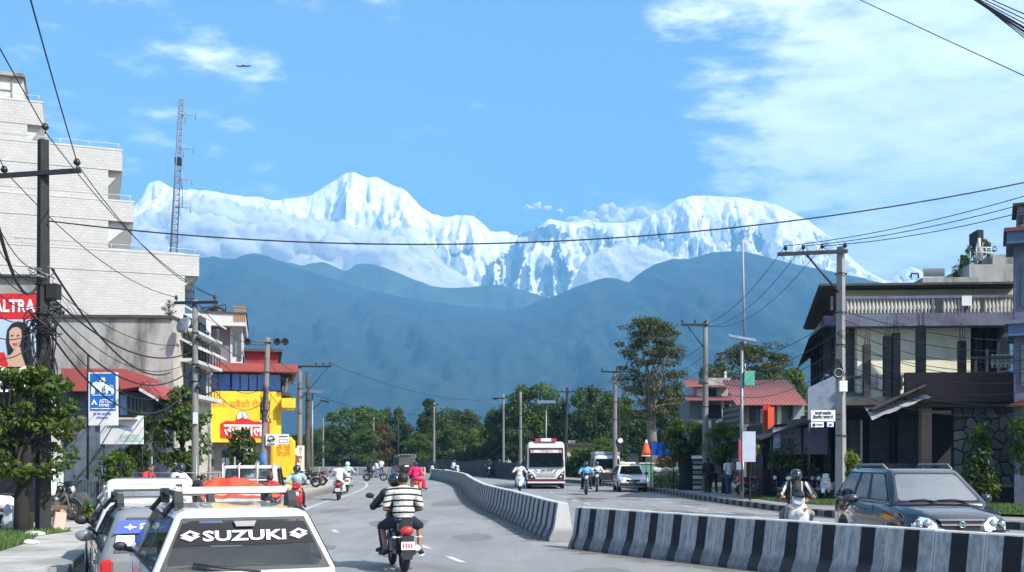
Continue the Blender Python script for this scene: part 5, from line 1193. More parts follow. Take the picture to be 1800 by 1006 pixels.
# ---------------------------------------------------------------- trees and bushes
def leaf_mat(name, c1, c2, tr=.38):
    m = bpy.data.materials.new(name); m.use_nodes = True; nt = m.node_tree; N = nt.nodes; L = nt.links; N.remove(N['Principled BSDF']); out = N['Material Output']
    tc = N.new('ShaderNodeTexCoord'); n = N.new('ShaderNodeTexNoise'); n.inputs['Scale'].default_value = 1.3; n.inputs['Detail'].default_value = 5; n.inputs['Roughness'].default_value = .7; L.new(tc.outputs['Object'], n.inputs['Vector'])
    oi = N.new('ShaderNodeObjectInfo')
    r = N.new('ShaderNodeMapRange'); r.inputs[1].default_value = .36; r.inputs[2].default_value = .64; L.new(n.outputs[0], r.inputs[0])
    mx = N.new('ShaderNodeMixRGB'); L.new(r.outputs[0], mx.inputs[0]); mx.inputs[1].default_value = (*c1, 1); mx.inputs[2].default_value = (*c2, 1)
    d = N.new('ShaderNodeBsdfPrincipled'); d.inputs['Roughness'].default_value = .55; d.inputs['Specular IOR Level'].default_value = .35; L.new(mx.outputs[0], d.inputs['Base Color'])
    t = N.new('ShaderNodeBsdfTranslucent'); sc = N.new('ShaderNodeVectorMath'); sc.operation = 'MULTIPLY'; sc.inputs[1].default_value = (1.1, 1.2, .5); L.new(mx.outputs[0], sc.inputs[0]); L.new(sc.outputs[0], t.inputs[0])
    ms = N.new('ShaderNodeMixShader'); ms.inputs[0].default_value = tr; L.new(d.outputs[0], ms.inputs[1]); L.new(t.outputs[0], ms.inputs[2]); L.new(ms.outputs[0], out.inputs[0])
    return m
LM = {'dark': leaf_mat('leaf_dark', (.024, .045, .010), (.085, .125, .028)), 'mid': leaf_mat('leaf_mid', (.032, .062, .010), (.12, .18, .03)), 'bright': leaf_mat('leaf_bright', (.05, .10, .015), (.14, .21, .03)),
      'grey': leaf_mat('leaf_grey_green', (.035, .046, .018), (.10, .115, .04)), 'rust': leaf_mat('leaf_rust', (.10, .05, .02), (.16, .10, .04)), 'yellow': leaf_mat('leaf_yellow_green', (.09, .14, .012), (.2, .25, .03))}
M_BARK = mat('tree_bark', (.07, .055, .042), .95, var=.35, vs=4, bump=.6, bs=14, stretch=(1, 1, .25))
M_BARKD = mat('tree_bark_dark', (.022, .019, .016), .95, var=.35, vs=4, bump=.6, bs=14, stretch=(1, 1, .25))
M_BARKL = mat('tree_bark_pale', (.17, .15, .13), .95, var=.3, vs=4, bump=.6, bs=14, stretch=(1, 1, .25))
def leaves(cs, rs, per, size, seed, aspect=.5, droop=0.0):
    rg = np.random.RandomState(seed); cs = np.array(cs, float); rs = np.array(rs, float)
    n = len(cs) * per; idx = np.repeat(np.arange(len(cs)), per)
    d = rg.normal(size=(n, 3)); d /= np.linalg.norm(d, axis=1)[:, None]
    rad = rg.uniform(.35, 1.0, (n, 1)) ** .6
    pos = cs[idx] + d * rad * rs[idx]
    nrm = d * .7 + rg.normal(size=(n, 3)) * .6 + np.array([0, 0, .7]); nrm /= np.linalg.norm(nrm, axis=1)[:, None]
    t = rg.normal(size=(n, 3)) + np.array([0, 0, -droop]); t -= (t * nrm).sum(1)[:, None] * nrm; t /= np.linalg.norm(t, axis=1)[:, None]
    b_ = np.cross(nrm, t); s = size * rg.uniform(.6, 1.35, (n, 1))
    V = np.stack([pos - t * s * .5, pos + b_ * s * aspect * .5 + nrm * s * .06, pos + t * s * .5 - nrm * s * .08, pos - b_ * s * aspect * .5 + nrm * s * .06], 1).reshape(-1, 3)
    Fc = np.arange(n * 4).reshape(-1, 4)
    me = bpy.data.meshes.new('crown'); me.vertices.add(len(V)); me.vertices.foreach_set('co', V.ravel()); me.loops.add(n * 4); me.loops.foreach_set('vertex_index', Fc.ravel())
    me.polygons.add(n); me.polygons.foreach_set('loop_start', np.arange(0, n * 4, 4)); me.polygons.foreach_set('loop_total', np.full(n, 4)); me.update(calc_edges=True); return me
def limb(q, a, b_, r0, r1, rnd, wob=.08, n=5):
    a = Vector(a); b_ = Vector(b_); L = (b_ - a).length; P = []
    for i in range(n + 1):
        f = i / n; w = wob * L * math.sin(math.pi * f); P.append(a.lerp(b_, f) + Vector((rnd.uniform(-w, w), rnd.uniform(-w, w), rnd.uniform(-w, w) * .5)))
    q.tube(P, [r0 + (r1 - r0) * i / n for i in range(n + 1)], 7); return P[-1]
def crown_proto(kind, seed):
    """unit crown: radius 1, from z=0 (crown base) to 2; returns mesh data and cluster centres"""
    r = random.Random(seed); cs = []; rs = []
    if kind == 'round':
        for i in range(64):
            a = r.uniform(0, 6.283); z = r.uniform(.05, 1.75); w = math.sqrt(max(0, 1 - ((z - .85) / 1.08) ** 2)); k = r.uniform(.55, .88) * w
            cs.append((math.cos(a) * k, math.sin(a) * k, z)); q = r.uniform(.2, .34); rs.append((q, q, q * .8))
        me = leaves(cs, rs, 150, .10, seed)
    elif kind == 'loose':
        for i in range(70):
            a = r.uniform(0, 6.283); z = r.uniform(-.15, 1.9); w = .45 + .5 * math.sin(min(1, z / 1.9) * math.pi) ; k = r.uniform(.2, .95) * w
            cs.append((math.cos(a) * k, math.sin(a) * k, z)); q = r.uniform(.14, .28); rs.append((q * 1.2, q * 1.2, q * .8))
        me = leaves(cs, rs, 105, .095, seed)
    elif kind == 'cone':
        for i in range(80):
            a = r.uniform(0, 6.283); z = 1.95 * r.random() ** .85; w = (1 - z / 2.1) ** .8 * .95; k = r.uniform(.4, .95) * w
            cs.append((math.cos(a) * k, math.sin(a) * k, z)); q = .1 + .2 * w * r.uniform(.6, 1); rs.append((q * 1.2, q * 1.2, q * .6))
        me = leaves(cs, rs, 130, .085, seed, .35, 1.0)
    elif kind == 'tiers':                                   # rain tree: flat layers with gaps
        for i in range(150):
            z = r.choice([.05, .3, .55, .8, 1.05, 1.28, 1.5, 1.7, 1.88]) + r.uniform(-.07, .07); w = (.62 + .38 * math.sin(z / 2 * math.pi)) if z < 1.3 else 1.0 * math.sqrt(max(.05, 1 - ((z - 1.0) / 1.05) ** 2)) + .05
            a = r.uniform(0, 6.283); k = r.uniform(.25, .95) * w; cs.append((math.cos(a) * k, math.sin(a) * k, z)); q = r.uniform(.12, .26); rs.append((q * 1.35, q * 1.35, q * .42))
        me = leaves(cs, rs, 110, .06, seed, .5)
    return me, cs
PRO = {k: [crown_proto(k, s + i) for i in range(n)] for k, n, s in (('round', 3, 10), ('loose', 2, 30), ('cone', 1, 50), ('tiers', 1, 70))}
_cm = {}
def tree(label, px, top, base_py, width, Y, kind='round', leaf='dark', bark=None, group=None, name='tree', low=.28, v=0, trunk_r=.22, zb=0.0):
    c = W(px, HZ, Y); H = EYE + (HZ - top) * Y / F; r_ = width * Y / F / 2; cb = H * low
    t = thing(name, label, 'tree', (c.x, Y, zb), 0, group)
    me, cs = PRO[kind][v % len(PRO[kind])]
    key = (me.name, leaf)
    if key not in _cm: m2 = me.copy(); m2.materials.clear(); m2.materials.append(LM[leaf]); _cm[key] = m2
    cr = link('crown', _cm[key], t, None, (0, 0, cb), (0, 0, random.uniform(0, 6.28)), (r_, r_, (H - cb - zb) / 2.0))
    rz = cr.rotation_euler.z; q = MB(); rnd = random.Random(int(px)); b = bark or M_BARK
    limb(q, (0, 0, -.1), (rnd.uniform(-.2, .2), 0, cb + (H - cb) * (.35 if kind != 'cone' else .97)), trunk_r * 1.25, trunk_r * .7, rnd, .03)
    for k in rnd.sample(range(len(cs)), 9 if kind != 'tiers' else 26):
        x, y, z = cs[k]; X = (x * math.cos(rz) - y * math.sin(rz)) * r_; Yy = (x * math.sin(rz) + y * math.cos(rz)) * r_
        limb(q, (0, 0, cb * .9 + rnd.uniform(0, .25) * (H - cb)), (X, Yy, cb + z * (H - cb) / 2), trunk_r * (.5 if kind != 'tiers' else .3), trunk_r * .08, rnd, .1)
    q.build('trunk', b, t); return t
# far belt across the bend and behind the bus
for a in [
 ('wide bright-topped round tree left of centre in the far belt', 628, 708, 0, 128, 150, 'round', 'mid', 0),
 ('dark round tree just right of the bright-topped one', 688, 713, 0, 62, 152, 'round', 'dark', 1),
 ('low dark tree at the left end of the far belt by the poles', 583, 742, 0, 60, 146, 'loose', 'dark', 0),
 ('rust-tinged tree in front of the far belt near the thin pole', 672, 744, 0, 52, 143, 'loose', 'rust', 1),
 ('loose leafy tree low in the far belt behind the side-on motorbike', 645, 752, 0, 70, 140, 'loose', 'mid', 1),
 ('tall dark feathery conifer near the middle of the far belt', 755, 700, 0, 84, 148, 'cone', 'dark', 0),
 ('dark bushy tree right of the feathery conifer', 805, 712, 0, 96, 150, 'round', 'dark', 2),
 ('loose green tree in front of the dark bushy one', 790, 745, 0, 66, 141, 'loose', 'mid', 0),
 ('yellow-green round tree catching the sun left of the leaning pole', 845, 744, 0, 52, 134, 'round', 'yellow', 0),
 ('small grey-green tree below the yellow-green one', 868, 770, 0, 60, 128, 'loose', 'grey', 0),
 ('dark tree rising left of the tall trees behind the bus', 886, 706, 0, 76, 128, 'round', 'dark', 1),
 ('tall domed green tree directly behind the bus', 937, 666, 0, 108, 125, 'round', 'mid', 2),
 ('dense dark tree just left of the leaning black pole', 985, 700, 0, 62, 118, 'loose', 'dark', 1),
 ('tall domed dark tree right of the leaning black pole', 1042, 670, 0, 96, 116, 'round', 'dark', 0),
 ('narrow loose tree by the pole with white crossarms', 1096, 690, 0, 64, 100, 'loose', 'mid', 0),
 ('dark low tree under the tall rain tree', 1112, 735, 0, 74, 96, 'round', 'dark', 1),
 ('grey-green tree between the rain tree and the two-tier house', 1186, 668, 0, 84, 95, 'loose', 'grey', 1),
 ('dark bush-like tree left of the two-tier house', 1190, 745, 0, 60, 88, 'round', 'dark', 2),
 ('broad tree crown rising behind the red-roofed stone house', 1330, 603, 0, 150, 100, 'tiers', 'grey', 0),
 ('dark green tree right behind the red roof ridge', 1385, 640, 0, 100, 92, 'round', 'mid', 1),
 ('smaller tree behind the two-tier house roof', 1262, 628, 0, 90, 98, 'loose', 'grey', 0),
 ('bright palm-like bush behind the white van roof', 1058, 768, 0, 62, 92, 'loose', 'bright', 1),
 ('dark feathery tree at the far left belt behind the yellow pylon', 548, 752, 0, 60, 120, 'loose', 'dark', 1),
 ('green tree at the far belt below the conifer', 735, 760, 0, 70, 138, 'loose', 'mid', 1),
 ('dark tree behind the boundary wall near the leaning pole', 915, 748, 0, 70, 118, 'loose', 'dark', 0),
]:
    tree(a[0], a[1], a[2], a[3], a[4], a[5], a[6], a[7], v=a[8], low=.12 if a[6] in ('loose',) else .2, group='trees in the belt beyond the road')
def hedge(name, label, px0, px1, top0, top1, Y0, Y1, leaf, n, depth=3, seed=0, cat='hedge', size=.4, z0=0):
    r = random.Random(seed); cs = []; rs = []
    for i in range(n):
        f = r.random(); px = px0 + (px1 - px0) * f; Y = Y0 + (Y1 - Y0) * f; H = EYE + (HZ - (top0 + (top1 - top0) * f)) * Y / F - z0
        z = r.uniform(.1, .95) * H; q = r.uniform(.35, .7); cs.append(((px - CX) * Y / F, Y + r.uniform(0, depth), z + z0)); rs.append((q, q, min(q * .8, H * .4)))
    me = leaves(cs, rs, 60, size, seed); me.materials.append(LM[leaf]); o = link(name, me); return tag(o, label, cat)
hedge('hedge', 'dark clipped hedge across the road end behind the distant white car', 560, 765, 792, 788, 172, 150, 'dark', 150, 4, 1, size=.5)
hedge('hedge', 'sunlit green shrub mass left of the pickup at the road end', 650, 735, 780, 776, 158, 150, 'mid', 60, 3, 2, size=.5)
hedge('shrub_belt', 'brownish creeper-covered shrubs on top of the far boundary wall', 765, 915, 790, 782, 142, 118, 'grey', 120, 3, 3, size=.45)
hedge('shrub_belt', 'dark shrubs and weeds beside the bus and van', 985, 1100, 795, 790, 98, 84, 'dark', 90, 3, 4, size=.35)
hedge('shrub_belt', 'low weeds below the sacks and blue tarpaulin', 1140, 1200, 838, 835, 62, 58, 'bright', 26, 1, 5, size=.16)
hedge('shrub_belt', 'brown-green bushes right of the blue tarpaulin', 1165, 1225, 792, 790, 66, 64, 'rust', 30, 2, 6, size=.2)
hedge('flower_bush', 'thin bush growing up in front of the bluish signboard', 1362, 1420, 768, 772, 45.0, 44.8, 'dark', 16, 1, 7, cat='bush', size=.16, z0=1.35)
def wood(name, label, pts, Y, leaf, n, seed, size=.7):
    r = random.Random(seed); cs = []; rs = []
    x0, x1 = pts[0][0], pts[-1][0]
    for i in range(n):
        px = r.uniform(x0, x1); H = EYE + (HZ - interp(pts, px)) * Y / F; z = H * r.uniform(.05, .97) ; q = r.uniform(.8, 1.5)
        cs.append(((px - CX) * Y / F, Y + r.uniform(0, 6), z)); rs.append((q, q, min(q * .8, H * .3)))
    me = leaves(cs, rs, 80, size, seed); me.materials.append(LM[leaf]); o = link(name, me); return tag(o, label, kind='stuff')
wood('distant_wood', 'distant wood closing the view behind the separate trees', [(480, 775), (560, 760), (620, 745), (700, 742), (760, 735), (820, 738), (860, 755), (900, 730), (1000, 715), (1060, 712), (1120, 730), (1240, 720), (1400, 715)], 185, 'dark', 420, 3, .9)
# tall rain tree
t = tree('tall grey-green rain tree with flat leaf layers and a bare trunk, right of centre', 1143, 560, 0, 132, 68, 'tiers', 'grey', M_BARKL, low=.42, trunk_r=.32, name='rain_tree')
# roadside clipped trees
t = tree('round dark-leaved roadside tree left of the concrete pole with crossarm', 1208, 733, 0, 84, 57, 'round', 'mid', M_BARKD, low=.42, v=1, trunk_r=.42, name='roadside_tree', zb=.1)
t = tree('feathery light green roadside tree behind the woman at the pole', 1272, 742, 0, 88, 52, 'loose', 'bright', M_BARKD, low=.45, v=1, trunk_r=.12, name='roadside_tree', zb=.1)
# potted and drooping plants in front of the stone wall
def leafy(name, label, cat, loc, H, r, n, size, leaf, seed, low=.2, droop=1.5, aspect=.3, trunk=.04, per=26, bark=M_BARKD):
    rd = random.Random(seed); t = thing(name, label, cat, loc); cs = []; rs = []
    for i in range(n):
        f = rd.random(); z = H * (low + (1 - low) * f); w = r * (1 - .75 * f) if cat == 'young tree' else r * math.sqrt(max(.08, 1 - (2 * f - 1) ** 2)) * rd.uniform(.3, 1)
        a = rd.uniform(0, 6.28); cs.append((math.cos(a) * w * .8, math.sin(a) * w * .8, z)); rs.append((size * 1.2,) * 3)
    me = leaves(cs, rs, per, size, seed, aspect, droop); me.materials.append(LM[leaf]); link('crown', me, t)
    q = MB(); limb(q, (0, 0, -.05), (0, 0, H * .9), trunk, trunk * .3, rd, .02)
    for c in rd.sample(cs, min(12, len(cs))): limb(q, (0, 0, c[2] * .7), c, trunk * .5, trunk * .15, rd)
    q.build('trunk', bark, t); return t
leafy('young_tree', 'slender young tree with drooping pale leaves in front of the irregular stone wall', 'young tree', W(1722, 803, 39.5) * 1, 2.85, .62, 60, .22, 'mid', 5, trunk=.05).location.z = .1
leafy('garden_bush', 'bright green bush cut by the right edge beside the slate building', 'bush', W(1806, 803, 35) * 1, 3.3, .7, 60, .2, 'bright', 6, low=.35).location.z = .1
leafy('potted_plant', 'bright leafy plant at the foot of the big concrete pole behind the SUV', 'plant', W(1494, 803, 33.5) * 1, 2.0, .32, 30, .15, 'yellow', 7, low=.55).location.z = .1
leafy('potted_plant', 'pale green leafy plant above the white vertical banner', 'plant', W(1318, 803, 43) * 1, 2.55, .35, 22, .17, 'yellow', 8, low=.7).location.z = .1
# left side trees: the near one wraps the black pole
t = thing('street_tree', 'dense dark-green street tree wrapped round the big black pole at left', 'tree', (-11.35, 25.0, .1))
rd = random.Random(3); cs = []; rs = []
for i in range(78):
    a = rd.uniform(0, 6.28); f = rd.random(); z = 1.35 + 2.5 * f; w = 1.62 * rd.uniform(.7, 1.12) * math.sqrt(max(.12, 1 - (1.9 * f - .85) ** 2)); k = rd.uniform(.3, 1)
    cs.append((math.cos(a) * w * k + .1, math.sin(a) * w * k * .8, z)); q_ = rd.uniform(.13, .36); rs.append((q_ * 1.2, q_ * 1.2, q_ * .6))
me = leaves(cs, rs, 62, .16, 3, .5, .9); me.materials.append(LM['mid']); link('crown', me, t)
q = MB(); limb(q, (0, 0, -.1), (.1, 0, 2.4), .20, .10, rd, .05)
for c in rd.sample(cs, 34): limb(q, (0, 0, rd.uniform(1.2, 2.2)), c, .06, .015, rd)
q.build('trunk', M_BARKD, t)
leafy('street_tree', 'bushy street tree behind the second grey pole at left', 'tree', (-12.7, 41.5, .1), 4.3, 1.35, 90, .2, 'mid', 11, low=.25, aspect=.5, trunk=.12, per=42)
leafy('street_tree', 'dark rounded street tree against the yellow wall and red sign', 'tree', (-12.75, 51, .1), 2.95, 1.0, 60, .2, 'dark', 12, low=.35, aspect=.5, trunk=.12, per=42)
leafy('garden_bush', 'light green bush above the sheet metal fence at left', 'bush', (-13.2, 36.0, .1), 1.9, .8, 40, .16, 'bright', 13, low=.4, aspect=.5, trunk=.05, per=34)
leafy('garden_bush', 'dark creeper mass on the wall corner right of the pale shop board', 'bush', (-13.3, 39, .1), 3.3, .6, 40, .18, 'dark', 14, low=.4, aspect=.5, trunk=.05, per=40)
leafy('potted_plant', 'small bright weed clump on the pavement right of the rubble heap', 'plant', (-12.0, 30.5, .1), .45, .45, 14, .12, 'bright', 15, low=.1, aspect=.4, trunk=.02)
leafy('roof_shrub', 'dry grey shrub growing on the roof of the grey concrete house', 'shrub', W(297, 556, 46), .65, .45, 26, .07, 'grey', 16, low=.1, aspect=.3, trunk=.02)
# vegetation slope on the right roof
leafy('roof_shrub', 'dark creeper bush climbing the roof wall of the balustrade house', 'shrub', W(1722, 500, 50), 2.0, 1.15, 60, .14, 'dark', 17, low=.05, aspect=.5, trunk=.03)
leafy('roof_shrub', 'small creeper clump beside the roof solar panel at right', 'shrub', W(1690, 497, 48), .8, .6, 30, .12, 'dark', 18, low=.05, aspect=.5, trunk=.02)
# ---------------------------------------------------------------- poles, lamps, cables
M_POLE = mat('pole_concrete', (.20, .195, .185), .9, var=.15, vs=2, bump=.3, bs=12, dirt=(.08, .075, .07), dscale=1.2, damt=.6, stretch=(1, 1, .3))
M_POLED = mat('pole_dark', (.028, .026, .025), .9, var=.3, vs=2, bump=.3, bs=12)
M_CABLE = mat('black_cable', (.012, .012, .013), .6, var=.1)
M_INS = mat('insulator_brown', (.03, .022, .02), .35, var=.1)
def upole(label, px, base_Y, top_py, r=.13, m=M_POLE, arms=(), lean=0.0, square=False, cat='utility pole', name='utility_pole', group='utility poles along the road', bands=()):
    X = (px - CX) * base_Y / F; H = EYE + (HZ - top_py) * base_Y / F; t = thing(name, label, cat, (X, base_Y, .05), 0, group)
    q = MB(); n = 6; P = [(lean * f * H, 0, f * H) for f in [i / n for i in range(n + 1)]]; q.tube(P, [r * (1.1 - .35 * i / n) for i in range(n + 1)], 4 if square else 10, smooth=not square); q.build('post', m, t)
    for (z, x0, x1, ang, ins) in arms:
        c, s_ = math.cos(R(ang)), math.sin(R(ang)); ox = lean * z
        q = MB(); q.box((ox + (x0 + x1) / 2 * c, (x0 + x1) / 2 * s_ - .12, z), (x1 - x0, .09, .10), R(ang)); q.build('crossarm', M_DSTEEL, t)
        for u in ins:
            q = MB(); q.tube([(ox + u * c, u * s_ - .12, z + .05), (ox + u * c, u * s_ - .12, z + .13)], .018, 5); q.tube([(ox + u * c, u * s_ - .12, z + .12), (ox + u * c, u * s_ - .12, z + .17), (ox + u * c, u * s_ - .12, z + .19), (ox + u * c, u * s_ - .12, z + .26)], [.04, .075, .05, .04], 8); q.build('insulator', M_INS, t)
    for z in bands:
        q = MB(); q.ring((lean * z, 0, z), r * 1.02, .018, 14, 5, axis='z'); q.build('clamp_band', M_DSTEEL, t)
    return t, H
# A: big dark pole at left
tA, HA = upole('tall thick black pole with a tilted crossarm at far left, tangled in cables', 76, 25.4, 250, .18, M_POLED, square=True, bands=(5.2, 5.9, 3.6))
q = MB(); q.box((0, -.16, 8.52 - .05), (1.85, .1, .1), rot=Matrix.Rotation(R(-5), 4, 'Y') @ Matrix.Rotation(R(4), 4, 'Z')); q.build('crossarm', M_DSTEEL, tA)
for x, z in ((-.86, 8.45), (.84, 8.62), (.1, 9.45)):
    q = MB(); q.tube([(x, -.12, z - .05), (x, -.12, z + .06)], .02, 5); q.tube([(x, -.12, z + .05), (x, -.12, z + .1), (x, -.12, z + .19)], [.05, .09, .05], 8); q.build('insulator', M_INS, tA)
q = MB(); q.bx(.13, .38, -.15, .12, 5.55, 5.9); q.build('junction_box', M_BLK, tA)
rd = random.Random(5)
def tangle(name, par, c, rx, rz, n, m=M_CABLE, r=.012, seed=1):
    rd = random.Random(seed); q = MB()
    for k in range(n):
        P = []; a = rd.uniform(0, 6.28); da = rd.uniform(2, 6); 
        for i in range(14):
            f = i / 13; rr = rx * (.5 + .5 * math.sin(f * 3 + k)); P.append((c[0] + rr * math.cos(a + da * f), c[1] + rr * .7 * math.sin(a + da * f), c[2] + rz * (rd.uniform(-.1, .1) + math.sin(f * 5 + k * 1.3))))
        q.tube(P, r * rd.uniform(.7, 1.6), 4)
    return q.build(name, m, par)
tangle('cable_coil', tA, (0, -.1, 4.3), .38, .75, 26, seed=1); tangle('cable_coil', tA, (.05, -.1, 5.0), .45, .3, 14, M_CABLE, .014, 2); tangle('cable_coil', tA, (0, -.1, 6.15), .3, .12, 7, M_STEEL, .01, 3)
# B, C, D ... left side
tB, HB = upole('pale concrete pole with a small crossarm in front of the narrow white house', 343, 38, 530, .125, arms=((7.25, -.72, .85, -6, (-.65, .75)),), bands=(6.2, 5.1, 4.5))
q = MB()
for z in (6.0, 5.0, 4.3): q = MB(); q.tube([(.1, -.1, z), (.4, -.2, z - .3), (.7, -.15, z - .15)], .03, 5); q.ball((.15, -.15, z), .09, 8, 6); q.build('cable_bracket', M_DSTEEL, tB); tangle('cable_coil', tB, (0, 0, 4.6), .22, .25, 6, seed=4)
q = MB(); q.bx(-.02, .12, -.2, -.1, 3.0, 3.4); q.build('meter_box', M_WSIGN, tB)
tC, HC = upole('leaning pole with dark round lamps and a blue painted band before the yellow shop', 461, 48, 595, .14, lean=.035, bands=(6.9, 5.6, 3.9))
q = MB(); q.tube([(-.55, -.1, 6.95), (.95, -.1, 6.95)], .03, 6); q.build('crossarm', M_POLE, tC)
for x in (-.62, .7, 1.05):
    q = MB(); q.ring((x, -.15, 6.95), .12, .045, 14, 6, axis='y'); q.ball((x, -.1, 6.95), (.1, .06, .1), 8, 6); q.build('lamp_reel', M_BLK, tC)
q = MB(); q.tube([(0.02, 0, 1.35), (.06, 0, 2.0)], .155, 10); q.build('blue_band', M_BLUEP, tC); tangle('cable_coil', tC, (.16, -.05, 4.2), .24, .8, 16, seed=5)
q = MB(); q.bx(.2, .72, -.2, -.17, 2.35, 2.85); q.bx(.74, 1.22, -.2, -.17, 2.4, 2.85); f = q.build('white_sign', M_WSIGN, tC)
q = MB(); q.ring((.44, -.21, 2.63), .13, .02, 16, 5, axis='y'); q.prism([(.26, 2.58), (.62, 2.66), (.62, 2.60), (.26, 2.52)], -.215, -.2); q.bx(.28, .6, -.21, -.2, 2.38, 2.43); q.bx(.8, 1.16, -.21, -.2, 2.72, 2.76); q.build('sign_print', M_INKB, f)
q = MB(); q.bx(.8, 1.16, -.206, -.201, 2.46, 2.62); q.build('sign_plate', M_INKB, f); q = MB(); q.bx(.82, 1.14, -.212, -.207, 2.48, 2.6); q.build('sign_plate_face', M_INKW, f)
tD, HD = upole('far left grey pole with a long thin crossarm reaching right over the road', 527, 66, 645, .15, arms=((HD_ := 7.35, -.05, 1.95, 0, (1.0, 1.45, 1.85)),), bands=(6.0, 4.5))
q = MB(); q.tube([(.1, -.1, 5.4), (.9, -.1, 6.3), (1.75, -.1, 7.3)], .025, 5); q.build('brace', M_DSTEEL, tD)
upole('dark pole close behind the grey pole with the vertical white notice', 541, 70, 655, .17, M_DCONC, bands=(5.5,)); 
t = thing('vertical_notice', 'tall narrow white notice board with vertical lettering at the foot of the far left pole', 'sign', W(530, 803, 64) * 1); t.location.z = .1
q = MB(); q.bx(-.22, .22, -.3, -.25, .35, 2.45); q.build('panel', M_WSIGN, t)
for k, ch in enumerate('\u092a\u094b\u0916\u0930\u093e \u092e\u093e'): text(ch, .26, M_INKB, t, Matrix.Translation((0, -.31, 2.25 - k * .25)) @ FACE)
q = MB(); q.tube([(0, -.2, 0), (0, -.2, .4)], .05, 6); q.build('post', M_DSTEEL, t)
t = thing('shop_notice', 'small white and red notice boards beside the vertical notice', 'sign', W(518, 803, 62) * 1); t.location.z = .1
q = MB(); q.bx(-.2, .2, 0, .04, 1.9, 2.3); q.build('white_panel', M_WSIGN, t); q = MB(); q.bx(-.15, .25, .02, .06, 1.45, 1.85); q.build('red_panel', M_RED, t); q = MB(); q.tube([(0, .1, 0), (0, .1, 2.3)], .03, 5); q.build('post', M_DSTEEL, t)
def solar_lamp(label, px, Y, top, w, tilt, m=M_STEEL, box=False, head=-1, r=.07):
    X = (px - CX) * Y / F; H = EYE + (HZ - top) * Y / F; t = thing('solar_street_lamp', label, 'street lamp', (X, Y, .05), 0, 'solar street lamps')
    q = MB(); q.tube([(0, 0, 0), (0, 0, H - .15)], [r, r * .7], 8); q.build('post', m, t)
    q = MB(); q.box((w * .02, 0, H), (w, w * .55, .04), rot=Matrix.Rotation(R(tilt), 4, 'Y') @ Matrix.Rotation(R(18), 4, 'X')); q.build('solar_panel', mat('solar_cell', (.10, .115, .15), .25, .2, var=.1), t)
    q = MB(); q.tube([(0, 0, H - 1.1), (head * .55, -.1, H - .7)], .03, 6); q.box((head * .8, -.12, H - .62), (.55, .2, .09), rot=Matrix.Rotation(R(-head * -12), 4, 'Y')); q.build('lamp_head', M_DSTEEL, t)
    if box: q = MB(); q.bx(.08, .5, -.15, .15, H - 1.95, H - 1.35); q.build('battery_box', mat('green_box', (.08, .34, .26), .6), t)
    return t
solar_lamp('solar lamp with a flat panel on the far left pole line', 549, 68, 690, 1.3, 4, head=1)
solar_lamp('tall solar lamp with a big tilted panel and green battery box at right', 1304, 44.5, 597, 1.15, 10, box=True, r=.09)
solar_lamp('small solar lamp standing behind the bus', 960, 92, 708, 1.6, 0)
for (px, Y, top, r, m, arms, lean, lab) in [
 (568, 125, 735, .12, M_POLE, (), 0, 'thin pole beyond the yellow pylon at the left edge of the far belt'),
 (763, 118, 709, .13, M_POLE, ((7.5, -.5, .5, 0, (-.4, .4)),), 0, 'lone pole standing in front of the feathery conifer'),
 (700, 140, 738, .14, M_POLED, (), 0, 'short dark pole in the belt left of the pickup'),
 (657, 142, 735, .12, M_POLE, ((6.6, -1.0, 1.0, 0, ()),), 0, 'short pole with a pale crossarm in the rust-tinged trees'),
 (885, 108, 694, .13, M_POLE, ((7.7, -.9, .1, 0, ()),), 0, 'pole with a lamp arm left of the bare white pole'),
 (915, 98, 690, .15, M_POLE, (), 0, 'bare whitish pole just left of the bus'),
 (992, 96, 682, .17, M_POLED, ((7.6, -1.1, 1.0, 0, (-1.0, -.5, .5, .9)),), .035, 'leaning black pole with a short crossarm between the two domed trees'),
 (1081, 74, 652, .17, M_POLE, ((7.65, -.95, .9, 0, (-.9, .1)),), 0, 'grey pole with white crossarms and a round signal behind the white van'),
 (1088, 76, 700, .10, M_POLED, (), 0, 'thin dark pole touching the grey pole with the round signal'),
 (1240, 55, 568, .16, M_POLE, ((8.55, -1.25, .12, 0, (-1.2, -.55, 0)),), 0, 'tall concrete pole with a one-sided crossarm by the round roadside tree'),
]:
    t, H = upole(lab, px, Y, top, r, m, arms, lean, bands=(H_ for H_ in (4.4, 5.6)) if r > .14 else ())
    if px == 1081:
        q = MB(); q.tube([(.35, -.2, 2.9), (.35, -.12, 2.9)], .28, 16); q.build('signal_disc', M_BLK, t); q = MB(); q.tube([(.35, -.23, 2.95), (.35, -.2, 2.95)], .17, 14); q.build('signal_lens', M_INKW, t)
    if px == 1240: tangle('cable_coil', t, (0, 0, 6.1), .2, .2, 6, seed=8); q = MB(); q.tube([(-.9, -.1, 8.45), (-.1, -.1, 7.4)], .03, 5); q.build('brace', M_DSTEEL, t)
    if px == 885: q = MB(); q.ball((-.8, 0, 7.65), (.3, .15, .12), 10, 6); q.build('lamp_head', M_DSTEEL, t)
t, D = lattice('guyed_mast', 'very thin pale radio mast far behind the red-roofed house', 1309, 600, 1305, 422, 105, .10, .07, 22, mat('mast_red_white', (.36, .34, .36), .6, var=.15, vs=.4), cat='antenna mast')
q = MB(); q.tube([(0, 0, -11), (0, 0, 0)], .14, 6); q.build('mast_base', M_STEEL, t)
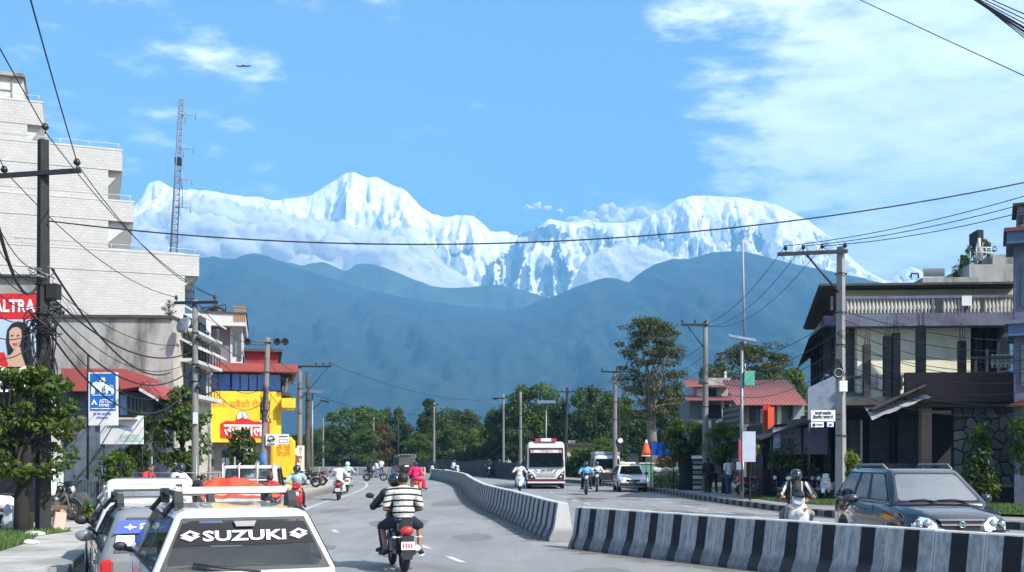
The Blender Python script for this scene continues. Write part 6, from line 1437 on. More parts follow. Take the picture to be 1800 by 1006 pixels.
# big right pole
tO, HO = upole('big concrete pole with a long crossarm on its left, behind the dark SUV', 1478, 33.4, 437, .17, mat('pole_concrete_pale', (.27, .265, .25), .9, var=.15, vs=2, bump=.3, bs=12, dirt=(.12, .11, .1), dscale=1.2, damt=.6, stretch=(1, 1, .3)), square=True, bands=(7.5, 6.3, 5.3, 4.4, 2.5))
q = MB(); q.box((-.92, -.16, 8.12), (2.15, .1, .11), rot=Matrix.Rotation(R(-2.5), 4, 'Y')); q.build('crossarm', M_DSTEEL, tO)
for x in (-1.75, -1.2, -.62, .08):
    z = 8.14 + (x + .92) * .043; q = MB(); q.tube([(x, -.16, z), (x, -.16, z + .12)], .016, 5); q.tube([(x, -.16, z + .1), (x, -.16, z + .16), (x, -.16, z + .24)], [.045, .07, .035], 8); q.build('insulator', M_INS, tO)
q = MB(); q.tube([(-1.1, -.16, 8.05), (-.12, -.16, 6.9)], .035, 5); q.build('brace', M_DSTEEL, tO)
q = MB(); q.bx(-.12, .12, -.28, -.17, 3.85, 4.18); q.build('meter_box', M_WSIGN, tO)
q = MB(); q.tube([(-.15, -.26, 4.42), (-.15, -.18, 4.42)], .17, 14); q.build('round_cover', M_BLK, tO); q = MB(); q.ring((-.15, -.27, 4.42), .13, .02, 14, 5, axis='y'); q.build('cover_ring', M_STEEL, tO)
tangle('cable_coil', tO, (-.12, -.1, 4.6), .16, .25, 8, seed=11); tangle('cable_coil', tO, (0, -.05, 5.6), .22, .12, 6, seed=12)
t = thing('road_name_board', 'white board with two lines of black lettering fixed left of the big right pole', 'sign', W(1447, 803, 33.0) * 1); t.location.z = 0
q = MB(); q.bx(-.37, .37, 0, .03, 2.98, 3.32); q.build('panel', M_WSIGN, t); text('\u0938\u0935\u093e\u0930\u0940 \u091a\u0932\u093e\u0909\u0901\u0926\u093e', .11, M_INKB, t, Matrix.Translation((0, -.006, 3.22)) @ FACE, width=.5, bold=.004); text('\u0939\u0947\u0932\u092e\u0947\u091f \u0932\u0917\u093e\u0914\u0902', .12, M_INKB, t, Matrix.Translation((0, -.006, 3.10)) @ FACE, width=.62, bold=.004)
q = MB(); q.bx(-.37, .02, 0, .03, 2.80, 2.96); q.build('small_panel', M_WSIGN, t); q = MB(); q.ball((-.28, -.01, 2.87), (.05, .01, .05), 10, 6); q.bx(-.2, -.02, -.01, -.001, 2.86, 2.89); q.build('small_mark', M_INKB, t)
q = MB(); q.bx(.12, .32, 0, .03, 2.81, 2.96); q.build('small_panel', M_WSIGN, t); q = MB(); q.prism([(.15, 2.87), (.22, 2.91), (.29, 2.87), (.22, 2.83)], -.01, -.001); q.build('small_mark', M_INKBL, t)
q = MB(); q.tube([(-.3, .05, 3.2), (.6, .25, 3.2)], .02, 5); q.tube([(-.3, .05, 3.05), (.6, .25, 3.05)], .02, 5); q.build('bracket', M_DSTEEL, t)
# cables
def run_on(a, b_, i, j):
    """carry a span on past both ends, to poles out of the picture"""
    d = b_ - a; return a - d * i, b_ + d * j
def cable(label, a, b_, sag, r=.012, n=28, group='overhead cables', m=M_CABLE):
    a = Vector(a); b_ = Vector(b_); q = MB(); q.tube([a.lerp(b_, i / n) - Vector((0, 0, 4 * sag * (i / n) * (1 - i / n))) for i in range(n + 1)], r, 5, cap=False)
    o = q.build('overhead_cable', m, fixn=False); o['category'] = 'cable'; o['label'] = label; o['group'] = group; return o
A0 = Vector((tA.location.x, 25.4, 0)); O0 = Vector((tO.location.x, 33.4, 0))
cable('long cable crossing the whole view in front of the snow peaks', A0 + Vector((.15, -.1, 7.42)), W(1900, 300, 25), 1.05, .017, 60)
for k, (dx, lab) in enumerate(((-1.75, 'upper cable rising right from the outer insulator of the big right pole'), (-1.2, 'middle cable rising right from the big right pole'), (-.62, 'lower cable rising right from the big right pole'))):
    cable(lab, O0 + Vector((dx, -.16, 8.38)), W(2100, (245, 262, 280)[k], 24), .35, .012)
for k, dx in enumerate((-1.75, -1.2, -.62)):
    cable(('first', 'second', 'third')[k] + ' thin cable falling left behind from the big right pole crossarm toward the next pole', O0 + Vector((dx, -.1, 8.38)), (W(1197 + 22 * k, 571, 55)), .9, .010)
cable('steep cable rising from the left pole top to the upper left corner', A0 + Vector((.1, -.12, 9.55)), run_on(A0 + Vector((.1, -.12, 9.55)), W(-70, -60, 16), 0, 1.6)[1], .15, .013)
cable('steep cable from the right end of the tilted crossarm up past the left pole', A0 + Vector((.84, -.12, 8.8)), run_on(A0 + Vector((.84, -.12, 8.8)), W(20, -160, 13), 0, 1.2)[1], .25, .013)
cable('cable from the left end of the tilted crossarm leaving the photo at left', A0 + Vector((-.86, -.12, 8.65)), run_on(A0 + Vector((-.86, -.12, 8.65)), W(-60, 150, 17), 0, 1.5)[1], .1, .012)
B0 = Vector((tB.location.x, 38, 0))
for k, (x, z, bx, lab) in enumerate(((.1, 9.5, .75, 'cable sloping from the left pole top to the second pole'), (.84, 8.75, .75, 'cable sloping from the tilted crossarm to the right end of the second pole arm'), (-.86, 8.6, -.65, 'cable sloping from the tilted crossarm to the left end of the second pole arm'))):
    cable(lab, A0 + Vector((x, -.12, z)), B0 + Vector((bx, -.1, 7.5)), .55, .012)
C0 = Vector((tC.location.x, 48, 0)); D0 = Vector((tD.location.x, 66, 0))
for k in range(5): cable('sagging line %s between the second pole and the leaning lamp pole' % ('highest', 'second highest', 'middle', 'second lowest', 'lowest')[k], B0 + Vector((.1, 0, 7.3 - .55 * k)), C0 + Vector((.2, 0, 6.9 - .6 * k)), .5 + .12 * k, .014)
for k in range(4): cable('%s line between the leaning lamp pole and the far left pole' % ('top', 'upper middle', 'lower middle', 'bottom')[k], C0 + Vector((.2, 0, 7.0 - .7 * k)), D0 + Vector((.1, 0, 7.2 - .8 * k)), .5, .014)
for k in range(6): cable('%s cable of the messy bundle running from the black pole to the second pole' % ('first', 'second', 'third', 'fourth', 'fifth', 'lowest')[k], A0 + Vector((.2, -.1, 5.9 - .22 * k)), B0 + Vector((-.1, 0, 5.9 - .3 * k)), .55 + .17 * k, .012 + .012 * (k % 2))
cable('thick black drooping cable from the black pole to the grey house corner', A0 + Vector((.25, -.1, 6.3)), W(300, 655, 44), .9, .028)
for k in range(7): cable('%s cable fanning out from the black pole over the portrait billboard' % ('first', 'second', 'third', 'fourth', 'fifth', 'sixth', 'last')[k], A0 + Vector((-.1, -.15, 4.6 + .28 * k)), W(-60, 620 - 62 * k, 17 + k * .4), .25 + .05 * k, .011)
cable('thick black cable hanging left of the black pole above the billboard', A0 + Vector((-.1, -.1, 5.9)), W(-40, 230, 14), .9, .03)
D1 = D0 + Vector((1.85, -.1, 7.6))
cable('faint cable across the dark foothill above the tree belt', D1, Vector(((885 - CX) * 108 / F, 108, 7.7)), .9, .016)
cable('faint lower cable across the foothill above the tree belt', D0 + Vector((.2, 0, 6.0)), Vector(((763 - CX) * 118 / F, 118, 6.9)), .9, .016)
L0 = Vector(((1240 - CX) * 55 / F, 55, 0)); K0 = Vector(((1081 - CX) * 74 / F, 74, 0))
for k in range(3): cable('%s line from the grey signal pole to the one-sided crossarm pole' % ('top', 'middle', 'bottom')[k], K0 + Vector((.1, 0, 7.7 - .6 * k)), L0 + Vector((-.1, 0, 7.6 - .6 * k)), .7, .012)
for k in range(4): cable('%s slack line between the one-sided crossarm pole and the big right pole' % ('top', 'upper', 'lower', 'bottom')[k], L0 + Vector((.1, 0, 6.6 - .35 * k)), O0 + Vector((-.1, .1, 6.2 - .5 * k)), .5 + .1 * k, .012)
for k in range(10): cable('%s slack line from the big right pole across the balustrade house' % ('first', 'second', 'third', 'fourth', 'fifth', 'sixth', 'seventh', 'eighth', 'ninth', 'tenth')[k], O0 + Vector((.1, 0, 6.4 - .27 * k)), W(1830, 600 + 14 * k, 30), .25 + .12 * (k % 4), .011)
for k in range(7): cable('%s strand of the thick cable bundle in the top right corner' % ('first', 'second', 'third', 'fourth', 'fifth', 'sixth', 'last')[k], *run_on(W(1640 + 13 * k, -55 + 5 * k, 13), W(1840 + 4 * k, 60 + (k - 3) * 9, 11.5), 5, 4), .06 + .02 * k, .006 + .007 * (k in (3, 4)))
cable('single thin cable sloping down through the clouds at upper right', *run_on(W(1500, -15, 16), W(1860, 150, 13), 4, 3), .08, .006)
# ---------------------------------------------------------------- vehicles
def tint_mat(name, c, refl=.06, k=1.0):
    m = bpy.data.materials.new(name); m.use_nodes = True; nt = m.node_tree; N = nt.nodes; L = nt.links; N.remove(N['Principled BSDF']); out = N['Material Output']
    t = N.new('ShaderNodeBsdfTransparent'); t.inputs[0].default_value = (*c, 1); g_ = N.new('ShaderNodeBsdfGlossy'); g_.inputs['Roughness'].default_value = .03
    f = N.new('ShaderNodeFresnel'); f.inputs[0].default_value = 1.55; mu = N.new('ShaderNodeMath'); mu.operation = 'MULTIPLY_ADD'; mu.inputs[1].default_value = k; mu.inputs[2].default_value = refl; mu.use_clamp = True; L.new(f.outputs[0], mu.inputs[0])
    ms = N.new('ShaderNodeMixShader'); L.new(mu.outputs[0], ms.inputs[0]); L.new(t.outputs[0], ms.inputs[1]); L.new(g_.outputs[0], ms.inputs[2]); L.new(ms.outputs[0], out.inputs[0]); return m
M_TINT = tint_mat('tinted_car_glass', (.30, .34, .34)); M_CLEAR = tint_mat('clear_car_glass', (.70, .76, .74), .05); M_SCREEN = tint_mat('reflecting_windscreen', (.34, .38, .38), .0, .42)
def paint(name, c, rough=.3, coat=.8): return mat(name, c, rough, 0.0, var=.03, vs=1, coat=coat, spec=.5, dirt=tuple(x * .6 + .05 for x in c), dscale=1.5, damt=.12)
P_WHITE = paint('white_car_paint', (.66, .67, .67)); P_SILVER = paint('silver_car_paint', (.36, .37, .39)); P_GREY = paint('grey_car_paint', (.20, .205, .21)); P_NAVY = paint('black_blue_car_paint', (.008, .011, .022), .15, 1.0); P_BLACK = paint('black_car_paint', (.012, .012, .013), .25)
M_TYRE = mat('tyre_rubber', (.018, .018, .018), .85, var=.2, vs=8); M_RIM = mat('wheel_rim', (.30, .31, .32), .35, .8, var=.08); M_PLASTIC = mat('black_plastic', (.02, .02, .021), .55, var=.1); M_CHROME = mat('chrome', (.55, .56, .57), .18, .9, var=.05)
M_LAMP = mat('headlamp_lens', (.62, .64, .62), .12, .3, var=.1, vs=8, coat=1.0); M_TAIL = mat('tail_lamp_red', (.50, .012, .012), .15, var=.1, coat=1.0); M_AMBER = mat('amber_lens', (.7, .25, .02), .2, coat=1.0)
M_SEAT = mat('seat_cloth', (.05, .055, .06), .9, var=.2); M_INT = mat('car_interior', (.035, .036, .038), .9, var=.2)
def rrect(x0, x1, y0, y1, r, z, n=4):
    P = []
    for cx, cy, a0 in ((x1 - r, y1 - r, 0), (x0 + r, y1 - r, 90), (x0 + r, y0 + r, 180), (x1 - r, y0 + r, 270)):
        for k in range(n + 1): a = R(a0 + 90 * k / n); P.append((cx + r * math.cos(a), cy + r * math.sin(a), z))
    return P
def wheel(parent, x, y, r=.3, w=.18, side=1):
    t = MB(); t.tube([(x - w / 2, y, r), (x - w / 2 + .03, y, r), (x + w / 2 - .03, y, r), (x + w / 2, y, r)], [r * .93, r, r, r * .93], 24); o = t.build('wheel', M_TYRE, parent)
    q = MB(); xo = x + side * (w / 2 + .004); q.tube([(xo - side * .03, y, r), (xo, y, r)], [r * .62, r * .6], 20); 
    for k in range(6): a = k * math.pi / 3; q.box((xo + side * .006, y + math.cos(a) * r * .33, r + math.sin(a) * r * .33), (.012, r * .1, r * .5), rot=Matrix.Rotation(a - math.pi / 2, 4, 'X'))
    q.tube([(xo, y, r), (xo + side * .015, y, r)], r * .14, 10); q.build('rim', M_RIM, o); return o
def car(name, label, cat, loc, rz, body, cab, pm, H, glass=None, rear_glass=None, wheels=((-1.15), 1.15), wr=.28, group=None, front=True, pane_top=.10, seats=True, hwheel=None, two_door=False, cr=.12, mir=1.0, im=None, sm=None):
    """body: stations (y, zb, zt, hw); cab: (y rear base, y front base, half width, y rear top, y front top, half width top, belt z)"""
    glass = glass or M_TINT; t = thing(name, label, cat, loc, rz, group)
    b = MB(); secs = []
    for (y, zb, zt, hw) in body:
        h = zt - zb; P = [(-hw * .90, zb), (-hw * .985, zb + .08), (-hw, zb + h * .35), (-hw, zb + h * .62), (-hw * .975, zt - .07), (-hw * .93, zt - .015), (-hw * .5, zt + .012), (0, zt + .02)]
        secs.append([(x, y, z) for x, z in P] + [(-x, y, z) for x, z in reversed(P[:-1])])
    b.loft(secs); bo = b.build('body', pm, t)
    yr, yf, wb, yrt, yft, wt, zb = cab; r = cr; n = 4
    lv = [(zb - .05, 0), (zb + .03, .03 / (H - zb)), (H - pane_top, 1 - pane_top / (H - zb) * .9), (H - .035, .985)]
    def dim(f): return (-(wb + (wt - wb) * f), wb + (wt - wb) * f, yr + (yrt - yr) * f, yf + (yft - yf) * f)
    rings = []
    for z, f in lv: x0, x1, y0, y1 = dim(f); rings.append(rrect(x0, x1, y0, y1, r, z, n))
    x0, x1, y0, y1 = dim(1.0); rings.append(rrect(x0 + .05, x1 - .05, y0 + .05, y1 - .05, r, H - .008, n)); rings.append(rrect(x0 + .25, x1 - .25, y0 + .3, y1 - .3, r, H, n))
    vs = [p_ for q in rings for p_ in q]; m_ = 4 * (n + 1); fs = []
    flat = {n: 'front', 2 * n + 1: 'left', 3 * n + 2: 'rear', 4 * n + 3: 'right'}
    for i in range(len(rings) - 1):
        for k in range(m_):
            if i == 1 and k in flat: continue
            k2 = (k + 1) % m_; fs.append((i * m_ + k, i * m_ + k2, (i + 1) * m_ + k2, (i + 1) * m_ + k))
    fs.append(tuple((len(rings) - 1) * m_ + k for k in range(m_)))
    q = MB(); q.add(vs, fs, True); q.build('cabin_shell', pm, t)
    # panes with a black rubber surround
    def quad(k):
        a, c = rings[1][k], rings[1][(k + 1) % m_]; d, e = rings[2][k], rings[2][(k + 1) % m_]; return [Vector(v) for v in (a, c, e, d)]
    def on(Q, s, v, off):
        a, c, e, d = Q; nrm = (c - a).cross(d - a).normalized(); return a.lerp(c, s).lerp(d.lerp(e, s), v) + nrm * off
    for k, nm in flat.items():
        Q = quad(k); Lw = (Q[1] - Q[0]).length; Lh = (Q[3] - Q[0]).length; out = 1
        cen = sum(Q, Vector()) / 4; nr = (Q[1] - Q[0]).cross(Q[3] - Q[0])
        sgn = 1 if nr.dot(cen - Vector((0, 0, cen.z))) > 0 else -1
        q = MB(); q.add([on(Q, s, v, .002 * sgn) for s, v in ((-.01, -.01), (1.01, -.01), (1.01, 1.01), (-.01, 1.01))], [(0, 1, 2, 3)])
        pn = q.build('rear_window' if nm == 'rear' else 'windscreen' if nm == 'front' else 'side_window', (rear_glass or glass) if nm == 'rear' else (M_SCREEN if glass is M_TINT and nm == 'front' and front else glass), t)
        ru, rv = min(.4, .09 / Lw), min(.4, .09 / Lh); inn = []; ou = []; e_ = .018
        eu, ev = e_ / Lw, e_ / Lh
        for cx, cy, a0 in ((1 - eu - ru, 1 - ev - rv, 0), (eu + ru, 1 - ev - rv, 90), (eu + ru, ev + rv, 180), (1 - eu - ru, ev + rv, 270)):
            for j in range(5):
                a = R(a0 + 90 * j / 4); s, v = cx + ru * math.cos(a), cy + rv * math.sin(a); inn.append(on(Q, s, v, .006 * sgn))
                so = 1.005 if math.cos(R(a0 + 45)) > 0 else -.005; vo = 1.02 if math.sin(R(a0 + 45)) > 0 else -.02
                ou.append(on(Q, so if j not in (0, 4) or True else s, vo, .006 * sgn))
        q = MB(); nn = len(inn); q.add(inn + ou, [(j, (j + 1) % nn, (j + 1) % nn + nn, j + nn) for j in range(nn)]); q.build('rubber_seal', M_PLASTIC, pn, fixn=False)
        if nm in ('left', 'right'):
            for s in ((.36, .66) if not two_door else (.5,)):
                q = MB(); q.add([on(Q, s - .022, -.02, .009 * sgn), on(Q, s + .022, -.02, .009 * sgn), on(Q, s + .022, 1.02, .009 * sgn), on(Q, s - .022, 1.02, .009 * sgn)], [(0, 1, 2, 3)]); q.build('door_pillar', pm if two_door else M_PLASTIC, pn)
    q = MB(); q.bx(-wb * .92, wb * .92, yr + .1, yf - .1, zb - .12, zb - .06); q.build('interior_floor', im or M_INT, t)
    if seats:
        for sx in (-1, 1):
            q = MB(); fx = sx * wb * .5; fy = yft - .75
            q.prism([(fy - .1, zb - .06), (fy + .05, zb - .06), (fy - .06, zb + (H - zb) * .52), (fy - .17, zb + (H - zb) * .5)], fx - .22, fx + .22, axis='x'); q.ball((fx, fy - .14, zb + (H - zb) * .66), (.13, .05, .09), 10, 6); q.build('seat', sm or M_SEAT, t)
        q = MB(); q.bx(-wb * .85, wb * .85, yrt + .35, yrt + .5, zb - .06, zb + (H - zb) * .32); q.build('rear_seat', sm or M_SEAT, t)
    hw = hwheel or max(s_[3] for s_ in body)
    for y in wheels:
        for sx in (-1, 1):
            wheel(t, sx * (hw - .11), y, wr, .18, sx)
            q = MB(); q.tube([(sx * (hw - .02), y, wr + .02), (sx * (hw + .004), y, wr + .02)], wr * 1.16, 22); q.build('wheel_arch', M_PLASTIC, t); 
            w2 = MB(); w2.tube([(sx * (hw + .005), y, wr), (sx * (hw + .012), y, wr)], wr * .97, 22); w2.build('tyre_wall', M_TYRE, t); w3 = MB(); w3.tube([(sx * (hw + .013), y, wr), (sx * (hw + .02), y, wr)], wr * .62, 18); w3.build('hub_cap', M_RIM, t)
    for sx in (-1, 1):
        q = MB(); q.ball((sx * (wb + .1), yf - .32, zb + .07), (.11 * mir, .06 * mir, .075 * mir), 10, 8); q.tube([(sx * (wb - .02), yf - .3, zb + .02), (sx * (wb + .08), yf - .32, zb + .05)], .02, 5); q.build('wing_mirror', M_PLASTIC if pm is P_WHITE else pm, t)
        for y in ((yft - 1.0), (yrt + .75)):
            q = MB(); q.bx(sx * hw, sx * (hw + .025), y - .08, y + .08, zb - .16, zb - .13); q.build('door_handle', M_CHROME if pm is P_NAVY else pm, t)
        for y in (yft - .05, yft - 1.05, yrt + .15):
            q = MB(); q.bx(sx * (hw - .003), sx * (hw + .002), y - .005, y + .005, .35, zb - .05); q.build('door_gap', M_BLK, t)
    return t
HATCH = lambda L=3.35, w=.73, zr=.92: [(-L / 2, .42, zr - .06, w * .9), (-L / 2 + .08, .30, zr, w * .97), (-L / 2 + .5, .24, zr + .01, w), (L / 2 - 1.1, .24, zr, w), (L / 2 - .75, .24, zr - .02, w), (L / 2 - .3, .26, zr - .14, w * .97), (L / 2 - .06, .30, zr - .24, w * .88), (L / 2, .36, zr - .32, w * .8)]
def roof_rack(t, y0, y1, hw, z, n, bar=M_CHROME, foot=M_PLASTIC, bw=.09):
    for sx in (-1, 1):
        q = MB(); q.tube([(sx * hw, y0, z + .04), (sx * hw, y1, z + .04)], .025, 6); q.build('rack_rail', foot, t)
        for y in (y0, y1):
            q = MB(); q.prism([(-.13, -.05), (.10, -.05), (.10, .02), (.04, .075), (-.06, .085), (-.13, .0)], -.035, .035, axis='x', M=Matrix.Translation((sx * hw, y, z - .02))); q.build('rack_foot', foot, t)
            q = MB(); q.tube([(sx * (hw + .02), y, z - .02), (sx * (hw + .12), y, z - .14)], .025, 5); q.build('rack_clamp', foot, t)
    for k in range(n):
        y = y0 + (y1 - y0) * k / (n - 1); q = MB(); q.bx(-hw + .03, hw - .03, y - bw / 2, y + bw / 2, z + (.065 if k == 0 else .03), z + (.105 if k == 0 else .05)) if k else q.bx(-hw + .03, hw - .03, y - .02, y + .02, z + .045, z + .10); q.build('rack_bar', bar if k == 0 else foot if k < 3 else bar, t)
# 1 silver-white hatchback in the foreground (only its rear is in the picture)
hd = R(23); c0 = Vector((-2.1, 8.6, 0)); fw = Vector((-math.sin(hd), math.cos(hd), 0)); rt = Vector((math.cos(hd), math.sin(hd), 0))
t = car('hatchback', 'white hatchback in the foreground with SUZUKI across its rear window', 'car', c0 + fw * 1.68, hd, HATCH(3.35, .745, .97), (-1.64, .95, .735, -1.46, .30, .515, .97), P_WHITE, 1.475, glass=M_CLEAR, rear_glass=tint_mat('light_rear_glass', (.55, .60, .58), .03), front=False, wheels=(-1.05, 1.15), pane_top=.075, cr=.06, mir=.6, im=mat('brightened_car_floor', (.34, .36, .34), .9), sm=mat('pale_brightened_seat', (.30, .31, .30), .9, var=.2))  # floor and pale seats coloured lighter for the light seen through the glass
SUZ = t
nrm_ang = math.atan2(.18, .5)                        # lean of the rear window
RW = Matrix.Translation((0, -1.575, 1.19)) @ Matrix.Rotation(-math.atan2(.17, .48), 4, 'X')
rw = [c for c in t.children if c.name.startswith('rear_window')][0]
def rwm(x, z, d=.014): return Matrix.Translation((0, -1.556, 1.19)) @ Matrix.Rotation(-math.atan2(.165, .47), 4, 'X') @ Matrix.Translation((x, -d, z)) @ FACE
q = MB(); q.prism([(-.565, .0), (.565, .0), (.485, .185), (-.485, .185)], -.004, 0, M=rwm(0, 0, .008) @ FACE.inverted()); q.build('sun_strip', mat('black_window_film', (.014, .015, .019), .5, var=.1, spec=.12), rw)
M_STK = mat('pale_sticker_letters', (.66, .72, .70), .5, var=.05)
text('SUZUKI', .115, M_STK, rw, rwm(.0, .07, .022), width=.66, bold=.0035, ext=.001)
def slogo(x):
    q = MB(); s = .052
    for P in ([(-1.5, .15), (0, .85), (1.5, .35), (.95, .12), (0, .42), (-.6, .18), (.9, -.45), (.35, -.65), (-1.5, .15)],):
        q.prism([(-1.5 * s, .1 * s), (0, .9 * s), (1.5 * s, .3 * s), (1.0 * s, .08 * s), (0, .5 * s), (-.55 * s, .2 * s), (.55 * s, -.25 * s), (0, -.5 * s)], -.002, .002)
        q.prism([(1.5 * s, -.1 * s), (0, -.9 * s), (-1.5 * s, -.3 * s), (-1.0 * s, -.08 * s), (0, -.5 * s), (.02 * s, -.48 * s), (.56 * s, -.24 * s), (.3 * s, .15 * s), (.6 * s, .2 * s)], -.0035, -.0021)
    q.build('window_emblem', mat('grey_sticker', (.40, .43, .42), .5), rw); bpy.data.objects[q and rw.children[-1].name].matrix_local = rwm(x, .08, .02) @ FACE.inverted()
slogo(-.43); slogo(.43)
q = MB(); q.prism([(-.09, .045), (.09, .045), (.07, 0), (-.07, 0)], -.03, 0, M=rwm(0, .145, .01) @ FACE.inverted()); q.build('stop_lamp', mat('clear_brake_lamp', (.20, .20, .21), .3), rw)
roof_rack(t, -1.0, .15, .47, 1.545, 7, M_WHITE, bw=.07)
for sx in (-1, 1):
    q = MB(); q.bx(sx * .60, sx * .735, -1.70, -1.60, .62, .92); q.build('tail_lamp', M_TAIL, t, bevel=.02)
q = MB(); q.bx(-.70, .70, -1.76, -1.60, .34, .56); q.build('bumper', M_PLASTIC, t, bevel=.03); q = MB(); q.bx(-.25, .25, -1.70, -1.685, .66, .78); q.build('number_plate', M_RED, t)
q = MB(); q.tube([(.1, -1.70, .98), (-.42, -1.66, 1.06)], .012, 5); q.build('wiper', M_PLASTIC, t)
# 2-4 parked cars ahead in the same row
g2 = c0 - rt * .66 + fw * 3.55 - rt * .10 ; 
t = car('parked_hatchback', 'grey hatchback with a blue STAR sticker in its rear window, left of the foreground car', 'car', Vector((-4.28, 11.25, 0)) + rt * .70 + fw * 1.66, hd, HATCH(3.3, .72, .86), (-1.62, .95, .70, -1.42, .30, .52, .86), P_GREY, 1.34, rear_glass=M_TINT, wheels=(-1.05, 1.1), group='cars parked along the left kerb')
rw = [c for c in t.children if c.name.startswith('rear_window')][0]
def r2(x, z, d=.012): return Matrix.Translation((0, -1.535, 1.10)) @ Matrix.Rotation(-math.atan2(.18, .45), 4, 'X') @ Matrix.Translation((x, -d, z)) @ FACE
q = MB(); q.prism([(-.575, -.02), (.575, -.02), (.50, .13), (-.50, .13)], -.003, 0, M=r2(0, 0, .008) @ FACE.inverted()); q.build('blue_film', mat('blue_window_film', (.01, .05, .40), .3, coat=.5), rw)
text('STAR', .09, M_STK, rw, r2(-.20, .055), width=.22, bold=.003, ext=.001)
q = MB(); q.prism([(-.47, .05), (-.42, .06), (-.40, .085), (-.385, .06), (-.33, .05), (-.385, .035), (-.41, .015), (-.42, .035)], -.005, -.003, M=r2(0, 0, .012) @ FACE.inverted()); q.build('bird_sticker', M_STK, rw)
q = MB(); q.prism([(-.56, -.16), (-.36, -.16), (-.36, -.04), (-.54, -.04)], -.003, 0, M=r2(0, 0, .01) @ FACE.inverted()); q.build('paper_sticker', M_WSIGN, rw)
q = MB(); q.tube([(-.70, .75, .95), (-.75, .7, 1.0)], .05, 6); q.build('mirror_arm', M_PLASTIC, t)
for sx in (-1, 1): q = MB(); q.bx(sx * .58, sx * .71, -1.67, -1.6, .55, .82); q.build('tail_lamp', M_TAIL, t, bevel=.02)
roof_rack(t, -1.1, .2, .48, 1.42, 6)
t = car('parked_hatchback', 'pale hatchback with a rounded red tail lamp showing behind the grey hatchback', 'car', Vector((-5.65, 14.6, 0)) + rt * .70 + fw * 1.66, hd, HATCH(3.3, .72, .86), (-1.62, .95, .70, -1.42, .30, .52, .86), P_WHITE, 1.30, wheels=(-1.05, 1.1), group='cars parked along the left kerb')
for sx in (-1, 1):
    q = MB(); q.bx(sx * .60, sx * .722, -1.68, -1.55, .50, .78); q.build('tail_lamp', M_TAIL, t, bevel=.03); q = MB(); q.bx(sx * .59, sx * .725, -1.69, -1.56, .44, .495); q.build('chrome_strip', M_CHROME, t)
roof_rack(t, -1.0, .3, .46, 1.40, 6, M_WHITE, M_WHITE)
t = car('parked_hatchback', 'white car with its roof just showing beyond the roof racks, behind the pale hatchback', 'car', Vector((-6.35, 17.6, 0)) + rt * .55 + fw * 1.7, R(18), HATCH(3.5, .78, .9), (-1.66, .95, .76, -1.44, .30, .64, .9), P_WHITE, 1.53, wheels=(-1.05, 1.1), group='cars parked along the left kerb')
q = MB(); q.tube([(0, .1, 1.53), (0, .05, 1.62)], .012, 5); q.build('aerial', M_PLASTIC, t)
# pickup with tarpaulin
t = car('small_pickup', 'small white pickup whose orange-covered load sticks up behind the parked cars', 'pickup', (-7.35, 30.4, 0), R(5), [(-2.4, .4, .62, .80), (-2.3, .35, .66, .82), (-.3, .35, .66, .82), (1.2, .35, .95, .82), (1.6, .38, .85, .78), (1.7, .42, .7, .7)], (-.35, 1.35, .80, -.25, .95, .74, .95), paint('cream_white_paint', (.62, .58, .52)), 1.66, glass=M_CLEAR, wheels=(-1.5, 1.1), seats=True, two_door=True)
PCK = t
for sx in (-1, 1): q = MB(); q.bx(sx * .80, sx * .84, -2.38, -.4, .66, 1.05); q.build('side_gate', MATS['cream_white_paint'], t)
q = MB(); q.bx(-.8, .8, -2.42, -2.38, .66, 1.05); q.build('tailgate', MATS['cream_white_paint'], t)
q = MB()
for x in (-.7, -.25, .25, .7): q.tube([(x, -.42, .7), (x, -.42, 1.68), (x, -.2, 1.72)], .022, 6)
q.tube([(-.7, -.42, 1.25), (.7, -.42, 1.25)], .02, 6); q.build('cab_guard', MATS['cream_white_paint'], t)
vs = []; nx, ny = 46, 34
for i in range(nx + 1):
    for j in range(ny + 1):
        u, v = i / nx * 2 - 1, j / ny * 2 - 1
        h = (1 - abs(u) ** 2.6) ** .6 * (1 - abs(v) ** 3) ** .55
        f = abs(noise.noise(Vector((u * 2.2 + 3, v * 1.8, 1)))) * .22 + abs(noise.noise(Vector((u * 5, v * 5 + 7, 2)))) * .09
        z = .86 + .42 * h * (1.0 - .30 * max(0, u - .1)) - f * (.3 + h) + .12 * math.exp(-((u + .2) ** 2 + v * v) * 3)
        vs.append((u * 1.2 - .2, -1.45 + v * 1.0, z))
q = MB(); q.add(vs, [(i * (ny + 1) + j, (i + 1) * (ny + 1) + j, (i + 1) * (ny + 1) + j + 1, i * (ny + 1) + j + 1) for i in range(nx) for j in range(ny)], True)
o = q.build('orange_tarpaulin', mat('orange_red_tarp', (.80, .075, .018), .5, var=.12, vs=2, bump=.4, bs=5), None, t.location, (0, 0, R(5)), fixn=False); tag(o, 'wrinkled orange-red tarpaulin covering the load of the small pickup', 'tarpaulin')
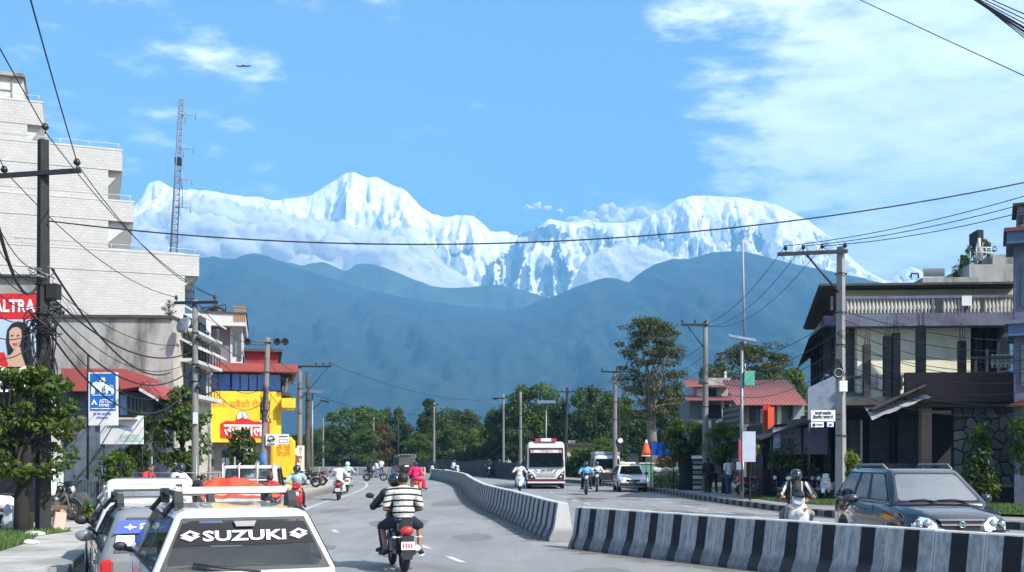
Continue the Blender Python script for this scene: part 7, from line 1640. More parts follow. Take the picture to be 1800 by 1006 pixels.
# black SUV
B_ = [(-2.14, .48, .98, .74), (-2.05, .34, 1.06, .83), (-1.6, .28, 1.09, .89), (-.6, .27, 1.10, .905), (.75, .27, 1.10, .905), (.95, .27, 1.085, .90), (1.35, .28, 1.03, .89), (1.75, .30, .95, .865), (1.98, .33, .86, .81), (2.09, .36, .74, .74), (2.13, .42, .60, .70)]
t = car('black_suv', 'shiny black SUV with roof rails and chrome grille just beyond the striped barrier', 'car', (7.55, 20.35, 0), R(181), B_, (-2.02, 1.22, .875, -1.55, .42, .655, 1.08), P_NAVY, 1.68, wheels=(-1.3, 1.3), wr=.34, hwheel=.895, glass=M_TINT, pane_top=.09)
SUV = t
for sx in (-1, 1):
    q = MB(); q.tube([(sx * .60, -1.35, 1.66), (sx * .61, -1.25, 1.74), (sx * .61, .1, 1.75), (sx * .60, .32, 1.66)], [.02, .025, .025, .02], 6); q.build('roof_rail', M_STEEL, t)
    # headlamp: chrome bowl, lens, indicator
    hl = MB(); P = [(.42, .68), (.44, .78), (.52, .85), (.64, .87), (.74, .83), (.79, .76), (.78, .67), (.50, .655)]
    def nose(x, z): return min(interp([(.60, 2.13), (.74, 2.095), (.80, 2.04), (.86, 1.985), (.92, 1.84)], z), interp([(.60, 2.13), (.70, 2.11), (.74, 2.07), (.81, 1.97), (.865, 1.75)], abs(x))) + .012
    hl.add([(sx * x, nose(x, z) + .012, z) for x, z in P] , [tuple(range(8))]); h = hl.build('headlamp', M_LAMP, t)
    hc = MB(); c_ = (.62, .77); PO = [(c_[0] + (x - c_[0]) * 1.12, c_[1] + (z - c_[1]) * 1.14) for x, z in P]
    hc.add([(sx * x, nose(x, z) + .006, z) for x, z in PO], [tuple(range(8))]); hc.build('chrome_surround', M_CHROME, h)
    for bxx, bz, br in ((.56, .77, .075), (.70, .76, .06)): q = MB(); q.ball((sx * bxx, nose(bxx, bz) + .0, bz), (br, .035, br), 14, 8); q.build('reflector', M_CHROME, h)
    q = MB(); q.bx(sx * .52, sx * .80, nose(.66, .66) + .0, nose(.66, .66) + .02, .645, .665); q.build('lamp_trim', M_PLASTIC, h)
    q = MB(); q.tube([(sx * .60, 2.08, .44), (sx * .60, 2.12, .44)], .07, 14); q.build('fog_lamp', M_CHROME, t)
q = MB(); q.prism([(-.36, .82), (.36, .82), (.30, .66), (-.30, .66)], 2.0, 2.118); q.build('grille', M_BLK, t)
q = MB(); q.prism([(-.40, .845), (.40, .845), (.38, .82), (-.38, .82)], 1.95, 2.12); q.prism([(-.36, .765), (.36, .765), (.34, .735), (-.34, .735)], 2.09, 2.135); q.build('grille_bar', M_CHROME, t)
q = MB(); q.ring((0, 2.145, .755), .05, .010, 20, 6, axis='y'); q.build('emblem_ring', M_CHROME, t); bpy.data.objects[t.children[-1].name].scale = (1.5, 1, 1)
q = MB(); M_ = Matrix.Translation((0, 2.14, .755)); q.prism([(-.045, -.035), (-.028, -.035), (-.010, .035), (-.028, .035)], -.004, .004, M=M_); q.prism([(.010, -.035), (.028, -.035), (.045, .035), (.028, .035)], -.004, .004, M=M_); q.bx(-.03, .03, -.004, .004, -.006, .008, M=M_); q.build('emblem_letter', mat('emblem_blue_chrome', (.2, .5, .6), .2, .8), t)
q = MB(); q.prism([(1.98, .36), (2.17, .40), (2.20, .52), (2.16, .60), (2.0, .60)], -.74, .74, axis='x'); q.build('front_bumper', P_NAVY, t, bevel=.03)
q = MB(); q.bx(-.72, .72, 2.10, 2.185, .595, .62); q.build('bumper_strip', M_CHROME, t); q = MB(); q.bx(-.22, .22, 2.19, 2.21, .50, .58); pl_ = q.build('number_plate', M_RED2, t)
text('\u0917 \u0967 \u091a \u0966\u0966', .06, M_INKW, pl_, Matrix.Translation((0, 2.214, .54)) @ Matrix.Rotation(R(180), 4, 'Z') @ FACE, width=.3)
for a, c in ((-.55, .05), (.02, .52)): q = MB(); q.tube([(a, 1.24, 1.10), ((a + c) / 2, 1.17, 1.14), (c, 1.19, 1.12)], .013, 5); q.build('wiper', M_PLASTIC, t)
for sx in (-1, 1): q = MB(); q.bx(sx * .895, sx * .905, -1.9, 1.0, 1.088, 1.10); q.build('window_chrome', M_CHROME, t)
q = MB(); q.bx(.900, .912, -.45, .35, .74, .77); q.build('red_reflection_strip', M_RED2, t) if False else None
# taxi, facing us
t = car('taxi', 'small white taxi with a yellow roof stripe, facing the camera near the right kerb', 'taxi', (6.45, 59.3, 0), R(180), HATCH(3.5, .78, .92), (-1.66, .80, .76, -1.44, .30, .58, .92), P_WHITE, 1.48, wheels=(-1.05, 1.1), glass=M_TINT)
q = MB(); q.bx(-.5, .5, .1, .28, 1.47, 1.53); q.build('yellow_roof_band', M_YEL, t, bevel=.02); q = MB(); q.bx(-.34, .34, -.3, -.1, 1.50, 1.60); q.build('roof_board', M_INKW, t, bevel=.02)
for sx in (-1, 1): q = MB(); q.bx(sx * .45, sx * .70, 1.66, 1.72, .55, .68); q.build('headlamp', M_LAMP, t, bevel=.03)
q = MB(); q.bx(-.36, .36, 1.70, 1.75, .56, .68); q.build('grille', M_BLK, t); q = MB(); q.bx(-.72, .72, 1.66, 1.80, .32, .50); q.build('bumper', M_PLASTIC, t, bevel=.03); q = MB(); q.bx(-.2, .2, 1.755, 1.77, .50, .62); q.build('number_plate', mat('plate_dark', (.10, .10, .09), .6), t)
q = MB(); q.ball((-1.03, .95, .66), (.22, .16, .14), 12, 8); o = q.build('white_helmet', P_WHITE, None, t.location, (0, 0, R(180))); o['label'] = 'white helmet-like ball seen beside the taxi front wheel at the kerb'; bpy.data.objects.remove(o)
# distant white car and dark jeep
t = car('distant_car', 'small white car in the far distance beyond the grey wall at left', 'car', (-26.3, 158, 0), R(200), HATCH(3.9, .84, .92), (-1.7, .9, .82, -1.44, .30, .62, .92), P_WHITE, 1.5, seats=False)
JB = [(-2.0, .5, 1.1, .84), (-1.95, .45, 1.15, .86), (.9, .45, 1.15, .86), (1.7, .5, 1.1, .84), (1.95, .55, .95, .78)]
t = car('dark_jeep', 'boxy dark jeep with a silver roof rack driving away ahead of the women', 'jeep', (-9.25, 92.5, 0), R(14), JB, (-1.96, .9, .84, -1.9, .6, .78, 1.15), P_BLACK, 1.92, wheels=(-1.25, 1.3), wr=.36)
roof_rack(t, -1.7, .4, .7, 2.0, 6, M_STEEL, M_STEEL); q = MB(); q.tube([(-.1, -2.18, .95), (-.1, -2.02, .95)], .34, 20); q.build('spare_wheel', M_TYRE, t); q = MB(); q.bx(-.25, .1, -2.22, -2.19, 1.05, 1.2); q.build('number_plate', M_WSIGN, t)
for sx in (-1, 1): q = MB(); q.bx(sx * .7, sx * .84, -2.03, -1.98, .75, .95); q.build('tail_lamp', M_TAIL, t)
# bus and van: box-bodied
def boxbus(name, label, cat, loc, rz, L, w, H, zb, pm, rnd=.22, nose_=.25, ws=(.45, .80)):
    t = thing(name, label, cat, loc, rz); b = MB(); secs = []
    for y, f, dz in ((-L / 2, .94, .06), (-L / 2 + .12, 1, 0), (L / 2 - .5, 1, 0), (L / 2 - .15, .985, .03), (L / 2, .93, .12)):
        P = rrect(-w * f, w * f, zb, H - dz, rnd, 0, 5); secs.append([(x * (1 - .11 * max(0, (z - zb) / (H - zb) - .35) ** 1.2), y - (.30 * max(0, (z - 1.2) / (H - 1.2)) ** 1.3 if y > L / 2 - .3 else 0), z) for x, z, _ in P])
    b.loft(secs); b.build('body', pm, t); return t
t = boxbus('minibus', 'white minibus with a red and white light bar on its roof, facing the camera', 'bus', (2.0, 66.6, 0), R(180), 6.6, 1.15, 2.78, .42, P_WHITE)
yf = 3.3
q = MB(); q.prism([(yf + .025, 1.32), (yf - .11, 2.08), (yf - .15, 2.08), (yf - .02, 1.32)], -.96, .96, axis='x'); q.build('windscreen', M_SCREEN, t); q = MB(); q.prism([(yf + .012, 1.28), (yf - .20, 2.42), (yf - .40, 2.42), (yf - .2, 1.28)], -1.0, 1.0, axis='x'); q.build('windscreen_frame', M_BLK, t)
for a in (-.5, .35): q = MB(); q.tube([(a, yf + .05, 1.34), (a + .35, yf - .02, 1.62)], .012, 5); q.build('wiper', M_PLASTIC, t)
q = MB(); q.bx(-.92, .92, yf - .2, yf - .10, 2.12, 2.30); s1 = q.build('destination_board', mat('destination_pink', (.55, .30, .28), .6, var=.2, vs=5), t); q = MB(); q.bx(-.7, .7, yf - .10, yf - .09, 2.14, 2.28); q.build('destination_text_band', M_INKW, s1)
text('\u092a\u094b\u0916\u0930\u093e', .16, M_INKR, s1, Matrix.Translation((0, yf - .085, 2.21)) @ Matrix.Rotation(R(180), 4, 'Z') @ FACE, width=.8)
q = MB(); q.bx(-.3, .3, yf - .5, yf - .2, 2.8, 2.98); lb = q.build('light_bar', M_INKW, t); 
for sx in (-1, 1): q = MB(); q.bx(sx * .3, sx * .62, yf - .5, yf - .2, 2.8, 2.97); q.build('red_lens', mat('light_bar_red', (.55, .03, .08), .3), lb)
for sx in (-1, 1):
    q = MB(); q.prism([(sx * .62, .60), (sx * 1.05, .62), (sx * 1.08, 1.08), (sx * .92, .98), (sx * .70, .75)], yf - .1, yf + .02); h = q.build('lamp_housing', M_BLK, t)
    for a, z in ((.85, .70), (.96, .88)): q = MB(); q.ball((sx * a, yf + .02, z), (.075, .03, .075), 12, 8); q.build('headlamp', M_CHROME, h)
    q = MB(); q.prism([(sx * .45, 1.0), (sx * .60, 1.02), (sx * .70, 1.2), (sx * .66, 1.2)], yf + .001, yf + .012); q.build('blue_grey_stripe', M_STEEL, t)
    q = MB(); q.ball((sx * 1.28, yf + .1, 1.75), (.07, .05, .2), 8, 6); q.tube([(sx * 1.1, yf - .05, 2.0), (sx * 1.27, yf + .08, 1.9)], .02, 5); q.build('wing_mirror', M_PLASTIC, t)
    for y in (-2.1, 2.2): wheel(t, sx * .98, y, .42, .24, sx)
q = MB(); q.bx(-.6, .6, yf + .0, yf + .02, .90, .93); q.bx(-.55, .55, yf, yf + .02, .80, .83); q.bx(-.6, .6, yf, yf + .02, .72, .74); q.build('grille_slat', M_STEEL, t)
q = MB(); q.bx(-1.08, 1.08, yf - .15, yf + .12, .46, .60); q.build('bumper', mat('bumper_red', (.16, .02, .02), .5), t, bevel=.03); q = MB(); q.bx(-1.1, 1.1, yf - .14, yf + .10, .34, .455); q.build('lower_bumper', M_WSIGN, t, bevel=.02)
q = MB(); q.bx(-.95, .95, -3.0, 3.1, .20, .44); q.build('chassis', M_BLK, t); q = MB(); q.bx(-.42, .0, yf + .001, yf + .012, 1.08, 1.14); q.bx(.06, .3, yf + .001, yf + .012, 1.06, 1.13); q.build('front_lettering', M_INKB, t)
for k, x in enumerate((-.38, -.2, 0, .2, .38)): text('TATAX'[k] if False else 'SUPER'[k], .06, M_INKB, t, Matrix.Translation((-x, yf + .013, .99)) @ Matrix.Rotation(R(180), 4, 'Z') @ FACE) if False else None
for k in range(5):
    for sx in (-1, 1): q = MB(); q.bx(sx * 1.151, sx * 1.158, -2.7 + k * 1.1, -1.75 + k * 1.1, 1.45, 2.2); q.build('side_window', M_GLASS, t)
q = MB(); q.ball((.35, yf - .12, 1.5), (.12, .08, .2), 8, 6); q.build('dashboard_ornament', M_YEL, t)
t = boxbus('white_van', 'white van with a tall grey roof driving behind the taxi', 'van', (6.55, 76.2, 0), R(180), 4.4, .92, 2.05, .35, P_WHITE)
yf = 2.2
q = MB(); q.prism([(yf + .02, 1.12), (yf - .12, 1.72), (yf - .16, 1.72), (yf - .02, 1.12)], -.76, .76, axis='x'); q.build('windscreen', M_SCREEN, t); q = MB(); q.prism([(yf + .006, 1.08), (yf - .145, 1.76), (yf - .3, 1.76), (yf - .2, 1.08)], -.80, .80, axis='x'); q.build('windscreen_frame', M_BLK, t)
q = MB(); q.bx(-.88, .88, -2.1, yf - .35, 1.98, 2.25); q.build('roof_box', mat('grey_roof', (.35, .35, .38), .6), t, bevel=.06)
q = MB(); q.bx(-.84, .84, yf - .05, yf + .03, .42, .78); q.build('black_grille', M_BLK, t, bevel=.03); q = MB(); q.bx(-.8, .8, yf + .0, yf + .04, .78, .86); q.build('orange_trim', mat('faded_orange', (.4, .16, .08), .6), t)
q = MB(); q.bx(-.88, .88, yf - .1, yf + .09, .28, .46); q.build('bumper', M_PLASTIC, t, bevel=.03)
for sx in (-1, 1):
    q = MB(); q.bx(sx * .62, sx * .82, yf + .0, yf + .035, .62, .76); q.build('headlamp', M_LAMP, t); wheel(t, sx * .80, 1.4, .32, .2, sx); wheel(t, sx * .80, -1.3, .32, .2, sx)
    q = MB(); q.ball((sx * 1.03, yf - .1, 1.35), (.06, .05, .13), 8, 6); q.build('wing_mirror', M_PLASTIC, t)
# ---------------------------------------------------------------- two-wheelers and people
def bike_wheel(t, y, r=.30, w=.10, spokes=True):
    q = MB(); q.ring((0, y, r), r - w * .5, w * .5, 28, 8, axis='x'); o = q.build('wheel', M_TYRE, t)
    q = MB(); q.ring((0, y, r), r - w * 1.15, .018, 24, 5, axis='x')
    for k in range(6): a = k * math.pi / 3 + .3; q.tube([(0, y, r), (0, y + math.cos(a) * (r - w * 1.1), r + math.sin(a) * (r - w * 1.1))], .012, 4)
    q.tube([(-.05, y, r), (.05, y, r)], .045, 10); q.build('rim', M_RIM, o)
def handle(t, y, z, hw=.36, mirror=True, rise=.05, m=None):
    q = MB(); q.tube([(-hw, y - .10, z), (-hw * .6, y - .03, z + rise * .5), (0, y, z - .03), (hw * .6, y - .03, z + rise * .5), (hw, y - .10, z)], .014, 6); h = q.build('handlebar', M_DSTEEL, t)
    for sx in (-1, 1):
        q = MB(); q.tube([(sx * hw * .72, y - .06, z + .01), (sx * hw, y - .11, z)], .02, 7); q.build('grip', M_BLK, h)
        if mirror: q = MB(); q.tube([(sx * hw * .6, y, z), (sx * (hw + .02), y + .02, z + .17)], .008, 5); q.ball((sx * (hw + .06), y + .02, z + .2), (.075, .02, .05), 10, 6); q.build('mirror', M_BLK, h)
def motorbike(label, loc, rz, col, group=None, tail=M_TAIL, plate=True, lens=M_LAMP, name='motorbike', cowl=True, lean=0.0):
    t = thing(name, label, 'motorbike', loc, rz, group); t.rotation_euler = (0, lean, rz)
    bike_wheel(t, -.64, .30, .12); bike_wheel(t, .66, .30, .10)
    q = MB()
    for sx in (-1, 1): q.tube([(sx * .07, .66, .30), (sx * .07, .50, .78), (sx * .06, .44, .98)], .022, 6)
    q.build('front_fork', M_STEEL, t)
    q = MB(); q.tube([(0, .42, .88), (0, .2, .55), (0, -.1, .35), (0, -.3, .4)], .03, 6); q.tube([(0, .4, .85), (0, -.1, .72), (0, -.75, .80)], .028, 6)
    for sx in (-1, 1): q.tube([(sx * .07, -.15, .38), (sx * .09, -.64, .30)], .022, 6); q.tube([(sx * .11, -.62, .33), (sx * .11, -.48, .72)], .03, 6)
    q.build('frame', M_DSTEEL, t)
    q = MB(); q.bx(-.12, .12, -.14, .24, .26, .52); q.tube([(0, .12, .5), (0, .22, .66)], .09, 10); q.build('engine', M_STEEL, t, bevel=.02)
    q = MB(); q.loft([[(x * f, y, z0 + z * f) for x, z in ((-.14, 0), (-.16, .07), (-.12, .16), (0, .19), (.12, .16), (.16, .07), (.14, 0), (0, -.03))] for y, f, z0 in ((-.16, .55, .76), (-.02, .85, .76), (.18, 1.05, .77), (.34, .9, .80), (.42, .5, .84))]); q.build('tank', col, t)
    q = MB(); q.loft([[(x * f, y, z) for x, z in ((-.12, z0 - .05), (-.13, z0), (0, z0 + .03), (.13, z0), (.12, z0 - .05))] for y, f, z0 in ((-.12, .7, .80), (-.3, 1, .79), (-.55, 1, .83), (-.8, .7, .88))]); q.build('seat', M_BLK, t)
    q = MB(); q.loft([[(x * f, y, z) for x, z in ((-.13, z0 - .14), (-.14, z0), (0, z0 + .03), (.14, z0), (.13, z0 - .14))] for y, f, z0 in ((-.35, .8, .74), (-.7, .95, .80), (-.90, .5, .86))]); q.build('tail_cowl', col, t)
    q = MB(); q.ball((0, -.90, .70), (.115, .05, .075), 14, 8); q.build('tail_lamp', tail, t)
    q = MB(); q.prism([(-.10, .62), (.10, .62), (.075, .24), (-.075, .24)], -.985, -.955); q.build('rear_mudguard', M_PLASTIC, t)
    if plate: q = MB(); q.bx(-.11, .11, -1.0, -.988, .40, .53); o = q.build('number_plate', M_WSIGN, t); q = MB(); [q.bx(-.085 + k * .045, -.065 + k * .045, -1.004, -1.0, .43, .50) for k in range(4)]; q.build('plate_marks', M_INKR, o)
    for sx in (-1, 1):
        q = MB(); q.tube([(sx * .08, -.90, .60), (sx * .19, -.92, .60)], .01, 5); q.ball((sx * .21, -.92, .60), (.045, .025, .022), 8, 6); q.build('indicator', M_LAMP, t)
        q = MB(); q.tube([(sx * .12, -.05, .30), (sx * .27, -.05, .30)], .015, 5); q.build('foot_peg', M_BLK, t)
    q = MB(); q.tube([(.12, .15, .3), (.14, -.2, .24), (.17, -.45, .30), (.18, -.85, .42)], [.025, .03, .05, .055], 10); q.build('exhaust', M_STEEL, t)
    q = MB(); a0 = [math.radians(a) for a in range(20, 165, 18)]; q.loft([[(x, .66 + .34 * math.cos(a), .30 + .34 * math.sin(a)) for x in (-.06, -.04, .04, .06)] for a in a0], closed=False, cap=False); q.build('front_mudguard', col, t, fixn=False)
    q = MB(); q.ball((0, .60, .86), (.13, .12, .13), 14, 10); q.build('headlamp_cowl', col if cowl else M_CHROME, t); q = MB(); q.ball((0, .70, .86), (.095, .035, .095), 14, 8); q.build('headlamp', lens, t)
    q = MB(); q.bx(-.12, .12, .47, .62, .98, 1.08); q.build('instrument_cluster', M_BLK, t, bevel=.02)
    handle(t, .46, 1.03); return t
def scooter(label, loc, rz, col, group=None, lens=M_LAMP, name='scooter'):
    t = thing(name, label, 'scooter', loc, rz, group); bike_wheel(t, -.60, .24, .10); bike_wheel(t, .62, .24, .09)
    q = MB(); q.loft([[(x, y, z) for x, z in ((-w, z0), (-w * 1.02, (z0 + z1) / 2), (-w * .8, z1), (0, z1 + .02), (w * .8, z1), (w * 1.02, (z0 + z1) / 2), (w, z0), (0, z0 - .03))] for y, w, z0, z1 in ((-.02, .13, .34, .62), (-.15, .17, .36, .72), (-.45, .18, .40, .74), (-.75, .13, .50, .76), (-.88, .07, .58, .74))]); q.build('body', col, t)
    q = MB(); q.loft([[(x, y, z) for x, z in ((-w, z0 - .04), (-w, z0), (0, z0 + .04), (w, z0), (w, z0 - .04))] for y, w, z0 in ((.02, .11, .74), (-.2, .15, .77), (-.55, .14, .79), (-.82, .09, .80))]); q.build('seat', M_BLK, t)
    q = MB(); q.bx(-.16, .16, -.05, .34, .26, .32); q.build('floorboard', M_PLASTIC, t, bevel=.02)
    q = MB(); q.loft([[(x, y + abs(x) * -.25, z) for x in (-w, -w * .6, 0, w * .6, w)] + [(x, y - .05 + abs(x) * -.25, z) for x in (w, w * .6, 0, -w * .6, -w)] for z, w, y in ((.28, .15, .40), (.45, .20, .50), (.65, .21, .52), (.85, .17, .46), (.95, .10, .42))]); q.build('leg_shield', col, t)
    q = MB(); q.loft([[(x * f, y, z0 + z) for x, z in ((-.13, -.05), (-.12, .05), (0, .09), (.12, .05), (.13, -.05), (0, -.09))] for y, f, z0 in ((.28, .8, .98), (.42, 1.1, 1.0), (.52, .8, .97))]); q.build('handle_cowl', col, t)
    q = MB(); q.ball((0, .56, .70), (.10, .04, .08), 14, 8); q.build('headlamp', lens, t)
    for sx in (-1, 1): q = MB(); q.ball((sx * .15, .49, .80), (.05, .03, .03), 8, 6); q.build('indicator', M_AMBER, t)
    q = MB(); a0 = [math.radians(a) for a in range(15, 170, 18)]; q.loft([[(x, .62 + .27 * math.cos(a), .24 + .27 * math.sin(a)) for x in (-.07, -.05, .05, .07)] for a in a0], closed=False, cap=False); q.build('front_mudguard', col, t, fixn=False)
    q = MB(); q.ball((0, -.90, .62), (.10, .04, .05), 12, 6); q.build('tail_lamp', M_TAIL, t); q = MB(); q.bx(-.10, .10, -.93, -.915, .42, .54); q.build('number_plate', M_WSIGN, t)
    q = MB(); q.tube([(.14, -.25, .24), (.16, -.75, .30)], .045, 8); q.build('exhaust', M_STEEL, t); q = MB(); q.bx(-.06, .06, .3, .6, .15, .3); q.build('underbody', M_BLK, t)
    handle(t, .36, 1.0, .33); return t

def capsule(q, a, b_, ra, rb, seg=12):
    a = Vector(a); b_ = Vector(b_); d = b_ - a; L = d.length
    if L < 1e-4: q.ball(tuple(a), ra, seg, 8); return
    d.normalize(); P = []; Rr = []
    for k in range(4): s = math.sin(R(90 * k / 4 + 2)); P.append(a - d * ra * math.cos(R(90 * k / 4))); Rr.append(max(.002, ra * s))
    P.append(a); Rr.append(ra); P.append(b_); Rr.append(rb)
    for k in range(1, 5): P.append(b_ + d * rb * math.sin(R(90 * k / 4))); Rr.append(max(.002, rb * math.cos(R(90 * k / 4 - 2))))
    q.tube(P, Rr, seg)
def skin(q, name, m, parent, vox, smooth_=2):
    """one continuous surface grown round the overlapping limbs"""
    me = q.mesh(name); o = bpy.data.objects.new(name, me); COL.objects.link(o)
    md = o.modifiers.new('r', 'REMESH'); md.mode = 'VOXEL'; md.voxel_size = vox; md.use_smooth_shade = True
    s = o.modifiers.new('s', 'SMOOTH'); s.factor = .5; s.iterations = smooth_
    dg = bpy.context.evaluated_depsgraph_get(); me2 = bpy.data.meshes.new_from_object(o.evaluated_get(dg)); bpy.data.objects.remove(o)
    me2.materials.clear(); me2.materials.append(m); r = bpy.data.objects.new(name, me2); COL.objects.link(r); r.parent = parent; return r
def cloth(name, c, var=.15, **k): return mat(name, c, .85, var=var, vs=6, bump=.15, bs=14, **k)
SKINM = mat('brown_skin', (.24, .13, .085), .6, var=.08, vs=8); HAIRM = mat('black_hair', (.010, .009, .009), .55, var=.2, vs=20, bump=.3, bs=60)
def person(label, loc, rz, pose='ride', shirt=None, pants=None, helmet=None, vox=.022, sleeves='short', female=False, legs='long', shoes=None, lean=.12, look=0.0, hz=.80, reach=.42, hair=True, sc=1.0, group=None, saddle=None, backpack=False, armz=1.05, wide=1.0, tw=0.0):
    t = thing('person', label, 'person', loc, rz, group); t.scale = (sc,) * 3
    V_ = Vector
    if pose in ('ride', 'pillion'):
        pel = V_((0, 0, hz + .08)); ch = V_((0, lean, hz + .42)); nk = V_((0, lean * 1.25, hz + .575)); hd_ = V_((0, lean * 1.45 + .03, hz + .72))
        J = {}
        for sx in (-1, 1):
            sh = V_((sx * .185 * wide, lean * 1.1, hz + .52)); 
            if pose == 'ride': wr = V_((sx * .33, reach + .02, armz)); el = (sh + wr) / 2 + V_((sx * .11, -.04, -.12))
            else: wr = V_((sx * .15, .30, hz + .18)); el = V_((sx * .30, .04, hz + .25))
            hp = V_((sx * .10, 0, hz + .05)); kn = V_((sx * (.31 if pose == 'pillion' else .20) * 1.0, .36 if pose == 'pillion' else .40, hz - .06)); an = V_((sx * (.21 if pose == 'ride' else .29), .16 if pose == 'ride' else .08, .37 if pose == 'ride' else .35)); to = an + V_((sx * .05, .17, -.06))
            J[sx] = (sh, el, wr, hp, kn, an, to)
        if saddle: J = {sx: (J[sx][0], J[sx][1], J[sx][2], V_((.05, sx * .08, hz + .04)), V_((.42, sx * .10 + .02, hz - .02)), V_((.40, sx * .12, .42)), V_((.52, sx * .12, .36))) for sx in (-1, 1)}
    else:
        H = 1.0; pel = V_((0, 0, .92)); ch = V_((0, .01, 1.25)); nk = V_((0, .0, 1.44)); hd_ = V_((0, .03, 1.58)); J = {}
        for sx in (-1, 1):
            sh = V_((sx * .185, 0, 1.38)); el = V_((sx * .25, -.02, 1.12)); wr = V_((sx * .24, .06, .88)); hp = V_((sx * .095, 0, .88)); kn = V_((sx * .11, .03 + sx * .05, .48)); an = V_((sx * .12, -.02 + sx * .10, .09)); to = an + V_((0, .16, -.04))
            if pose == 'lean' : el = V_((sx * .27, .18, 1.20)); wr = V_((sx * .20, .42, 1.12))
            J[sx] = (sh, el, wr, hp, kn, an, to)
        if pose == 'lean': ch.y = .14; nk.y = .24; hd_ = V_((0, .32, 1.50)); J = {k: (v[0] + V_((0, .18, -.05)),) + v[1:] for k, v in J.items()}
    f = .92 if female else 1.0
    # continuous body
    q = MB(); q.ball(tuple(hd_), (.078, .096, .112), 16, 12); q.ball(tuple(hd_ + V_((0, .03, -.05))), (.058, .07, .065), 12, 8); q.ball(tuple(hd_ + V_((0, .098, -.012))), (.016, .022, .024), 8, 6)
    for sx in (-1, 1): q.ball(tuple(hd_ + V_((sx * .08, -.005, -.01))), (.014, .024, .034), 8, 6)
    capsule(q, nk - V_((0, 0, .05)), hd_ - V_((0, 0, .05)), .056, .05)
    capsule(q, pel, ch, .13 * f, .145 * f); capsule(q, ch, nk - V_((0, 0, .07)), .145 * f, .08)
    for sx in (-1, 1):
        sh, el, wr, hp, kn, an, to = J[sx]; capsule(q, ch.lerp(nk, .6), sh, .08, .062); capsule(q, sh, el, .052, .042); capsule(q, el, wr, .042, .029); capsule(q, hp, kn, .082, .058); capsule(q, kn, an, .056, .038); capsule(q, an, to, .035, .028)
        d = (wr - el).normalized(); hb_ = wr + d * .055; capsule(q, wr, hb_, .032, .036)
        side = V_((0, 0, -1)) if pose == 'ride' else V_((0, 0, -1)); across = d.cross(side).normalized()
        for k in range(4):
            a_ = hb_ + across * (.028 * (k - 1.5)) ; L_ = (.040, .046, .043, .034)[k]; m1 = a_ + d * L_ + side * .012; capsule(q, a_, m1, .0115, .0105, 8); capsule(q, m1, m1 + side * L_ * .8 - d * .008, .0105, .009, 8)
        th = hb_ - d * .03 + across * (-.036 if sx > 0 else .036) ; capsule(q, th, th + d * .03 + side * .03, .013, .010, 8)
    skin(q, 'body', SKINM, t, vox)
    # shirt
    q = MB(); e = .022; capsule(q, pel + V_((0, 0, -.02)), ch, .142 * f + e * .6, .152 * f + e)
    q.ball(tuple(ch + V_((0, -.01, .05))), (.185 * f * wide, .135, .17), 16, 10); q.ball(tuple(pel + V_((0, -.02, .12))), (.165 * f * wide, .13, .17), 16, 10)
    capsule(q, ch, nk - V_((0, 0, .055)), .13, .078)
    for sx in (-1, 1):
        sh, el, wr = J[sx][:3]; capsule(q, ch.lerp(nk, .6), sh, .105, .083); capsule(q, sh, sh.lerp(el, .98 if sleeves == 'long' else .8), .078, .066)
        if sleeves == 'long': capsule(q, el, wr, .060, .044)
    shr = skin(q, 'jacket' if sleeves == 'long' and not female else 'shirt', shirt, t, vox)
    # trousers or skirt
    q = MB(); q.ball(tuple(pel + V_((0, -.01, -.04))), (.165 * f, .145, .12), 14, 8)
    for sx in (-1, 1):
        hp, kn, an = J[sx][3:6]; 
        if legs == 'skirt' and pose != 'ride' and not saddle: capsule(q, hp, V_((sx * .06, 0, .22)), .13, .17)
        elif legs == 'short': capsule(q, hp, hp.lerp(kn, .96), .108, .088)
        else: capsule(q, hp, kn, .098, .076); capsule(q, kn, kn.lerp(an, .95), .074, .058 if legs != 'skirt' else .10)
    skin(q, 'trousers' if legs != 'skirt' else 'skirt', pants, t, vox)
    for sx in (-1, 1):
        an, to = J[sx][5:7]; q = MB(); d = (to - an); capsule(q, an - V_((0, .03, .03)), to + d * .25, .046, .038); o = skin(q, 'shoe', shoes or M_BLK, t, min(vox, .018), 1)
        if shoes: q = MB(); u = an - V_((0, .03, .075)); q.box(tuple((u + to + d * .2 - V_((0, 0, .05))) / 2), (.085, .27, .022), rz=-math.atan2(d.x, d.y)); q.build('sole', M_INKW, o, bevel=.008)
    if helmet is not None:
        q = MB(); q.ball(tuple(hd_ + V_((0, -.012, .022))), (.130, .150, .135), 18, 12); o = skin(q, 'helmet', helmet, t, .016, 1)
        q = MB(); q.ball(tuple(hd_ + V_((0, .045, .0))), (.105, .105, .058), 16, 8); q.build('visor', M_GLASS, o)
    elif hair:
        q = MB(); q.ball(tuple(hd_ + V_((0, -.016, .028))), (.088, .102, .102), 16, 10)
        if female: q.ball(tuple(hd_ + V_((0, -.075, -.06))), (.07, .05, .13), 12, 8)
        o = q.build('hair', HAIRM, t)
    for sx in (-1, 1): q = MB(); q.ball(tuple(hd_ + V_((sx * .03, .083, .012))), (.012, .008, .008), 8, 6); q.build('eye', M_BLK, t)
    q = MB(); q.ball(tuple(hd_ + V_((0, .088, -.052))), (.024, .01, .008), 8, 6); q.build('mouth', mat('lips', (.2, .06, .05), .6), t)
    if backpack: q = MB(); q.ball((0, ch.y - .2, ch.z - .02), (.15, .10, .22), 14, 10); q.build('backpack', M_BLK, t)
    return t, J, hd_
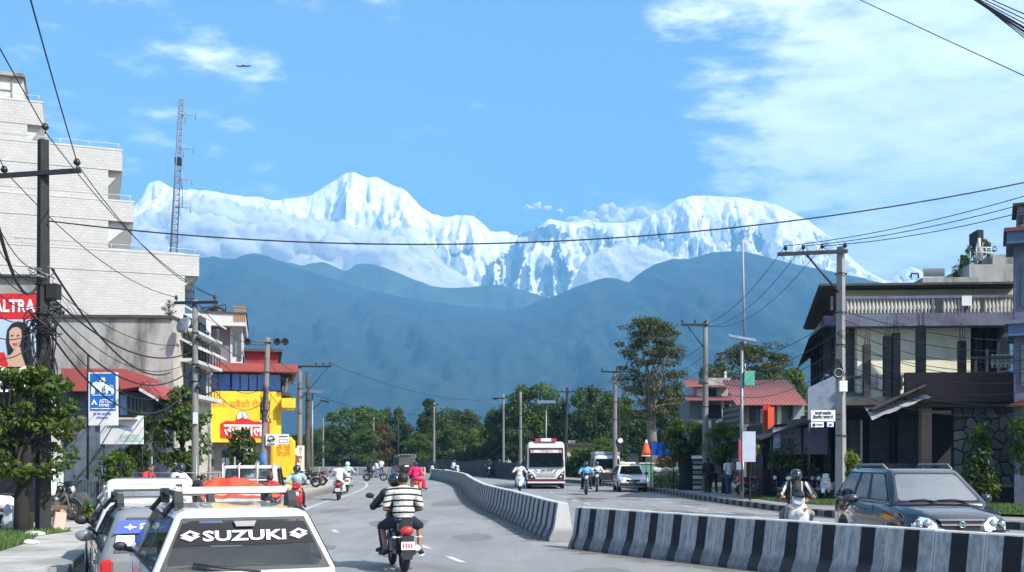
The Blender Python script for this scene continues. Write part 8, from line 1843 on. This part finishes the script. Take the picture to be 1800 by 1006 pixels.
# cloth materials
C_W = cloth('white_shirt_cloth', (.62, .62, .60)); C_LB = cloth('light_blue_cloth', (.16, .42, .72)); C_DK = cloth('dark_cloth', (.018, .018, .022)); C_PK = cloth('magenta_cloth', (.62, .012, .12)); C_OR = cloth('orange_cloth', (.75, .22, .02)); C_RD = cloth('red_shirt_cloth', (.42, .035, .045)); C_GY = cloth('grey_cloth', (.22, .23, .24)); C_JN = cloth('faded_jeans', (.05, .08, .14)); C_TN = cloth('tan_trousers', (.36, .31, .25)); C_NV = cloth('navy_cloth', (.010, .012, .035)); C_TL = cloth('pale_teal_cloth', (.30, .45, .45))
H_BK = mat('black_helmet', (.012, .012, .014), .2, coat=1.0); H_WH = mat('white_helmet_shell', (.65, .65, .65), .25, coat=.8)
def striped():
    m = bpy.data.materials.new('striped_polo'); m.use_nodes = True; nt = m.node_tree; N = nt.nodes; L = nt.links; b = N['Principled BSDF']; b.inputs['Roughness'].default_value = .85
    tc = N.new('ShaderNodeTexCoord'); sp = N.new('ShaderNodeSeparateXYZ'); L.new(tc.outputs['Object'], sp.inputs[0])
    n = N.new('ShaderNodeTexNoise'); n.inputs['Scale'].default_value = 7; L.new(tc.outputs['Object'], n.inputs['Vector'])
    def mt(op, a, b_): 
        q = N.new('ShaderNodeMath'); q.operation = op
        for i, v in enumerate((a, b_)):
            if isinstance(v, (int, float)): q.inputs[i].default_value = v
            else: L.new(v, q.inputs[i])
        return q.outputs[0]
    z = mt('ADD', sp.outputs[2], mt('MULTIPLY', n.outputs[0], .018)); f = mt('FRACT', mt('MULTIPLY', mt('ADD', z, mt('MULTIPLY', mt('MULTIPLY', sp.outputs[0], sp.outputs[0]), .35)), 10.2), 0.0); s = mt('LESS_THAN', f, .30)
    mx = N.new('ShaderNodeMixRGB'); L.new(s, mx.inputs[0]); mx.inputs[1].default_value = (.52, .51, .47, 1); mx.inputs[2].default_value = (.012, .012, .014, 1); L.new(mx.outputs[0], b.inputs['Base Color'])
    n2 = N.new('ShaderNodeTexNoise'); n2.inputs['Scale'].default_value = 9; n2.inputs['Detail'].default_value = 3; L.new(tc.outputs['Object'], n2.inputs['Vector']); bp = N.new('ShaderNodeBump'); bp.inputs['Strength'].default_value = .5; bp.inputs['Distance'].default_value = .04; L.new(n2.outputs[0], bp.inputs['Height']); L.new(bp.outputs[0], b.inputs['Normal']); return m
def track():
    m = bpy.data.materials.new('black_jacket_white_panels'); m.use_nodes = True; nt = m.node_tree; N = nt.nodes; L = nt.links; b = N['Principled BSDF']; b.inputs['Roughness'].default_value = .7
    tc = N.new('ShaderNodeTexCoord'); sp = N.new('ShaderNodeSeparateXYZ'); L.new(tc.outputs['Object'], sp.inputs[0])
    def mt(op, a, b_=0.0):
        q = N.new('ShaderNodeMath'); q.operation = op
        for i, v in enumerate((a, b_)):
            if isinstance(v, (int, float)): q.inputs[i].default_value = v
            else: L.new(v, q.inputs[i])
        return q.outputs[0]
    ax = mt('ABSOLUTE', sp.outputs[0]); d = mt('ABSOLUTE', mt('SUBTRACT', ax, mt('MULTIPLY_ADD', sp.outputs[2], -.35)), 0)
    s1 = mt('LESS_THAN', mt('ABSOLUTE', mt('SUBTRACT', ax, .115)), .010); s2 = mt('MULTIPLY', mt('GREATER_THAN', ax, .19), mt('LESS_THAN', mt('ABSOLUTE', mt('SUBTRACT', mt('ADD', ax, mt('MULTIPLY', sp.outputs[2], .45)), .80)), .028))
    s = mt('MAXIMUM', s1, s2); mx = N.new('ShaderNodeMixRGB'); L.new(s, mx.inputs[0]); mx.inputs[1].default_value = (.013, .013, .015, 1); mx.inputs[2].default_value = (.6, .58, .52, 1); L.new(mx.outputs[0], b.inputs['Base Color']); return m
def at(t, dx, dy):
    """world point at local offset of a two-wheeler"""
    a = t.rotation_euler[2]; return Vector((t.location.x + dx * math.cos(a) - dy * math.sin(a), t.location.y + dx * math.sin(a) + dy * math.cos(a), 0))
P_RED = paint('red_bike_paint', (.45, .015, .02)); P_BKB = paint('black_bike_paint', (.012, .012, .014)); P_WHB = paint('white_scooter_paint', (.68, .69, .70)); P_BLB = paint('blue_bike_paint', (.02, .08, .35))
# main pair ahead
t = motorbike('black motorbike with a red tail lamp ridden away from the camera in mid-road', (-1.93, 18.35, 0), R(15), P_BKB)
person('man in a black and white striped polo shirt riding pillion on the nearest motorbike', at(t, .02, -.42), R(13), 'pillion', striped(), C_NV, None, .013, 'short', legs='short', shoes=M_BLK, lean=.06, hz=.79, wide=1.15)
person('driver with black hair hidden behind the man in the striped polo shirt', at(t, -.02, -.02), R(17), 'ride', C_DK, C_NV, H_BK, .016, 'long', lean=.13, hz=.76, reach=.48)
t2 = scooter('red scooter ridden away by two women in bright clothes', (-4.72, 52.6, 0), R(8), P_RED)
p_, _, _ = person('woman in a bright magenta dress riding pillion side-saddle on the red scooter', at(t2, 0, -.42), R(8), 'pillion', C_PK, C_PK, None, .02, 'long', True, 'skirt', lean=.04, hz=.80, saddle=True)
person('helmeted woman in orange driving the red scooter in front of the magenta dress', at(t2, .05, -.05), R(8), 'ride', C_OR, C_OR, H_BK, .02, 'long', True, hz=.76, lean=.06)
t3 = motorbike('dark motorbike ridden away along the left edge line by a man in white', (-7.62, 47.6, 0), R(6), P_BKB)
person('man in white clothes and a red cap riding away along the left edge line', at(t3, 0, -.12), R(6), 'ride', C_W, C_W, None, .02, 'long', lean=.08, hz=.78)
q = MB(); q.ball((0, 0, 0), (.10, .12, .08), 12, 8, half=True); 
t4 = scooter('pale scooter just beyond the man in white on the left edge line', (-8.9, 58.5, 0), R(8), P_WHB)
person('rider in pale teal just beyond the man in white', at(t4, 0, -.12), R(8), 'ride', C_TL, C_GY, H_WH, .026, 'long', hz=.76)
t5 = motorbike('dark motorbike seen side-on crossing to the right at the far bend', (-10.7, 84.5, 0), R(-84), P_BLB)
person('driver in white on the motorbike seen side-on at the far bend', at(t5, 0, -.1), R(-84), 'ride', C_W, C_GY, H_BK, .028, 'long', hz=.78, lean=.18)
person('passenger in dark clothes behind the driver on the side-on motorbike', at(t5, 0, -.5), R(-84), 'pillion', C_DK, C_DK, H_BK, .028, 'long', hz=.80, backpack=True)
t6 = scooter('white scooter facing the camera at the far end of the median', (-7.35, 101, 0), R(170), P_WHB)
person('dark-dressed rider on the white scooter at the far end of the median', at(t6, 0, -.12), R(170), 'ride', C_DK, C_DK, H_BK, .03, 'long', hz=.76)
t7 = scooter('pale scooter passing behind the far end of the curving barrier', (-5.35, 99, 0), R(-110), P_WHB)
person('rider in white passing behind the far end of the curving barrier', at(t7, 0, -.12), R(-110), 'ride', C_W, C_JN, H_BK, .03, 'long', hz=.76)
t8 = motorbike('left one of two dark motorbikes coming side by side in the far right lane', (-2.1, 97.5, 0), R(184), P_BKB)
person('rider of the left one of two motorbikes coming side by side far off', at(t8, 0, -.12), R(184), 'ride', C_DK, C_DK, H_BK, .03, 'long', hz=.78)
t9 = scooter('right one of two two-wheelers coming side by side far off, with a white front', (-1.15, 98.3, 0), R(184), P_WHB)
person('rider of the right one of two two-wheelers coming side by side far off', at(t9, 0, -.12), R(184), 'ride', C_GY, C_DK, H_BK, .03, 'long', hz=.76)
t10 = scooter('white scooter coming toward the camera just left of the bus', (.42, 59.6, 0), R(182), P_WHB)
person('rider in a white top with a blue band on the scooter left of the bus', at(t10, 0, -.12), R(182), 'ride', C_W, C_LB, H_BK, .022, 'long', hz=.76)
t11 = motorbike('dark motorbike coming toward the camera in front of the bus and van', (3.72, 54.3, 0), R(178), P_BKB)
person('rider in a bright blue t-shirt and black helmet coming toward the camera', at(t11, 0, -.12), R(178), 'ride', C_LB, C_DK, H_BK, .02, 'short', hz=.78, wide=1.1)
t12 = motorbike('second dark motorbike half hidden behind the blue t-shirt rider', (4.62, 58.8, 0), R(176), P_BKB)
person('rider in white half hidden behind the blue t-shirt rider', at(t12, 0, -.12), R(176), 'ride', C_W, C_DK, H_BK, .024, 'long', hz=.78)
t13 = scooter('glossy white scooter coming toward the camera behind the striped barrier', (6.15, 23.4, 0), R(172), P_WHB)
q = MB(); q.loft([[(x * f, y, z0 + .02 * math.cos(x * 12)) for x in (-.13, -.07, 0, .07, .13)] + [(x * f, y - .012, z0 + .02 * math.cos(x * 12)) for x in (.13, .07, 0, -.07, -.13)] for y, f, z0 in ((.56, .8, 1.02), (.50, 1.0, 1.10), (.42, .8, 1.17))]); q.build('fly_screen', M_TINT, t13)
person('rider in a black jacket with white panels and black helmet on the white scooter', at(t13, 0, -.12), R(172), 'ride', track(), C_TN, H_BK, .014, 'long', hz=.76, lean=.10, wide=1.15)
person('passenger half hidden behind the rider in the black and white jacket', at(t13, -.03, -.5), R(172), 'pillion', C_DK, C_GY, None, .018, 'short', hz=.72, lean=.05)
t14 = scooter('red and white scooter facing the camera beside the pickup', (-7.0 + .0, 35.2, 0), R(188), P_RED)
person('rider with a white visor and pale blue shirt on the red scooter beside the pickup', at(t14, 0, -.12), R(188), 'ride', C_TL, C_DK, H_BK, .02, 'long', hz=.76)
# parked two-wheelers on the right verge
base_m = motorbike('red motorbike parked side-on nearest the white-shirted man', (10.75, 47.6, .15), R(-78), P_RED, 'two-wheelers parked on the right verge', name='parked_motorbike')
labs = ['dark motorbike parked second from the red one', 'dark motorbike parked with its headlamp toward the road in mid-row', 'parked dark motorbike under the bluish signboard', 'parked motorbike right of the signboard middle', 'parked motorbike nearest the big right pole', 'dark motorbike parked at the back left of the row', 'dark motorbike parked at the back middle of the row', 'dark motorbike parked at the back right of the row']
for k, lb in enumerate(labs):
    x = (11.55, 12.1, 12.6, 13.15, 13.7, 11.3, 12.35, 13.4)[k]; y = 44.9 if k < 5 else 46.2
    if k == 0:
        dk = motorbike(lb, (x, y, .15), R(160), P_BKB, 'two-wheelers parked on the right verge', name='parked_motorbike')
    elif k in (2, 4, 6): motorbike(lb.replace('dark', 'blue' if k != 4 else 'red').replace('parked motorbike under', 'parked blue motorbike under').replace('parked motorbike nearest', 'parked red motorbike nearest'), (x, y - .3, .15), R((160, 200, 170, 150, 190, 165, 205, 175)[k]), P_BLB if k != 4 else P_RED, 'two-wheelers parked on the right verge', name='parked_motorbike')
    else: dup(dk, loc=(x, y + .1 * (k % 3), .15), rz=R((160, 200, 170, 150, 190, 165, 205, 175)[k]), label=lb)
sc0 = scooter('pale scooter parked among the dark motorbikes on the right verge', (12.85, 43.9, .15), R(150), P_WHB, 'two-wheelers parked on the right verge', name='parked_scooter')
dup(sc0, loc=(-13.4, 29.2, .13), rz=R(-60), label='two-wheeler leaning among junk left of the big tree trunk')
lf = motorbike('dark motorbike parked by the far left poles', (-11.9, 62, .13), R(100), P_BKB, name='parked_motorbike'); dup(dk, loc=(-12.9, 30.2, .13), rz=R(-100), label='dark motorbike behind the tree trunk at far left')
dup(lf, loc=(-12.2, 66, .13), rz=R(80), label='second dark motorbike parked beyond the first by the far left poles')
# people on foot
person('man in a loose white shirt and jeans standing on the right pavement', (10.15, 50.6, .15), R(20), 'stand', C_W, C_JN, None, .02, 'short', sc=1.0)
person('person in dark clothes with a backpack standing left of the white-shirted man', (9.5, 52.4, .15), R(5), 'stand', C_DK, C_DK, None, .022, 'long', backpack=True)
person('person in grey beside the dark-clothed one with the backpack', (9.95, 53.4, .15), R(-30), 'stand', C_GY, C_DK, None, .024, 'long')
person('person with a white cap behind the newspaper rack', (9.95, 57, .15), R(180), 'stand', C_TL, C_DK, H_WH, .026, 'short')
person('woman in a red skirt walking on the pavement left of the roadside tree trunk', (9.85, 63, .15), R(170), 'stand', C_TL, C_RD, None, .026, 'short', True, 'skirt', sc=.97)
person('man in a dark red shirt leaning on the right side of the pickup', (-6.35, 29.2, 0), R(60), 'lean', C_RD, C_GY, None, .02, 'short', sc=.86)
person('dark-haired man in dark clothes left of the orange tarpaulin', (-8.45, 28.6, 0), R(-60), 'lean', C_DK, C_DK, None, .022, 'long', sc=.88)
s_ = scooter('dark scooter parked behind the white car roofs at left', (-10.2, 30.2, .13), R(-100), P_BKB, name='parked_scooter')
person('person in a red shirt seated on the dark scooter behind the white car roofs', at(s_, 0, -.1) + Vector((0, 0, .13)), R(-100), 'ride', C_RD, C_DK, None, .022, 'short', hz=.74)
s2 = scooter('pale scooter parked right of the red-shirted seated person', (-9.45, 30.6, .13), R(-120), P_WHB, name='parked_scooter')
person('seated person in a pale shirt and black helmet right of the red-shirted one', at(s2, 0, -.1) + Vector((0, 0, .13)), R(-120), 'ride', C_W, C_DK, H_BK, .022, 'short', hz=.72)
person('person in a white top walking at the far bend between motorbike and jeep', (-12.6, 104, 0), R(180), 'stand', C_W, C_DK, None, .03, 'short')
person('person in dark clothes standing on the verge left of the bus', (-.35, 101, .1), R(180), 'stand', C_GY, C_DK, None, .03, 'short')
person('pedestrian in pale clothes at the kerb far behind the taxi', (7.9, 78, .1), R(180), 'stand', C_W, C_GY, None, .03, 'short')
# bird high in the sky
q = MB(); q.prism([(-.5, 0), (-.2, .12), (0, .04), (.2, .12), (.5, 0), (.2, .03), (0, -.06), (-.2, .03)], -.03, .03, axis='z'); q.ball((0, 0, 0), (.05, .2, .05), 8, 6)
o = q.build('bird', M_BLK, None, W(428, 116, 70)); tag(o, 'small dark bird gliding in the blue sky at upper left', 'bird')
